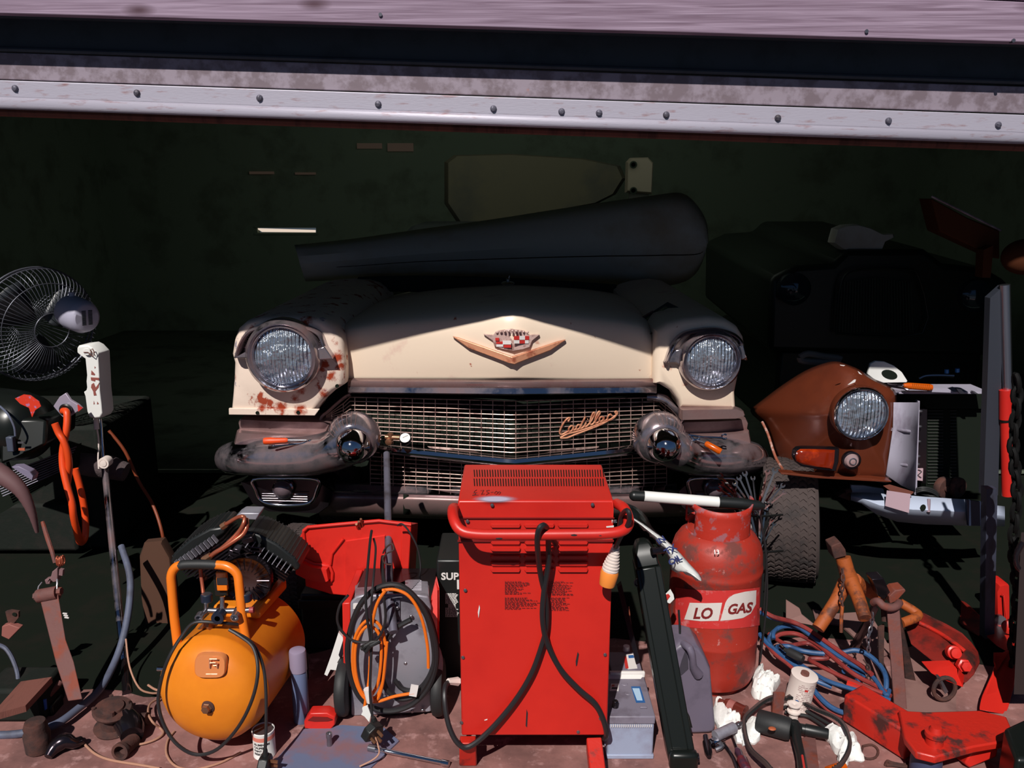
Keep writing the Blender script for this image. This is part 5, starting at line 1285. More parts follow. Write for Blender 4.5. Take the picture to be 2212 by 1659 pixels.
# white tin lying open, with print
c = G(1724,1540); c.y += .02
wt = thing('oil_tin', 'white printed tin with small red and blue print behind the drive belt', 'tin', c)
X = Matrix.Translation(c) @ Euler((.08,.12,0)).to_matrix().to_4x4()
b = MB(X); b.lathe((0,0,0),(0,0,1),[(.034,0),(.036,.002),(.035,.006),(.035,.108),(.036,.112),(.033,.113)],40); cn = b.build('can', offwhite, wt)
b = MB(X); b.lathe((0,0,.104),(0,0,1),[(.0335,.006),(.030,.003),(.012,.004),(.011,.016),(.001,.016)],32); b.build('cap', brownwood, wt)
rnd = random.Random(6); b = MB(X)
for k in range(15):
    z = .1-k*.0055; a = -.65
    while a < .5:
        da = rnd.uniform(.05,.2)
        if rnd.random() < .75: b.prism([Vector((.0354*math.sin(u),-.0354*math.cos(u),zz)) for u,zz in ((a,z),(a+da,z),(a+da,z-.0016),(a,z-.0016))],(0,-.0003,0))
        a += da+.03
b.build('print_lines', mat('grey print',(150,120,120),.6), cn, smooth=False)
b = MB(X); b.prism([Vector((.0358*math.sin(u),-.0358*math.cos(u),zz)) for u,zz in ((-.15,.088),(.1,.088),(.1,.082),(-.15,.082))],(0,-.0004,0)); b.build('red_word', redenamel, cn, smooth=False)
b = MB(X); b.prism([Vector((.0358*math.sin(-.5+.15*math.cos(u)),-.0358*math.cos(-.5+.15*math.cos(u)),.045+.006*math.sin(u))) for u in [2*PI*k/12 for k in range(12)]],(0,-.0004,0)); b.build('blue_roundel', labelb, cn, smooth=False)
# brown glass bottle
bo = thing('brown_bottle', 'small brown cylinder lying against the gas cylinder foot', 'bottle', G(1590,1528))
a_, c_ = G(1566,1520,.02), G(1610,1540,.02)
lathe_px(a_,c_,[(-.3,.001),(-.3,.008),(-.05,.008),(.0,.014),(.15,.018),(.9,.018),(.95,.02),(1,.02),(1,.001)],24).build('glass', mat('dark red brown glaze',(96,40,32),.2,coat=.5), bo)
lathe_px(a_,c_,[(.2,.0184),(.5,.0184)],24).build('paper_band', mat('pinkish band',(150,90,84),.5), bo)
# silver air tool on the rag
at_ = thing('air_tool', 'silver air tool with chrome body lying on the rag by the grey jug', 'air tool', G(1568,1580))
a_, c_ = G(1545,1590,.035), G(1588,1570,.04)
lathe_px(a_,c_,[(0,.001),(0,.014),(.95,.014),(1,.011),(1,.001)],20).build('barrel', alu, at_)
lathe_px(c_,G(1604,1560,.042),[(0,.006),(.3,.006),(.3,.008),(.6,.008),(.6,.005),(1,.005),(1,.001)],14).build('nipple', steel, at_)
a_, c_ = G(1538,1606,.02), G(1560,1594,.022)
lathe_px(a_,c_,[(0,.001),(0,.012),(1,.012),(1,.001)],18).build('lower_barrel', chromeclean, at_)
pi_ = thing('tube_cutter', 'small worn grey and chrome hand tool lying below the jug', 'tool', G(1530,1625))
a_, c_ = G(1524,1590,.015), G(1532,1635,.012)
lathe_px(a_,c_,[(0,.001),(0,.007),(.3,.007),(.32,.011),(.8,.010),(1,.005),(1,.001)],16).build('grip', darkchrome, pi_)
b = MB(); b.tube([G(1534,1603,.02),G(1548,1600,.022),G(1560,1612,.018),G(1546,1620,.012)],.006,8,smooth=3); b.build('jaw', steel, pi_)
for l, nm in (([(1560,1604),(1585,1640),(1600,1690)],'long dark steel rod lying below the air tool'),):
    tag(cable('steel_rod', [G(x,y,.006) for x,y in l], .005, darkchrome, k=3), nm, 'rod')
sd_ = thing('screwdriver', 'screwdriver with dark red and blue handle lying at the bottom edge below the rag', 'screwdriver', G(1598,1625))
a_, c_ = G(1580,1588,.008), G(1592,1618,.010); lathe_px(a_,c_,[(0,.003),(1,.004)],10).build('shaft', darkchrome, sd_)
e_ = G(1615,1668,.014); lathe_px(c_,e_,[(0,.001),(0,.006),(.15,.010),(.35,.008),(.5,.014),(.95,.013),(1,.006),(1,.001)],20).build('handle', mat('dark red blue handle',(70,40,58),.3,col2=(120,30,30),scale=30), sd_)
wr = thing('steel_flat_bar', 'brown stained flat steel bar lying under the drive belt', 'steel bar', G(1750,1640))
b = MB(); b.prism([G(1726,1600,.004),G(1760,1590,.004),G(1772,1690,.004),G(1735,1690,.004)],(0,0,.006)); b.build('bar', ruststeel, wr, smooth=False)
sq = thing('steel_square', 'rusty steel square standing behind the black power tool', 'steel bar', G(1678,1545))
b = MB(); b.prism([G(1668,1548,.0),G(1690,1548,.0),G(1690,1548,.0)+Vector((.002,.0,.07)),G(1668,1548,.0)+Vector((0,0,.07))],(0,.01,0)); b.build('plate', ruststeel, sq, smooth=False)
gk = tag(cable('gasket', [G(1560+x/2.968,1100+y/2.968,.004) for x,y in [(900,1520),(960,1510),(1000,1545),(985,1590),(930,1600),(890,1570),(900,1530)]], .003, rust, k=3), 'rusty metal gasket ring lying right of the belt', 'gasket')
sw_ = tag(cable('ring_spanner', [G(1560+x/2.968,1100+y/2.968,.006) for x,y in [(1050,1640),(1060,1615),(1085,1625),(1160,1640),(1190,1625),(1195,1645),(1165,1650),(1090,1640),(1052,1640)]], .004, rust, k=3), 'small rusty spanner lying by the red crane leg', 'spanner')
ob = tag(lathe_px(G(1790,1668,.014),G(1822,1655,.014),[(0,.001),(0,.014),(1,.013),(1,.001)],18).build('orange_cap', amber), 'small orange plastic cap at the bottom edge below the rag', 'reflector')  # loose orange plastic cap
# ================= air hoses, blue and red pair
def zh(l, z): return [G(1560+q[0]/2.968, 1100+q[1]/2.968, q[2] if len(q) > 2 else z) for q in l]
bl_ = [(230,690,.20),(330,770,.12),(430,860,.08),(560,960,.07),(700,1050,.07),(860,1130,.07),(1000,1190,.07),(1070,1215,.07)]
cable('air_hose', zh([(240,660,.16),(330,700,.14),(440,730,.12),(540,790,.11),(660,880,.10),(790,970,.09),(900,1030,.09),(970,1080,.09),(1050,1190,.08),(1070,1160,.08)],.1), .0062, bluehose, 'upper blue air hose strand running beside the gas cylinder to the red leg', 'hose')
cable('air_hose', zh([(240,640,.165),(330,690,.15),(450,722,.13),(550,770,.12),(680,860,.11),(800,945,.10),(900,1010,.10),(960,1060,.10)],.1), .0068, redhose, 'upper red air hose strand lying against the blue one', 'hose')
cable('air_hose', zh([(330,830,.09),(330,790,.1),(370,755,.1),(440,745,.1),(500,765,.1),(420,750,.1),(350,770,.1),(300,830,.08),(330,900,.07),(420,970,.06),(520,1060,.06),(600,1100,.06),(700,1140,.05)],.1), .0062, bluehose, 'blue air hose loop nearest the gas cylinder', 'hose')
cable('air_hose', zh([(240,800,.09),(300,870,.08),(400,950,.07),(500,1030,.06),(560,1120,.05),(620,1200,.04),(700,1270,.03),(800,1310,.025),(900,1310,.02),(980,1270,.025),(1040,1190,.05),(1050,1080,.08),(1010,1000,.09),(930,930,.10),(850,905,.10),(760,920,.09),(640,925,.08),(520,910,.08),(430,880,.08),(360,880,.08)],.05), .0072, bluehose, 'blue air hose sweeping in a wide loop onto the concrete', 'hose')
cable('air_hose', zh([(250,830,.08),(340,930,.07),(430,1000,.06),(520,1090,.05),(600,1210,.03),(700,1300,.012),(820,1340,.010),(920,1330,.010),(1000,1280,.02)],.05), .0056, redhose, 'red air hose following the wide blue loop', 'hose')
cable('air_hose', zh([(330,830,.08),(380,800,.09),(480,800,.09),(600,860,.09),(700,940,.09),(820,1040,.085),(900,1090,.08),(1000,1140,.08),(1080,1200,.075)],.05), .0068, redhose, 'middle red air hose strand over the coil', 'hose')
cable('air_hose', zh([(350,880,.07),(480,980,.07),(600,1060,.07),(700,1110,.07),(860,1160,.07),(1000,1200,.07),(1080,1225,.07)],.05), .0062, bluehose, 'lower straight blue air hose strand', 'hose')
cable('air_hose', zh([(300,800,.075),(420,870,.08),(560,860,.08),(680,950,.08),(560,960,.075),(620,1000,.08),(760,1070,.078),(900,1130,.08),(1030,1180,.08)],.05), .0064, redhose, 'lower red air hose strand beside the straight blue one', 'hose')
cable('air_hose', zh([(780,1040,.07),(820,1010,.07),(850,1030,.07),(900,1060,.07),(905,1090,.07),(860,1100,.07)],.05), .007, bluehose, 'short blue hose tail inside the coil', 'hose')
cf_ = thing('hose_coupling', 'dark hose coupling with bright end lying on the coiled hoses', 'coupling', G(1720,1410))
a_, c_ = zh([(400,900),(520,960)],.105); lathe_px(a_,c_,[(0,.001),(0,.006),(.2,.007),(.22,.012),(.7,.013),(1,.009),(1,.001)],18).build('body', matblack, cf_)
b = MB(); p_ = zh([(395,895),(375,875)],.105); b.cyl(p_[0],p_[1],.006,n=12); b.build('bright_end', chromeclean, cf_)
# cardboard and slabs on the floor
def slabg(pts, z, m, name, label, cat, th=.006):
    b = MB(); b.prism([G(1560+x/2.968,1100+y/2.968,z) for x,y in pts],(0,0,-th)); return tag(b.build(name, m, None, smooth=False), label, cat)
slabg([(1150,900),(1240,870),(1330,930),(1420,1060),(1500,1150),(1500,1300),(1180,1310),(1130,1280)],.008,cardb,'cardboard','cardboard sheet on the floor between the axle stand and red trolley jack','cardboard')
slabg([(580,640),(700,670),(860,660),(980,720),(1060,860),(1170,800),(1150,900),(980,950),(850,820),(760,740),(600,720)],.012,cardb,'cardboard','cut cardboard sheet lying under the orange axle stand','cardboard')
b = MB(); b.prism([W(1700,1298,2.5),W(1728,1316,2.45),W(1732,1328,2.42),W(1762,1352,2.38),W(1700,1340,2.4)],(0,.01,0)); tag(b.build('cardboard_scrap', cardb, None, smooth=False),'torn cardboard scrap standing behind the coiled hoses','cardboard')
# ================= axle stands
a1 = thing('axle_stand', 'orange painted rusty axle stand with a chain and tilted head', 'axle stand', G(1810,1360))
b = MB(); R = Euler((.2,-.25,.3)).to_matrix(); b.prism(Z8([(698,238),(760,212),(792,260),(800,300),(720,322)],2.22),(0,.05,0)); b.build('saddle', rust, a1, bevel=.003)
b = MB(); b.tube(Z8([(775,310,2.23),(800,400,2.22),(830,480,2.22)]),[.021,.022,.026],16); b.build('column', rustorange, a1)
for l in ([(815,440,2.22),(870,560,2.16),(915,700,2.10)],[(790,470,2.24),(730,590,2.2),(615,765,2.16)],[(845,455,2.22),(920,510,2.26),(1010,570,2.30)]):
    b = MB(); b.tube(Z8(l),[.022,.019,.018],14,smooth=2); b.build('leg', rustorange, a1)
b = MB(); b.tube(Z8([(1140,600,2.3),(1240,660,2.28),(1250,690,2.26),(1150,730,2.24)]),.014,12,smooth=3); b.build('foot_bar', rustorange, a1)
def chain(pts, r, link, parent, m, name='chain'):
    p = catmull([Vector(q) for q in pts], 10); d = 0; last = p[0]; k = 0; b = MB()
    for q in p[1:]:
        d += (q-last).length; 
        if d >= link:
            t = (q-last).normalized(); x,y,_ = frame(t, Vector((0,1,0))); u = x if k % 2 else y; c = q; L2 = link*.78; 
            pts_ = [c + t*math.sin(a)*L2 + u*math.cos(a)*link*.36 for a in [2*PI*j/10 for j in range(10)]]
            b.tube(pts_, r, 6, closed=True); k += 1; d = 0
        last = q
    return b.build(name, m, parent)
chain(Z8([(768,370,2.19),(775,450,2.17),(765,560,2.16),(770,620,2.15)]), .0022, .013, a1, rust)
b = MB(); p_ = Z8([(770,620,2.15),(764,700,2.14),(762,790,2.13)]); b.tube(p_,.005,10); b.build('pin', rustorange, a1)
a2 = thing('axle_stand', 'brown rusty axle stand with V-shaped saddle in front of the trolley jack', 'axle stand', G(1930,1500))
b = MB(); b.prism(Z8([(960,450),(1035,443),(1078,535),(1040,580),(1005,560)],2.16),(0,.045,0)); b.build('saddle_plate', darkchrome, a2, bevel=.002)
b = MB(); b.prism(Z8([(1070,560),(1110,522),(1172,512),(1178,525),(1120,590),(1075,608)],2.15),(0,.045,0)); b.build('saddle_plate', ruststeel, a2, bevel=.002)
b = MB(); b.tube(Z8([(970,600,2.13),(1000,590,2.11),(1030,618,2.10),(1080,632,2.10),(1120,620,2.11),(1135,600,2.14)]),.011,10,smooth=3); b.build('collar', ruststeel, a2)
b = MB(); b.cyl(Z8([(1055,600)],2.15)[0],Z8([(1060,720)],2.13)[0],.016,n=16); b.build('column', rust, a2)
legs_ = [([(1058,640),(1128,640),(1178,1290),(1108,1270)],2.11,1.97,'f'),([(975,612),(1000,640),(872,890),(825,890)],2.13,2.12,'l')]
g_ = G(1560+1143/2.968,1100+1290/2.968)
l0 = Z8([(1058,640),(1128,640)],2.11); l1 = [G(1560+1178/2.968,1100+1300/2.968), G(1560+1105/2.968,1100+1290/2.968)]
b = MB(); b.prism([l0[0],l0[1],l1[0],l1[1]],(0,.006,0)); b.prism([l0[1],l1[0],l1[0]+Vector((0.0,.04,0)),l0[1]+Vector((0,.03,0))],(.004,0,0)); b.build('leg', ruststeel, a2, bevel=.001)
l0 = Z8([(975,612),(1005,640)],2.13); l1 = [G(1560+872/2.968,1100+905/2.968), G(1560+825/2.968,1100+890/2.968)]
b = MB(); b.prism([l0[0],l0[1],l1[0],l1[1]],(0,.012,0)); b.build('leg', darkchrome, a2, bevel=.001)
l0 = Z8([(1135,640),(1150,700)],2.15); l1 = [G(1560+1245/2.968,1100+1115/2.968), G(1560+1175/2.968,1100+1100/2.968)]
b = MB(); b.prism([l0[0],l0[1],l1[0],l1[1]],(0,.006,0)); b.build('leg', rust, a2, bevel=.001)
b = MB(); b.prism(Z8([(1000,760,2.14),(1040,740,2.14),(1035,1090,2.12),(1010,1080,2.12)]),(0,.006,0)); b.build('leg', rust, a2)
chain(Z8([(965,650,2.10),(958,740,2.10),(938,820,2.09),(940,910,2.09)]), .0022, .013, a2, steel)
chain(Z8([(900,960,2.09),(935,1010,2.08),(940,1080,2.07)]), .0022, .013, a2, rust)
# ================= trolley jack behind, red
tj = thing('trolley_jack', 'long dark red trolley jack with castor lying behind the axle stand', 'jack', G(2060,1500))
b = MB(); b.prism(Z8([(1160,735,2.30),(1245,722,2.32),(1400,800,2.26),(1500,868,2.20),(1560,920,2.17),(1605,985,2.13),(1618,1060,2.10),(1560,1120,2.08),(1480,1080,2.10),(1360,980,2.16),(1210,870,2.26)]),(.05,.06,0)); b.build('side_channel', shadedred, tj, bevel=.004)
b = MB(); b.tube(Z8([(1180,722,2.30),(1250,722,2.31),(1400,798,2.25),(1500,866,2.19),(1555,910,2.165)]),.006,8,smooth=2); b.build('channel_edge', redworn, tj)
b = MB(); b.prism(Z8([(1308,1012,2.12),(1490,1005,2.12),(1530,1040,2.11),(1552,1065,2.07),(1544,1142,2.06),(1400,1085,2.07),(1340,1050,2.09)]),(0,.03,0)); b.build('end_plate', redpaint, tj, bevel=.003)
for q in ((1490,920,2.14),(1556,1005,2.10)):
    c = Z8([q])[0]; b = MB(); b.lathe(c,(-.1,-1,.4),[(.019,-.02),(.019,0),(.014,.002),(.014,.014),(.001,.015)],6 if q[0]>1500 else 20); b.build('bolt', redpaint, tj)
c = Z8([(1425,1150)],2.07)[0]; b = MB(); pts_ = [c+Vector((math.cos(a)*.030,0,math.sin(a)*.034)) for a in [2*PI*k/24 for k in range(24)]]; b.tube(pts_,.006,8,closed=True); b.build('castor_rim', rust, tj)
b = MB(); b.prism(Z8([(1390,1085),(1405,1085),(1450,1170),(1430,1185)],2.065),(0,.02,0)); b.build('castor_fork', steel, tj)
# ================= red engine crane
ec = thing('engine_crane', 'red engine crane with grey post, chrome ram and heavy base at the right edge', 'engine crane', G(2100,1600))
pb = G(2137,1378,.03); pY = pb.y
b = MB(); b.loft([[W(2127,1380,pY),W(2148,1380,pY),W(2148,1380,pY)+Vector((0,.03,0)),W(2127,1380,pY)+Vector((0,.03,0))],[W(2131,1056,pY),W(2155,1056,pY),W(2155,1056,pY)+Vector((0,.03,0)),W(2131,1056,pY)+Vector((0,.03,0))]]); b.build('lower_post', mat('scuffed shade dark post',(50,54,70),.6,.1,col2=(34,34,42),scale=26,stretch=(1,1,.3)), ec)  # post colour darkened to imitate the shade on it; scuffs are random
p2 = pY+.12
b = MB(); b.loft([[W(2125,1070,p2),W(2156,1070,p2),W(2156,1070,p2)+Vector((0,.03,0)),W(2125,1070,p2)+Vector((0,.03,0))],[W(2139,644,p2),W(2168,618,p2),W(2168,618,p2)+Vector((0,.03,0)),W(2139,644,p2)+Vector((0,.03,0))]]); b.build('upper_post', mat('shade dark post',(40,44,54),.6), ec)  # upper post darkened for the same shade
rY = 2.50
b = MB(); b.cyl(W(2170,615,rY),W(2175,845,rY),.0155,n=28); b.build('chrome_ram', mat('satin chrome rod', (190,190,200), .28, 1), ec)
b = MB(); b.cyl(W(2172,842,rY-.01),W(2172,905,rY-.01),.0180,n=28); b.cyl(W(2173,909,rY-.01),W(2176,1070,rY-.01),.0165,n=28); b.build('ram_cylinder', redpaint, ec)
b = MB(); b.cyl(W(2172,904,rY-.01),W(2172,910,rY-.01),.0175,n=28); b.build('seal_ring', black, ec)
# boom up in the shade
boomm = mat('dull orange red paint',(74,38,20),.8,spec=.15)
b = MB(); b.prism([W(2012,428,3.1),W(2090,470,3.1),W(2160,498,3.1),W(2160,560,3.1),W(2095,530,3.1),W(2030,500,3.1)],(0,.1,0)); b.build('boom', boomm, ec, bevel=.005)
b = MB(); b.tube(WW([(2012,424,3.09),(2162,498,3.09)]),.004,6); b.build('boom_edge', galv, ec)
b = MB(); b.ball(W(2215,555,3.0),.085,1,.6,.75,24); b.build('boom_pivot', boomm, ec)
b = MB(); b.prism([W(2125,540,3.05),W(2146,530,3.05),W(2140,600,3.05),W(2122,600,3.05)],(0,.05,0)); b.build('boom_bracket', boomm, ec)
# base plate and legs
def ZCw(l, Y=None): return ZC(l, Y)
b = MB(); top_ = [G(2000+x/2.865,1080+y/2.865,.10) for x,y in [(-170,1300),(0,1310),(190,1305),(330,1300),(500,1340),(560,1480),(450,1500),(300,1525),(60,1590),(-60,1560),(-130,1470)]]
b.prism(top_,(0,0,-.02)); b.build('base_plate', redworn, ec, bevel=.004)
b = MB(); q0, q1 = G(1840,1490,.085), G(1985,1568,.085); x_ = (q1-q0).normalized(); y_ = Vector((-x_.y,x_.x,0))
b.prism([q0-y_*.035-Vector((0,0,.0)), q1-y_*.05, q1-y_*.05-Vector((0,0,.08)), q0-y_*.035-Vector((0,0,.08))], y_*.085); b.build('leg', redworn, ec, bevel=.006)
b = MB(); q0, q1 = G(1830,1478,.07), G(1900,1500,.07); b.tube([q0,q1],.012,8); b.build('leg_tip', redworn, ec)
b = MB(); b.prism(ZC([(328,1300,2.02),(340,1245,2.05),(400,1110,2.15),(440,990,2.22),(500,960,2.25),(560,888,2.28),(570,905,2.28),(545,1160,2.14),(500,1330,2.03)]),(.02,.03,0)); b.build('side_plate', redpaint, ec, bevel=.003)
b = MB(); b.prism(ZC([(430,955,2.24),(500,955,2.24),(440,1060,2.18),(430,1010,2.2)]),(0,.01,0)); b.build('gusset', redpaint, ec)
b = MB(); q0 = G(2018,1606,.10); b.lathe(q0-Vector((0,0,.01)),(0,0,1),[(.020,0),(.020,.03),(.024,.032),(.024,.042),(.016,.044),(.012,.056),(.001,.057)],20); b.build('pivot_bolt', redworn, ec)
b = MB(); pts_ = [ZC([(300+x,1600+y)],1.80)[0] for x,y in [(-60,30),(0,-70),(150,-60),(140,-10),(-30,60)]]; b.prism(pts_,(0,.06,-.02)); b.build('front_leg', redpaint, ec, bevel=.004)
b = MB(); b.lathe(G(2005,1690,.0)+Vector((0,.02,0)),(0,0,1),[(.034,0),(.036,.01),(.036,.05),(.03,.07),(.001,.07)],24); cs = b.build('castor', mat('dark blue grey',(54,60,88),.5), ec)
b = MB(); b.prism(ZC([(60,640,2.75),(150,600,2.75),(200,605,2.75),(300,680,2.6),(360,740,2.5),(360,790,2.45),(330,850,2.4),(230,790,2.5),(140,720,2.6)]),(0,.05,0)); b.build('rear_beam', shadedred, ec, bevel=.004)
b = MB(); b.prism(ZC([(430,800,2.4),(500,800,2.42),(570,880,2.32),(500,940,2.28),(430,900,2.32)]),(0,.05,0)); b.build('rear_foot', redworn, ec, bevel=.004)
b = MB(); b.lathe(ZC([(515,790)],2.36)[0],(-.5,-1,.3),[(.02,-.02),(.02,0),(.012,.004),(.001,.004)],20); b.build('pivot_boss', redworn, ec)
b = MB(); b.pillow(ZC([(432,560),(450,525),(480,516),(508,520),(510,600),(510,740),(436,715)],2.55),[((0,.06,0),1),((0,0,0),1),((0,-.008,0),.94)]); b.build('pump_tank', redpaint, ec)
b = MB(); b.tube(ZC([(470,585,2.53),(482,590,2.53),(500,740,2.52)]),.003,6); b.build('pump_pipe', redpaint, ec)
b = MB(); b.lathe(ZC([(452,740)],2.46)[0],(-.3,-1,.2),[(.018,0),(.018,.02),(.001,.021)],20); b.build('spring_cap', steel, ec)
chn = chain([W(2193+4*math.sin(k),800+k*34,2.2) for k in range(20)], .0068, .032, None, mat('black chain iron',(12,12,12),.7,spec=.2), 'lifting_chain'); tag(chn,'heavy black lifting chain hanging in front of the ram at the right edge','chain')
fp = thing('dark_frame_post', 'dark brown steel frame post at the very right edge of the opening', 'post', G(2212,1480))
b = MB(); b.loft([[W(2190,1500,2.0),W(2240,1500,2.0),W(2240,1500,2.05),W(2190,1500,2.05)],[W(2206,1150,2.12),W(2260,1150,2.12),W(2260,1150,2.17),W(2206,1150,2.17)]]); b.build('post', mat('dark brown steel',(38,26,24),.5), fp)
b = MB(); b.prism([G(2168,1572,.16),G(2260,1530,.16),G(2300,1640,.16),G(2195,1640,.16)],(0,0,-.16)); b.build('foot_block', black, fp, bevel=.01)
b = MB(); b.tube(ZC([(600,260,2.1),(560,340,2.1),(565,410,2.1),(607,450,2.1)]),.008,10,smooth=3); b.build('hook', darkchrome, fp)
# ================= brown wing and stripped front of the second car
c2 = thing('stripped_car_front', 'stripped second car front with brown wing, round headlight, radiator and pale grey valance', 'car', (W(1900,1130,2.9).x,2.95,0))
out = [(150,515),(250,430),(400,320),(560,220),(700,165),(790,150),(870,172),(960,210),(1040,262),(1120,305),(1200,343),(1235,380),(1242,440),(1232,600),(1210,780),(1190,900),(1200,1048),(1080,1042),(900,1028),(700,1018),(520,1008),(400,990),(385,950),(340,880),(310,800),(275,690),(230,600)]
cxp, cyp = 930, 560
def wY(x, y, k):
    left = max(0,(930-x)/780); right = max(0,(x-930)/310)
    edge = 2.70 + .42*left**1.4 + .05*right + .07*max(0,(560-y)/410)**1.5
    return edge*(k) + (1-k)*2.66
rows_ = []
oc = catmull([Vector((x,y,0)) for x,y in out],3,True)
for k in (1.0,.94,.82,.66,.5,.36,.2,.02):
    r = []
    for q in oc:
        x, y = cxp+(q.x-cxp)*k, cyp+(q.y-cyp)*k
        r.append(Z5([(x,y,wY(q.x,q.y,k**1.6) + (0.035 if k == 1.0 else 0))])[0])
    rows_.append(r)
b = MB(); b.loft(rows_, False, True); wg = b.build('front_wing', brownpaint, c2, solid=.004, ang=60)
b = MB(); b.prism(Z5([(372,985),(700,1010),(1000,1025),(1212,1048),(1210,1056),(1000,1046),(650,1026),(376,996)],2.67),(0,.04,0)); b.build('wing_lip', brownpaint, wg, bevel=.001)
b = MB(); b.tube(Z5([(232,600,3.02),(275,690,2.98),(310,800,2.93),(340,880,2.89),(385,955,2.82)]),.005,8,smooth=3); b.build('arch_edge', mat('chipped brown edge',(140,80,60),.5,col2=(190,160,150),scale=40), wg)
for l in ([(820,168),(860,172),(850,178),(825,174)],[(880,320),(930,280),(942,280),(935,300),(890,318)],[(955,215),(965,235),(990,245),(970,225)]):
    b = MB(); b.prism(Z5(l,2.655),(0,.002,0)); b.build('paint_chip', labelw, wg, smooth=False)
c = Z5([(972,535)],2.645)[0]; s_ = sc(2.645,c.z)
AX = (.0,-1,-.0)
r = 54*s_
b = MB(); b.lathe(c,AX,[(r*1.10,-.03),(r*1.14,.0),(r*1.12,.008),(r*1.08,.004)],48); b.build('headlight_seat', brownpaint, wg)
b = MB(); b.lathe(c,AX,[(r*1.08,-.02),(r*1.09,.012),(r*1.05,.018),(r*1.0,.010),(r*.97,.014),(r*.93,.008)],48); h2 = b.build('headlight', chromeclean, c2)
b = MB(); b.lathe(c,AX,[(r*.93,.008),(r*.8,-.02),(r*.4,-.05),(.001,-.06)],40); b.build('reflector', reflector, h2)
b = MB(); b.lathe(c,AX,[(.001,.026),(r*.5,.023),(r*.8,.016),(r*.94,.008)],40); b.build('lens', lensglass, h2)
ind = [(468,862),(475,820),(500,798),(540,792),(700,795),(812,800),(805,900),(785,968),(640,955),(520,930),(480,900)]
b = MB(); p_ = Z5(ind,2.648); b.pillow(p_,[((0,.02,0),1),((0,-.004,0),1),((0,-.007,0),.97)]); ic = b.build('indicator', darkchrome, c2)
b = MB(); p_ = Z5([(482,862),(492,822),(520,804),(700,806),(782,812),(776,900),(760,955),(640,940),(525,918),(490,896)],2.640); b.pillow(p_,[((0,.0,0),1),((0,-.008,0),.96),((0,-.014,0),.8),((0,-.016,0),.4)]); b.build('indicator_lens', amberlens, ic)
c = Z5([(905,890)],2.648)[0]
b = MB(); b.lathe(c,AX,[(.030,-.01),(.031,.006),(.027,.008),(.025,.004)],32); sl = b.build('sidelight', darkchrome, c2)
b = MB(); b.lathe(c,AX,[(.025,.003),(.020,.012),(.010,.016),(.001,.017)],32); b.build('sidelight_lens', mat('clear ribbed lens',(190,160,160),.15,.4,coat=.6), sl)
b = MB(); b.lathe(c+Vector((0,-.012,0)),AX,[(.013,0),(.013,.004),(.010,.005),(.008,.004)],24); b.build('lens_ring', steel, sl)
# grey inner panel
b = MB(); b.grid([Z5([(1225,452,2.74),(1300,452,2.80),(1415,452,2.86)]),Z5([(1220,640,2.73),(1300,645,2.80),(1405,645,2.86)]),Z5([(1190,850,2.72),(1290,880,2.80),(1395,880,2.86)]),Z5([(1165,1000,2.72),(1280,1080,2.80),(1385,1130,2.86)])]); ip = b.build('inner_panel', primer, c2, solid=.004, sub=0)
b = MB(); b.prism(Z5([(1412,442),(1424,442),(1402,1150),(1385,1150)],2.855),(0,.02,0)); b.build('panel_flange', primer, ip)
for (x0_,y0_,x1_,y1_) in ((1212,655,1345,672),(1170,905,1322,928)):
    b = MB(); b.tube(Z5([(x0_,y0_,2.735),(x1_,y1_,2.815)]),.006,10); b.build('pressed_rib', primer, ip)
b = MB(); b.prism(Z5([(1424,500),(1480,505),(1470,1065),(1400,1060)],2.90),(0,.02,0)); rb_ = b.build('radiator_bracket', darkchrome, c2)
for y in (520,635,748,860,920):
    b = MB(); b.ball(Z5([(1425-(y-520)*.05,y)],2.885)[0],.008,1.4,.6,.7,12); b.build('bracket_stud', steel, rb_)
b = MB(); b.prism(Z5([(1402,952),(1450,952),(1446,1046),(1390,1040)],2.888),(0,.004,0)); tg = b.build('paper_tag', mat('pinkish tag',(190,160,168),.6), rb_)
b = MB(); b.tube(Z5([(1412,960),(1440,975),(1410,1000),(1436,1020)],2.884),.0012,5,smooth=2); b.build('tag_print', ink, tg)
b = MB(); b.prism(Z5([(1482,505),(1960,505),(1960,1120),(1470,1120)],2.95),(0,.04,0)); rd = b.build('radiator', dark, c2)
b = MB()
for k in range(24):
    y = 515+k*24; b.tube(Z5([(1484,y),(1600,y)],2.945),.0012,5); b.tube(Z5([(1655,y),(1700,y)],2.945),.0012,5)
b.build('radiator_fins', mat('dim fin metal',(62,62,60),.6), rd)
for cx, r_ in ((1612,.040),(1720,.038)):
    c = Z5([(cx,1100)],2.86)[0]; b = MB(); b.lathe(c,(.5,-1,0),[(.001,-.02),(r_*.9,-.02),(r_,-.012),(r_,.0),(r_*.9,.006),(r_*.3,.008),(.012,.014),(.001,.015)],36); b.build('horn', rust, c2)
for k in range(3):
    b = MB(); b.tube(Z5([(1400,1105+k*14,2.85),(1450,1095+k*12,2.84),(1520,1110+k*12,2.84),(1560,1150+k*8,2.84),(1500,1160,2.85),(1420,1120+k*10,2.86)]),.004,8,smooth=3); b.build('wiring', matblack, c2)
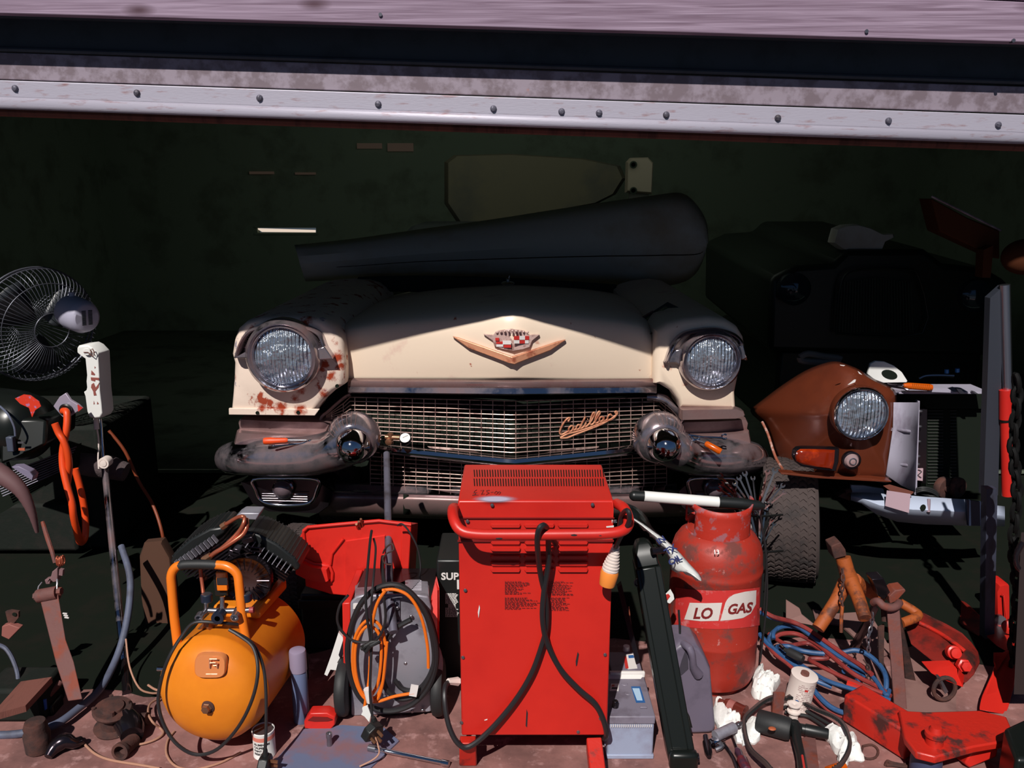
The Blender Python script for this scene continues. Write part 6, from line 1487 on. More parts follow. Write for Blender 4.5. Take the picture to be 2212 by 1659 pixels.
# pale valance
vt = [(905,1140,2.82),(1000,1138,2.80),(1160,1146,2.79),(1370,1160,2.79),(1460,1168,2.79),(1660,1182,2.79),(1765,1188,2.80),(1960,1230,2.82),(2062,1240,2.84)]
vm = [(905,1165,2.80),(990,1180,2.77),(1120,1230,2.76),(1370,1262,2.755),(1460,1265,2.755),(1660,1275,2.755),(1770,1280,2.76),(1960,1300,2.79),(2062,1310,2.81)]
vb = [(905,1190,2.80),(985,1215,2.775),(1090,1292,2.78),(1250,1350,2.785),(1460,1370,2.785),(1660,1376,2.785),(1775,1380,2.79),(1960,1384,2.81),(2062,1386,2.83)]
b = MB(); b.grid([[W(1580+x/3.5,740+y/3.5,Y) for x,y,Y in l] for l in (vt,vm,vb)]); vl = b.build('valance', lgrey, c2, solid=.003)
b = MB(); b.prism(Z5([(905,1078),(1000,1082),(1150,1108),(1160,1148),(1000,1140),(905,1142)],2.83),(0,.01,0)); b.build('valance_step', lgrey, c2)
b = MB(); b.prism(Z5([(1175,1118),(1355,1145),(1342,1288),(1162,1235)],2.745),(0,.0012,0)); b.build('plastic_flap', mat('milky film',(186,160,170),.25,coat=.6), vl, smooth=False)
b = MB(); c = Z5([(1448,1248)],2.752)[0]; b.lathe(c,(0,-1,0),[(.010,0),(.010,.001),(.001,.001)],20,sx=1,sy=1.2); b.build('drain_hole', dark, vl)
b = MB(); p_ = Z5([(1492,1185,2.78),(1490,1285,2.752)]); b.tube(p_,.006,10); b.build('slot', mat('slot shade',(130,110,120),.6), vl)
b = MB(); b.prism(Z5([(1775,1188),(1940,1215),(1960,1388),(1790,1384)],2.745),(0,.01,0)); b.build('dark_patch', mat('dark blue valance paint',(34,44,66),.5), vl, smooth=False)
b = MB(); b.cyl(Z5([(860,1125)],2.82)[0],Z5([(905,1115)],2.82)[0],.009,n=8); b.prism(Z5([(806,1165),(860,1130),(900,1140),(895,1195)],2.83),(0,.03,0)); b.build('mounting_bolt', rust, c2)
b = MB(); b.prism(Z5([(1150,1085),(1200,1075),(1380,1130),(1360,1150),(1200,1120)],2.755),(0,.004,0)); b.build('orange_bracket', mat('dull brown bracket',(110,62,50),.6), c2)
# top rail and stuff on it
b = MB(); b.box((Z5([(1560,372)],2.84)[0].x, 2.90, Z5([(1560,372)],2.84)[0].z-.004),(.36,.12,.008)); b.build('slam_panel', primer, c2, bevel=.001)
b = MB(); b.prism(Z5([(1242,392),(1900,385),(1920,500),(1480,500),(1420,440),(1242,445)],2.93),(0,.02,0)); b.build('grille_void', dark, c2, smooth=False)
wp = thing('lamp_bracket', 'white metal bracket with an oval hole lying on top of the stripped car front', 'bracket', Z5([(1200,305)],2.9)[0])
b = MB(); o_ = Z5([(1030,240),(1050,160),(1090,140),(1160,145),(1230,175),(1290,225),(1332,290),(1325,302),(1150,305),(1080,280)],2.93); b.prism(o_,(0,.012,.0)); b.build('plate', white, wp, bevel=.002)
b = MB(); c = Z5([(1195,243)],2.9295)[0]; b.prism([c+Vector((math.cos(a)*.029+math.sin(a)*.004,0,math.sin(a)*.016-math.cos(a)*.009)) for a in [2*PI*k/20 for k in range(20)]],(0,.0005,0)); b.build('oval_hole', dark, wp, smooth=False)
oh = thing('orange_screwdriver', 'orange ribbed handled screwdriver lying on the second car top rail', 'screwdriver', Z5([(1400,340)],2.82)[0])
a_, c_ = Z5([(1515,340),(1300,325)],2.82); lathe_px(a_,c_,[(0,.001),(0,.010),(.1,.012),(.85,.0115),(1,.007),(1,.001)],20).build('handle', amber, oh)
lathe_px(c_,Z5([(1180,315)],2.83)[0],[(0,.0035),(1,.0035),(1,.001)],10).build('shaft', steel, oh)
b = MB()
for k in range(10):
    t = .15+.065*k; q = a_+(c_-a_)*t; b.box(q+Vector((0,-.010,.002)),(.0022,.006,.016),Matrix.Rotation(.1,3,'Y'))
b.build('ribs', mat('darker amber',(180,90,10),.4), oh)
pn = thing('pliers', 'small dark pliers lying beside the brown wing headlight top', 'pliers', Z5([(1260,340)],2.8)[0])
b = MB(); b.tube(Z5([(1170,325,2.8),(1240,335,2.8),(1300,345,2.8),(1340,360,2.79)]),.004,8); b.build('jaw', darkchrome, pn); b = MB(); b.tube(Z5([(1180,312,2.81),(1240,322,2.8),(1290,318,2.8)]),.0035,8); b.build('jaw', darkchrome, pn)
pt_ = thing('putty_knife', 'flat grey metal scraper blade lying on the second car top rail', 'scraper', Z5([(1600,360)],2.82)[0])
b = MB(); b.prism(Z5([(1515,345),(1640,348),(1690,380),(1515,374)],2.82),(0,.05,0)); b.build('blade', primer, pt_, smooth=False)
for i,(x,lab) in enumerate(((1700,'small bright strip of metal beside the scraper blade'),(1815,'smallest bright metal strip near the crane post'))):
    b = MB(); w_ = 60-18*i; b.prism(Z5([(x,348+i*18),(x+w_*.6,352+i*18),(x+w_+10,388),(x+30,388)],2.83),(0,.01,0)); tag(b.build('metal_strip', steel, None, smooth=False), lab, 'metal strip')
# ------------------------------------------------------------------ tools on the big car's bumper
def small(name, label, cat, p): return thing(name, label, cat, p)
def S_(l, Y): return [W(440+x/2.963, 560+y/2.963, (q[0] if (q:=r) else Y)) for x,y,*r in l]
bs = small('orange_screwdriver', 'orange handled screwdriver lying on the left bumper end', 'screwdriver', W(600,960,2.86))
a_, c_ = W(570,953,2.775), W(622,951,2.775)
lathe_px(a_,c_,[(0,.001),(0,.011),(.08,.0125),(.3,.0125),(.5,.010),(.9,.009),(1,.006),(1,.001)],20).build('handle', orangehose, bs)
lathe_px(c_,W(662,951,2.775),[(0,.0035),(1,.003),(1,.001)],10).build('shaft', steel, bs)
sp = small('open_spanner', 'chrome spanner lying in front of the screwdriver on the left bumper end', 'spanner', W(625,965,2.76))
b = MB(); b.tube(WW([(592,963,2.76),(650,958,2.77),(668,954,2.77)]),[.004,.0032,.004],8); b.ball(W(670,953,2.77),.009,1,.6,.8,12); b.ball(W(591,963,2.76),.007,1.2,.6,.7,12); b.build('shank', chromeclean, sp)
g_ = small('pressure_regulator', 'brass pressure regulator with round white dial gauge resting on the grille bar', 'gauge', W(860,955,2.84))
b = MB(); b.cyl(W(832,944,2.80),W(872,946,2.80),.009,n=14); b.cyl(W(843,936,2.80),W(844,958,2.80),.010,n=14); b.lathe(W(841,952,2.795),(-.1,-1,-.1),[(.012,0),(.012,.014),(.007,.016),(.001,.016)],18); b.build('valve_body', brass, g_)
b = MB(); c = W(875,946,2.79); b.lathe(c,(0,-.75,.65),[(.020,-.02),(.021,0),(.019,.003),(.018,.001)],28); gg = b.build('gauge_case', darkchrome, g_)
b = MB(); b.lathe(c,(0,-.75,.65),[(.018,.0),(.018,.0015),(.001,.0015)],28); b.build('dial', labelw, gg)
b = MB(); u = Vector((0,-.75,.65)).normalized(); b.tube([c+u*.002+Vector((-.008,0,0)), c+u*.002+Vector((.010,.006,.007))],.0008,5); b.build('needle', ink, gg)
r2 = small('combination_spanner', 'chrome open-ended spanner lying across the right bumper end', 'spanner', W(1530,945,2.86))
b = MB(); b.tube(WW([(1490,940,2.74),(1520,944,2.74),(1560,945,2.74)]),[.004,.003,.004],8); pts_=[W(1565+6*math.cos(a),943+5*math.sin(a),2.74) for a in [.6+4.9*k/12 for k in range(13)]]; b.tube(pts_,.003,6); b.build('shank', chromeclean, r2)
r3 = small('amber_screwdriver', 'amber handled screwdriver lying on the right bumper end', 'screwdriver', W(1530,965,2.80))
a_, c_ = W(1557,976,2.70), W(1523,957,2.72); lathe_px(a_,c_,[(0,.001),(0,.010),(.1,.0115),(.9,.0105),(1,.006),(1,.001)],18).build('handle', amber, r3)
lathe_px(c_,W(1496,947,2.75),[(0,.0035),(1,.003),(1,.001)],10).build('shaft', steel, r3)
r4 = small('small_pliers', 'small chrome pliers lying beside the amber screwdriver', 'pliers', W(1500,950,2.74))
b = MB(); b.tube(WW([(1488,938,2.75),(1500,950,2.74),(1512,948,2.74)]),.004,8); b.ball(W(1498,952,2.74),.009,1,.6,.7,12); b.build('jaws', chromeclean, r4)
# glass/plastic sheet on right wing and cloth
gs = thing('perspex_sheet', 'dark clear sheet propped on top of the right wing', 'sheet', W(1430,700,2.95))
b = MB(); b.prism(WW([(1368,700,3.1),(1442,652,3.2),(1486,674,3.1),(1400,724,2.93)]),(0,.002,-.004)); b.build('pane', mat('dusky sheet',(52,56,66),.2,coat=.4), gs, smooth=False)
b = MB(); b.tube(WW([(1370,697,3.09),(1410,672,3.14)]),.003,6); b.tube(WW([(1400,724,2.925),(1486,674,3.09)]),.002,6); b.build('edge', ruststeel, gs)
# ------------------------------------------------------------------ things behind in the shade
pn_ = thing('pale_body_panel', 'large pale curved body panel lying across the roof of the cream car', 'body panel', W(1100,600,4.6))
top = [(637,533),(760,520),(900,500),(1060,478),(1200,456),(1320,438),(1420,424),(1470,420),(1500,442),(1522,480),(1526,520)]
bot = [(660,604),(780,600),(900,597),(1050,600),(1180,605),(1300,610),(1380,616),(1430,616),(1480,604),(1506,580),(1520,545)]
tcv = catmull([Vector((x,y,0)) for x,y in top],3); bcv = catmull([Vector((x,y,0)) for x,y in bot],3); rows_ = []
for j in range(7):
    t = j/6; rows_.append([W((a*(1-t)+c*t).x,(a*(1-t)+c*t).y, 4.4-.25*math.sin(PI*(.15+.75*t))) for a,c in zip(tcv,bcv)])
b = MB(); b.grid(rows_); b.build('skin', fabric, pn_, solid=.01)
b = MB(); b.tube([q+Vector((0,-.01,0)) for q in rows_[4][2:]],.003,6); b.build('crease', darkchrome, pn_)
ws = thing('folded_cover', 'dark folded cover lying under the pale body panel at the windscreen', 'cover', W(1000,625,4.2))
b = MB()
for k in range(5):
    b.tube(WW([(775,606+k*4,4.15),(900,603+k*5,4.1),(1050,606+k*5,4.1),(1200,613+k*5,4.12),(1330,622+k*3,4.15)]),.018,8,smooth=3)
b.build('folds', mat('very dark cloth',(44,48,44),.9), ws)
yb_ = thing('yellow_panel', 'dull yellow vehicle panel standing at the back of the garage', 'body panel', W(1150,470,6.2))
b = MB(); b.pillow(WW([(960,350),(980,335),(1100,332),(1260,342),(1340,358),(1352,385),(1330,420),(1290,440),(1120,470),(1000,500),(960,440)],6.0),[((0,.3,0),1),((0,0,0),1),((0,-.05,0),.95)]); b.build('panel', yellowp, yb_)
b = MB(); q = W(1150,485,6.15); b.box((q.x,6.15,q.z/2),(1.0,.12,q.z)); b.build('lower_panel', mat('dark lower panel',(40,42,34),.9), yb_)
hr = thing('seat_headrest', 'tan seat back frame with two round holes standing behind the pale panel', 'seat frame', W(1380,440,5.2))
b = MB(); b.pillow(WW([(1354,350),(1362,341),(1400,340),(1411,352),(1408,420),(1352,416)],5.2),[((0,.06,0),1),((0,0,0),1),((0,-.02,0),.9)]); b.build('pad', mat('tan vinyl',(84,76,62),.7), hr)
b = MB(); q = W(1381,414,5.22); b.box((q.x,5.24,q.z/2),(.12,.03,q.z)); b.build('frame_post', mat('dark frame post',(40,40,34),.8), hr)
for py in (356,412):
    b = MB(); c = W(1368,py,5.17); b.lathe(c,(0,-1,0),[(.02,0),(.022,.008),(.015,.01),(.012,.0),(.001,.0)],20); b.build('eyelet', dark, hr)
cp_ = thing('pale_pouch', 'pale grey mirror-shaped panel hanging in the dark on the right', 'panel', W(1850,560,4.62))
b = MB(); b.pillow(WW([(1797,515),(1803,494),(1822,486),(1850,484),(1880,492),(1908,506),(1930,505),(1932,512),(1912,522),(1897,560),(1880,570),(1850,552),(1815,538),(1795,524)],4.62),[((0,.05,0),1),((0,0,0),1),((0,-.02,0),.92)]); b.build('shell', fabric, cp_)
# old car in the far right dark
oc_ = thing('old_car', 'dark old car with upright slatted grille barely visible in the shade on the right', 'car', (W(1880,700,4.6).x,5.2,0))
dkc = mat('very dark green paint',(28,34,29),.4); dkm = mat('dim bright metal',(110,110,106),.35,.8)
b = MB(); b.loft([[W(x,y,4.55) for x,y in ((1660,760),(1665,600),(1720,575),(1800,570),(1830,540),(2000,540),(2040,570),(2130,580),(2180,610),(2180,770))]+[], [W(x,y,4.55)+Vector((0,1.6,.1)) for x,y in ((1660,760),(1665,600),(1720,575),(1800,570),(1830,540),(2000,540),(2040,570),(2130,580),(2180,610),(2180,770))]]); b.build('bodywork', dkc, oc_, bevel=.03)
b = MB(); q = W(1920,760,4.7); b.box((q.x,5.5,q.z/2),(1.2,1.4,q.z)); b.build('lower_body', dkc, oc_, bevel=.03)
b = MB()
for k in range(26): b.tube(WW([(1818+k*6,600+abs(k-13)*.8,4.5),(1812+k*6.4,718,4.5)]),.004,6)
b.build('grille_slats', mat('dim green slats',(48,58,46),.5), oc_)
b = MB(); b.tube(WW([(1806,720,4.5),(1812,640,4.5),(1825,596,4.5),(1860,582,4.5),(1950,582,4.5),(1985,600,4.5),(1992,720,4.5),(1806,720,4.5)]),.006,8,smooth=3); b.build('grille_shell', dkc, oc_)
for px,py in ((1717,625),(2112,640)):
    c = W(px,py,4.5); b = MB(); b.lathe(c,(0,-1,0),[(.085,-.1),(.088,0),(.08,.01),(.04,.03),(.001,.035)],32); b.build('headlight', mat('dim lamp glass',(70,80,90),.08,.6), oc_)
sc_2 = tag(cable('crumpled_foil', WW([(1728,772,3.0),(1745,764,3.0),(1780,770,3.0),(1815,775,3.0),(1790,782,3.0),(1735,780,3.0),(1728,772,3.0)]), .012, mat('dim grey rag',(96,92,88),.8), k=3), 'dim grey crumpled rag above the brown wing', 'rag')
# blue specks: small blue caps beyond the second car
for x,y,lab in ((2045,802,'small blue plastic cap in the dark beyond the stripped car'),(2068,800,'second blue plastic cap, nearer the crane post')):
    b = MB(); b.cyl(W(x,y+4,3.05),W(x,y-4,3.05),.008,n=12); tag(b.build('plastic_stopper', mat('bright blue plastic',(60,130,200),.3)), lab, 'stopper')
hs_ = tag(cable('pipe', WW([(1985,818,3.05),(2000,812,3.05),(2030,811,3.05),(2060,812,3.05)]), .006, steel, k=4), 'thin bright pipe in the dark behind the orange screwdriver', 'pipe')
# ------------------------------------------------------------------ left side: fan
fn = thing('pedestal_fan', 'white pedestal fan with wire cage leaning back at the left', 'fan', G(262,1490))
# cage: seen from behind, facing left and away
cc_ = W(78,700,2.98); ax = Vector((-.80,.52,.12)).normalized(); RF = .205
x_,y_,d_ = frame(ax)
b = MB()
for k in range(72):
    a = 2*PI*k/72; u = x_*math.cos(a)+y_*math.sin(a)
    pts_ = [cc_+u*RF*f - d_*t for f,t in ((.30,.105),(.6,.10),(.82,.085),(.95,.055),(1.0,.02))]
    b.tube(catmull(pts_,2), .00125, 4)
b.build('cage_rear', mat('chrome wire',(88,90,100),.45,.5), fn)
b = MB()
for k in range(60):
    a = 2*PI*k/60; u = x_*math.cos(a)+y_*math.sin(a)
    pts_ = [cc_+u*RF*f + d_*t for f,t in ((.22,.075),(.5,.072),(.8,.05),(.95,.025),(1.0,.0))]
    b.tube(catmull(pts_,2), .00125, 4)
b.build('cage_front', MATS['chrome wire'], fn)
b = MB()
for f,t,r_ in ((1.0,.02,.0028),(1.005,.0,.004),(.8,.087,.0016),(.3,.105,.002)):
    pts_ = [cc_+(x_*math.cos(a)+y_*math.sin(a))*RF*f - d_*t for a in [2*PI*k/64 for k in range(64)]]; b.tube(pts_, r_, 6, closed=True)
b.build('cage_rings', MATS['chrome wire'], fn)
b = MB()
for k in range(3):
    a0 = 2*PI*k/3+.4; rows_ = []
    for i in range(6):
        f = .15+.75*i/5; row = []
        for j in range(5):
            a = a0 + (j/4-.5)*(1.15 if i else .8); u = x_*math.cos(a)+y_*math.sin(a); row.append(cc_+u*RF*f - d_*(.035-.03*(j/4)))
        rows_.append(row)
    b.grid(rows_)
b.build('blades', mat('smoky fan blades',(40,44,48),.4), fn, solid=.002)
mo = W(178,676,2.85)
fan_w = mat('greyish white plastic',(168,166,184),.5)
b = MB(); q0 = W(150,672,2.90); b.lathe(q0-Vector((.0,0,0)), Vector((.75,-.55,-.12)), [(.001,-.02),(.045,-.02),(.056,.0),(.060,.03),(.058,.09),(.050,.112),(.042,.118),(.001,.118)],36,sx=.95,sy=1.0); mh = b.build('motor_housing', fan_w, fn)
b = MB(); dd = Vector((.75,-.55,-.12)).normalized(); xx,yy,_ = frame(dd)
for k in range(11):
    for s in (-1,1):
        c = q0 + dd*.119 + yy*(.026-k*.0048) + xx*(s*.011); b.box(c,(.014,.003,.0018),Matrix((xx,dd,yy)).transposed())
b.build('vent_slots', dark, mh)
b = MB(); b.cyl(q0+dd*.03+Vector((0,0,.05)), q0+dd*.03+Vector((0,0,.072)), .010, n=14); b.build('oscillation_knob', fan_w, mh)
# neck control box
NY = 2.80
o_ = Z1([(492,625),(500,612),(560,605),(590,620),(628,660),(636,800),(640,900),(650,985),(656,1050),(640,1078),(600,1082),(570,1070),(558,1040),(545,940),(535,910),(552,900),(556,880),(552,840),(556,800),(545,690),(515,670),(492,650)],NY)
b = MB(); b.pillow(o_,[((.010,.065,0),.97),((.010,.06,0),1.0),((0,.006,0),1.0),((0,0,0),.96)]); nb = b.build('control_box', white, fn, bevel=.002)
b = MB(); q = Z1([(560,650)],NY-.004)[0]; b.lathe(q,(0,-1,0),[(.013,0),(.013,.004),(.011,.006),(.001,.006)],24); kb = b.build('knob', white, nb)
b = MB(); b.tube(Z1([(536,655),(562,655),(596,682),(604,655),(592,632),(578,640),(590,660)],NY-.012),.0018,6); b.build('dark_d_mark', brownwood, nb)
b = MB(); rnd = random.Random(2)
for l in ([(585,770),(608,795),(605,802),(583,798)],[(580,815),(632,818),(634,835),(610,830),(608,842),(583,835)],[(585,860),(600,850),(612,880),(634,850),(630,880),(610,905),(618,930),(600,932),(596,905),(582,880)],[(600,965),(606,985),(598,988)],[(622,970),(632,985),(620,988)],[(604,745),(612,750),(606,760)]):
    b.prism(Z1(l,NY-.001),(0,.002,0))
b.build('faded_lettering', mat('dried brown label',(140,74,66),.8), nb, smooth=False)
b = MB(); b.tube([Z1([(615,1078)],NY+.03)[0],Z1([(619,1148)],NY+.02)[0]],[.0085,.0095],12); b.build('cord_gland', offwhite, nb)
b = MB(); b.tube(Z1([(622,1148,NY+.02),(632,1230,NY+.02),(628,1330,NY+.01),(632,1400,NY)]),.0028,8,smooth=4); b.build('cord', offwhite, nb)
b = MB(); b.tube([W(217,905,2.86),W(224,1000,2.80)],.006,14); b.build('inner_pole', chromeclean, fn)
b = MB(); c = Z1([(664,1364)],2.74)[0]; b.lathe(c,(0,-1,.0),[(.0185,-.03),(.0195,.0),(.0185,.004),(.013,.004),(.012,.001),(.011,.006),(.001,.007)],28); b.build('clamp_knob', offwhite, fn)
b = MB(); b.tube([W(225,995,2.80),W(240,1150,2.62),W(258,1330,2.40),W(270,1440,2.28)],.0115,16); b.build('outer_pole', chrome, fn)
b = MB(); q = G(275,1500,.0); b.cyl(W(270,1430,2.29), Vector((q.x,q.y,.0)), .014, n=14); b.build('pole_foot', darkchrome, fn)
cable('flex', WW([(272,1380,2.25),(280,1440,2.2),(300,1485,2.15),(325,1497,2.08),(350,1496,2.0)]), .0028, wirem, parent=fn)
# ================= black motor and orange hoses
mt = thing('electric_motor', 'black electric motor or vacuum cleaner drum with a worn red sticker at the left edge', 'machine', W(50,1130,2.75))
a_, c_ = Vector((W(-60,920,2.80).x,2.80,W(0,905,2.80).z)), Vector((W(80,920,2.70).x,2.70,W(0,925,2.7).z))
lathe_px(a_,c_,[(0,.001),(0,.12),(.7,.12),(.9,.11),(1,.085),(1.05,.05),(1.05,.001)],40).build('drum', black, mt)
b = MB(); b.prism(Z1([(0,1080,2.63),(300,1080,2.66),(290,1250,2.62),(100,1330,2.6),(0,1380,2.6)]),(0,.2,0)); b.build('motor_base', black, mt, bevel=.01)
stk = mat('worn red sticker',(206,52,28),.5,col2=(170,110,150),scale=60,lo=.55,hi=.6)
b = MB(); ps = [(95,950),(150,925),(195,930),(250,970),(262,1000),(225,1025),(205,1070),(185,1010),(130,985)]
b.prism(Z1(ps,2.60),(0,.003,0)); b.build('red_sticker', stk, mt, smooth=False)
b = MB(); b.box(Z1([(72,1240)],2.60)[0],(.022,.02,.05)); b.build('switch_box', mat('grey blue switch',(70,76,92),.4), mt, bevel=.003)
b = MB(); b.box(Z1([(140,1275)],2.595)[0],(.020,.004,.008)); b.build('orange_label', mat('dull orange label',(176,92,66),.5), mt)
b = MB(); b.box(Z1([(135,1232)],2.595)[0],(.020,.004,.006)); b.build('grey_label', steel, mt)
b = MB(); b.tube(Z1([(0,1000,2.62),(50,1050,2.6),(90,1130,2.59),(98,1190,2.59)]),.0035,8,smooth=4); b.build('lead', greyhose, mt)
fl = thing('funnel', 'pale metal funnel-like cover with the orange hose passing through it', 'cover', W(150,905,2.7))
b = MB(); b.prism(Z1([(340,1000),(380,940),(420,915),(450,960),(500,990),(525,1015),(480,1045),(440,1070),(400,1070),(365,1030)],2.70),(0,.012,0)); b.build('plate', mat('pale violet metal',(176,166,184),.4,.4), fl, bevel=.002)
b = MB(); c = Z1([(425,1022)],2.695)[0]; b.lathe(c,(0,-1,.1),[(.012,0),(.020,.0),(.021,.008),(.016,.010),(.012,.006)],24); b.build('grommet', black, fl)
b = MB(); b.prism(Z1([(495,990),(528,1012),(500,1035)],2.695),(0,.004,0)); b.build('red_tip', redenamel, fl, smooth=False)
cable('orange_hose', Z1([(405,1030,2.69),(425,1035,2.67),(430,1080,2.66),(425,1150,2.65),(412,1220,2.645),(400,1300,2.64),(402,1380,2.63),(415,1450,2.62),(435,1530,2.61),(460,1620,2.60),(470,1700,2.60),(490,1790,2.62),(515,1870,2.66),(545,1830,2.70),(545,1700,2.72),(520,1550,2.72),(480,1400,2.72)]), .0115, orangehose, 'bright orange rubber hose hanging in a long loop at the left', 'hose', n=12)
cable('orange_hose', Z1([(350,1110,2.63),(375,1170,2.63),(405,1220,2.625),(430,1290,2.625),(442,1370,2.63),(440,1430,2.64),(430,1500,2.66)]), .0110, orangehose, 'shorter orange hose strand crossing in front of the hanging loop', 'hose', n=12)
cable('rope', WW([(235,930,3.0),(270,975,3.0),(300,1040,3.0),(330,1090,2.95),(350,1150,2.9),(360,1220,2.9)]), .006, mat('dull orange cord',(120,50,20),.6), 'dull orange rope trailing down in the dark behind the fan pole', 'rope')
# slatted vent grille lying at a slant
vg = thing('vent_grille', 'dark slatted vent panel lying at a slant under the orange hose', 'vent', W(110,1050,2.6))
b = MB()
for k in range(9):
    a_ = W(-10+k*2,1060+k*5-28,2.70); c_ = W(165-k*3,965+k*6,2.78); b.tube([a_,c_],.0022,6)
b.build('slats', greysteel, vg)
b = MB(); b.prism([W(-20,1040,2.72),W(170,960,2.80),W(165,1010,2.8),W(0,1110,2.72)],(0,.02,0)); b.build('back_plate', dark, vg, smooth=False)
fd = thing('flexible_duct', 'ribbed brown and lilac flexible duct coming in from the left edge', 'duct', W(30,1060,2.5))
b = MB(); pth = catmull(WW([(-30,1010,2.5),(10,1030,2.48),(45,1060,2.47),(68,1105,2.47),(80,1150,2.48)]),8); n = len(pth)
rr = [(.036-.031*(i/(n-1))) * (1+.05*(i % 2)) for i in range(n)]; b.tube(pth, rr, 20); b.build('ribbed_hose', mat('ribbed brown rubber',(98,68,70),.7), fd)
b = MB(); b.prism(Z1([(70,1388,2.46),(120,1385,2.46),(190,1420,2.46),(215,1445,2.47),(205,1480,2.47),(150,1440,2.45)]),(0,.03,0)); b.build('lilac_collar', mat('lilac grey plastic',(120,112,134),.5), fd, bevel=.002)
fm = thing('foam_roll', 'dusty grey sponge roll behind the fan pole', 'foam', W(220,1040,2.85))
b = MB(); b.tube(WW([(168,1000,2.86),(200,1005,2.86),(240,1010,2.86),(272,1020,2.86)]),[.038,.042,.042,.034],18); b.build('roll', mat('dusty foam',(74,62,64),.95,bump=1,bscale=140), fm)
# added dark mass imitating the deep shade on the left
tp_ = thing('dark_mass', 'added black engine-shaped mass imitating the deep shade at the left edge', 'dark mass', G(60,1420))
dk = mat('mottled near black',(25,30,26),.8,col2=(34,33,30),scale=12,bump=.3,spec=.2)
b = MB(); b.box((-1.95,3.35,.26),(.7,.5,.52)); b.build('block', dk, tp_, bevel=.02)
for k in range(4):
    b = MB(); b.lathe(Vector((-2.15+k*.14,3.10,.36)),(0,-1,0),[(.05,0),(.05,.02),(.03,.03),(.001,.03)],20); b.build('port', dk, tp_)
b = MB(); b.box((-1.95,3.08,.12),(.5,.08,.2)); b.build('sump', dk, tp_, bevel=.015)
bg2 = thing('canvas_board', 'dull brown canvas board leaning in the shade left of the compressor', 'board', W(335,1380,2.5))
b = MB(); b.pillow(WW([(302,1200,2.62),(312,1172,2.62),(350,1168,2.62),(368,1200,2.62),(380,1300,2.55),(372,1375,2.5),(345,1388,2.5),(318,1370,2.5),(306,1290,2.56)]),[((0,.03,0),1),((0,0,0),1),((0,-.006,0),.95)]); b.build('board', mat('dull brown canvas',(66,38,22),.9), bg2)
# ================= leaf spring arm
ls = thing('spring_hanger', 'rusty flat steel suspension arm standing upright with shackle on top', 'suspension arm', G(150,1520))
ZL = zf(0,1130,3.135)
b = MB(); b.loft([ZL([(262,478),(388,452),(388,452),(262,478)],2.15)[:2]+[ZL([(388,452)],2.17)[0],ZL([(262,478)],2.17)[0]],
                  ZL([(345,810),(445,790)],2.08)+ZL([(445,790),(345,810)],2.10), ZL([(380,950),(500,940)],2.05)+ZL([(500,940),(380,950)],2.07), ZL([(462,1205),(558,1192)],1.985)+ZL([(558,1192),(462,1205)],2.005)]); b.build('leaf', ruststeel, ls, bevel=.002)
b = MB(); b.cyl(ZL([(258,495)],2.15)[0],ZL([(392,470)],2.15)[0],.019,n=20); b.build('eye', ruststeel, ls)
for q in ((245,495),(403,463)):
    b = MB(); c = ZL([q],2.15)[0]; b.cyl(c-Vector((.005,0,0)),c+Vector((.006,0,.001)),.011,n=6); b.build('nut', ruststeel, ls)
b = MB(); b.tube(ZL([(252,480,2.15),(262,430,2.16),(285,400,2.17)]),.0022,6); b.build('shackle', steel, ls); b = MB(); b.tube(ZL([(383,450,2.15),(388,410,2.16),(386,380,2.17)]),.0028,6); b.build('shackle', steel, ls)
b = MB(); b.prism(ZL([(300,385),(340,375),(352,330),(388,302),(390,395),(360,402),(340,385),(338,415),(310,415)],2.17),(0,.02,0)); b.build('top_bracket', mat('dusty mauve iron',(120,90,92),.7), ls, bevel=.002)
b = MB(); b.tube(ZL([(372,268,2.19),(352,190,2.2),(325,110,2.22),(300,30,2.25),(288,-10,2.26)]),[.005,.006,.0065,.006,.005],8,smooth=2); b.build('frayed_rod', ruststeel, ls)
b = MB(); 
for k in range(4): 
    c = ZL([(392+k*12,262-abs(k-1)*6)],2.18)[0]; b.tube([c+Vector((0,math.cos(a)*.008,math.sin(a)*.014)) for a in [2*PI*j/12 for j in range(12)]],.002,6,closed=True)
b.build('coil', copper, ls)
b = MB(); b.box(ZL([(418,330)],2.17)[0],(.010,.01,.018),Matrix.Rotation(.2,3,'Y')); b.build('tab', MATS['dusty mauve iron'], ls)
b = MB()
for k in range(3): b.box(ZL([(440+k*6,612+k*14)],2.12)[0],(.012,.003,.003),Matrix.Rotation(.15,3,'Y'))
tag(b.build('chrome_glint', labelw, None), 'small metal clip with its glint painted as white bars, beside the rusty suspension arm', 'clip')  # white bars imitate the glint on chrome
# small bracket at the left edge
br = thing('rusty_bracket', 'small rusty bracket with a round hole at the left edge', 'bracket', ZL([(70,780)],2.15)[0])
b = MB(); b.prism(ZL([(35,600),(70,592),(125,600),(125,640),(85,690),(60,740),(70,700),(50,660)],2.15),(0,.008,0)); b.build('upper_plate', rust, br)
b = MB(); b.prism(ZL([(12,700),(60,685),(100,700),(135,712),(60,790),(8,765)],2.14),(0,.02,0)); b.build('lower_plate', mat('pinkish rust',(140,84,76),.7), br, bevel=.002)
b = MB(); b.lathe(ZL([(98,618)],2.148)[0],(0,-1,0),[(.006,0),(.006,.001),(.001,.001)],16); b.build('hole', dark, br)
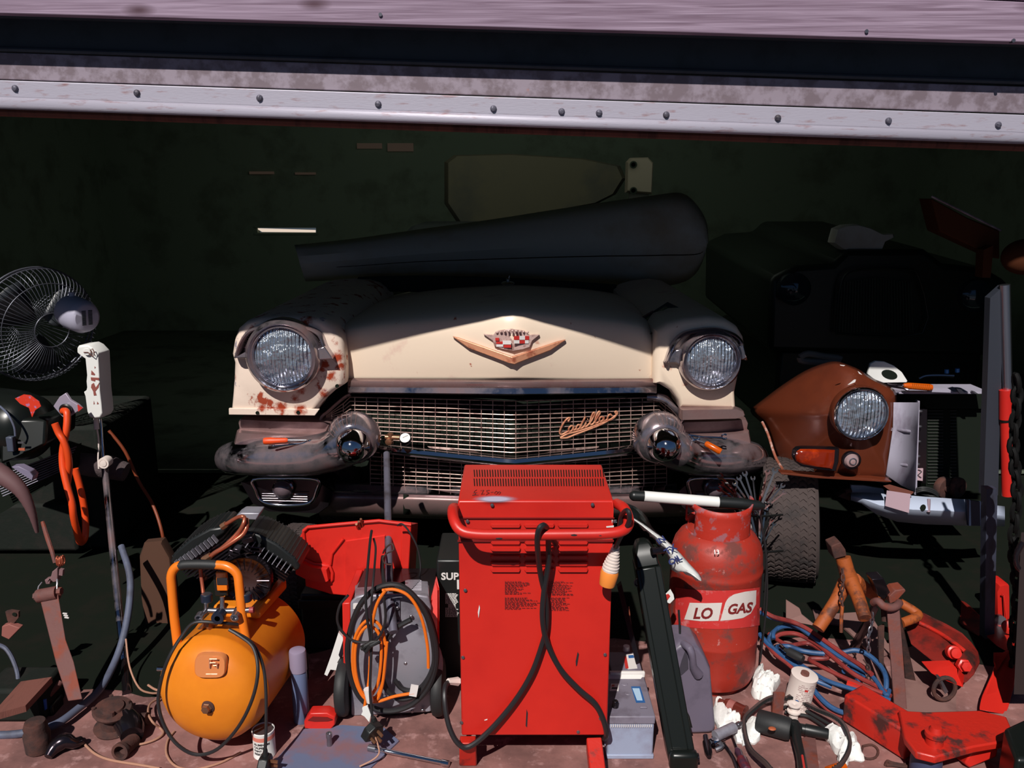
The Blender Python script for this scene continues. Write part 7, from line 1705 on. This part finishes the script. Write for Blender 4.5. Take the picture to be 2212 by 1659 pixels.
# hoses, board and castings on the floor
cable('grey_hose', [W(262,1180,2.5),W(280,1240,2.42),W(280,1300,2.35),W(268,1370,2.27),W(248,1430,2.2),W(215,1490,2.1),W(170,1530,2.02),W(120,1565,1.95),W(60,1582,1.93),W(0,1588,1.93),W(-80,1585,1.93)], .0105, greyhose, 'thick blue grey hose sweeping in an arc across the left foreground', 'hose', n=12)
cable('black_hose', ZL([(-20,820,2.1),(40,850,2.1),(90,930,2.08),(122,1040,2.05),(105,1140,2.03),(50,1210,2.02),(-20,1250,2.0)]), .0058, greyhose, 'thin dark hose curling at the left edge above the wooden board', 'hose')
b = MB(); b.prism(ZL([(8,1255),(140,1120),(210,1070),(345,1042),(180,1215),(165,1285),(20,1288)],None) if False else [G(-20,1545,.12),G(45,1472,.12),G(112,1462,.12),G(55,1524,.12)],(0,0,-.018))
wdn = thing('wooden_board', 'brown wooden board lying on a dark box at the left edge', 'board', W(40,1560,2.05))
b.build('board', brownwood, wdn, smooth=False)
q = G(30,1505,.1); b = MB(); b.box((q.x-.03,q.y+.09,.05),(.16,.12,.098)); b.build('dark_box', dk, wdn, bevel=.01)
b = MB(); b.prism(ZL([(208,1062),(245,1058),(250,1085),(215,1110)],2.11),(0,.004,0)); b.build('stain', dark, wdn, smooth=False)
cl_ = thing('blue_clamp', 'dark vice-like clamp with a bright blue patch beside the wooden board', 'clamp', G(100,1570))
b = MB(); b.box(W(100,1545,2.03)+Vector((0,.02,-.02)),(.05,.06,.11)); b.build('body', black, cl_, bevel=.006)
b = MB(); b.prism(ZL([(262,1200),(310,1195),(315,1260),(295,1275),(280,1230)],2.0),(0,.004,0)); b.build('blue_patch', mat('vivid blue paint',(28,84,170),.5), cl_, smooth=False)
b = MB(); b.tube(ZL([(275,1195,2.02),(330,1160,2.04),(405,1080,2.08)]),[.012,.010,.010],12); b.build('screw_bar', ruststeel, cl_)
# cast water pump
wp_ = thing('water_pump', 'rusty cast water pump with round flange and open pipe mouth on the floor', 'engine part', G(245,1610))
c = G(235,1590,.0); c = Vector((c.x,c.y+.03,0))
b = MB(); b.lathe(c,(.1,-.1,1),[(.001,0),(.045,.0),(.050,.010),(.032,.016),(.030,.05),(.046,.056),(.050,.064),(.046,.070),(.030,.070),(.028,.076),(.001,.078)],28); b.build('flange_body', rust, wp_)
b = MB(); p_ = [W(262,1545,1.97),W(282,1570,1.93),W(285,1590,1.90)]; b.tube(p_,[.03,.034,.028],18,smooth=3); b.build('casting', darkchrome, wp_)
b = MB(); a_, c_ = W(288,1600,1.90), W(258,1625,1.84); X_ = (c_-a_); b.lathe(a_,X_,[(.02,0),(.019,X_.length*.8),(.022,X_.length*.82),(.022,X_.length),(.015,X_.length),(.014,X_.length*.7),(.001,X_.length*.6)],24); b.build('pipe_mouth', rust, wp_)
b = MB(); p_ = [W(285,1560,1.97),W(320,1552,1.97)]; b.tube(p_,[.022,.016],14); b.build('outlet', rust, wp_)
for k in range(4):
    a = k*1.6+.4; b = MB(); q = c + Vector((math.cos(a)*.042,math.sin(a)*.042,.06)); b.cyl(q,q+Vector((0,0,.016)),.006,n=6); b.build('stud', rust, wp_)
mf = thing('rusty_pot', 'dark rusty cylinder standing at the lower left under the grey hose', 'engine part', G(70,1635))
c = G(70,1638); c.y += .03; b = MB(); b.lathe(c,(0,0,1),[(.026,0),(.030,.004),(.032,.05),(.027,.06),(.029,.07),(.024,.085),(.001,.086)],24); b.build('pot', rust, mf)
lv = thing('dark_casting', 'dark oily casting with a lobe lying behind the foreground concrete edge', 'engine part', G(130,1620))
b = MB(); b.tube([G(104,1635,.01),G(118,1615,.02),G(140,1600,.03),G(160,1605,.02),G(175,1600,.015)],[.010,.018,.020,.014,.012],12,smooth=3); b.build('lobe', darkchrome, lv)
cable('pale_wire', [G(180,1605,.004),G(205,1628,.004),G(240,1642,.004),G(300,1652,.004),G(345,1660,.004)], .0032, wirem, 'pale wire lying on the concrete in the lower left', 'wire')
cable('pale_wire', [G(258,1590,.006),G(290,1608,.006),G(330,1600,.006),G(352,1585,.006),G(345,1572,.006),G(330,1560,.03),G(320,1540,.03),G(325,1520,.02),G(345,1508,.01)], .0030, wirem, 'pale wire looping around the rusty water pump', 'wire')
cable('pale_wire', [G(376,1580,.004),G(362,1600,.004),G(360,1630,.004),G(380,1655,.004),G(420,1662,.004),G(475,1648,.004),G(520,1625,.004)], .0030, wirem, 'pale wire looping under the orange compressor tank', 'wire')
# added near black sheet imitating the gloom on the floor inside the doorway
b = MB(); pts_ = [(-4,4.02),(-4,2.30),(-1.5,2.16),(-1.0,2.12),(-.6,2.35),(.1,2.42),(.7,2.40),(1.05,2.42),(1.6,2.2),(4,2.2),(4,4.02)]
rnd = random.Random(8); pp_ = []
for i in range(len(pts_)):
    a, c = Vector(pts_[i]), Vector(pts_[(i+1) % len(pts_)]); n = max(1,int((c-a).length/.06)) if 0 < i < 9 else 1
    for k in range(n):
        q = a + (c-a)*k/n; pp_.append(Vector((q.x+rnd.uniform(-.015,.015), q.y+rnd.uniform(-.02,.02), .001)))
b.prism(pp_,(0,0,.002)); mt_ = b.build('dark_floor_sheet', mat('near black floor sheet',(22,27,21),.95,col2=(28,28,23),scale=6,spec=.08), None, smooth=False); tag(mt_,'added black sheet imitating the gloom on the floor under the cars','floor sheet')
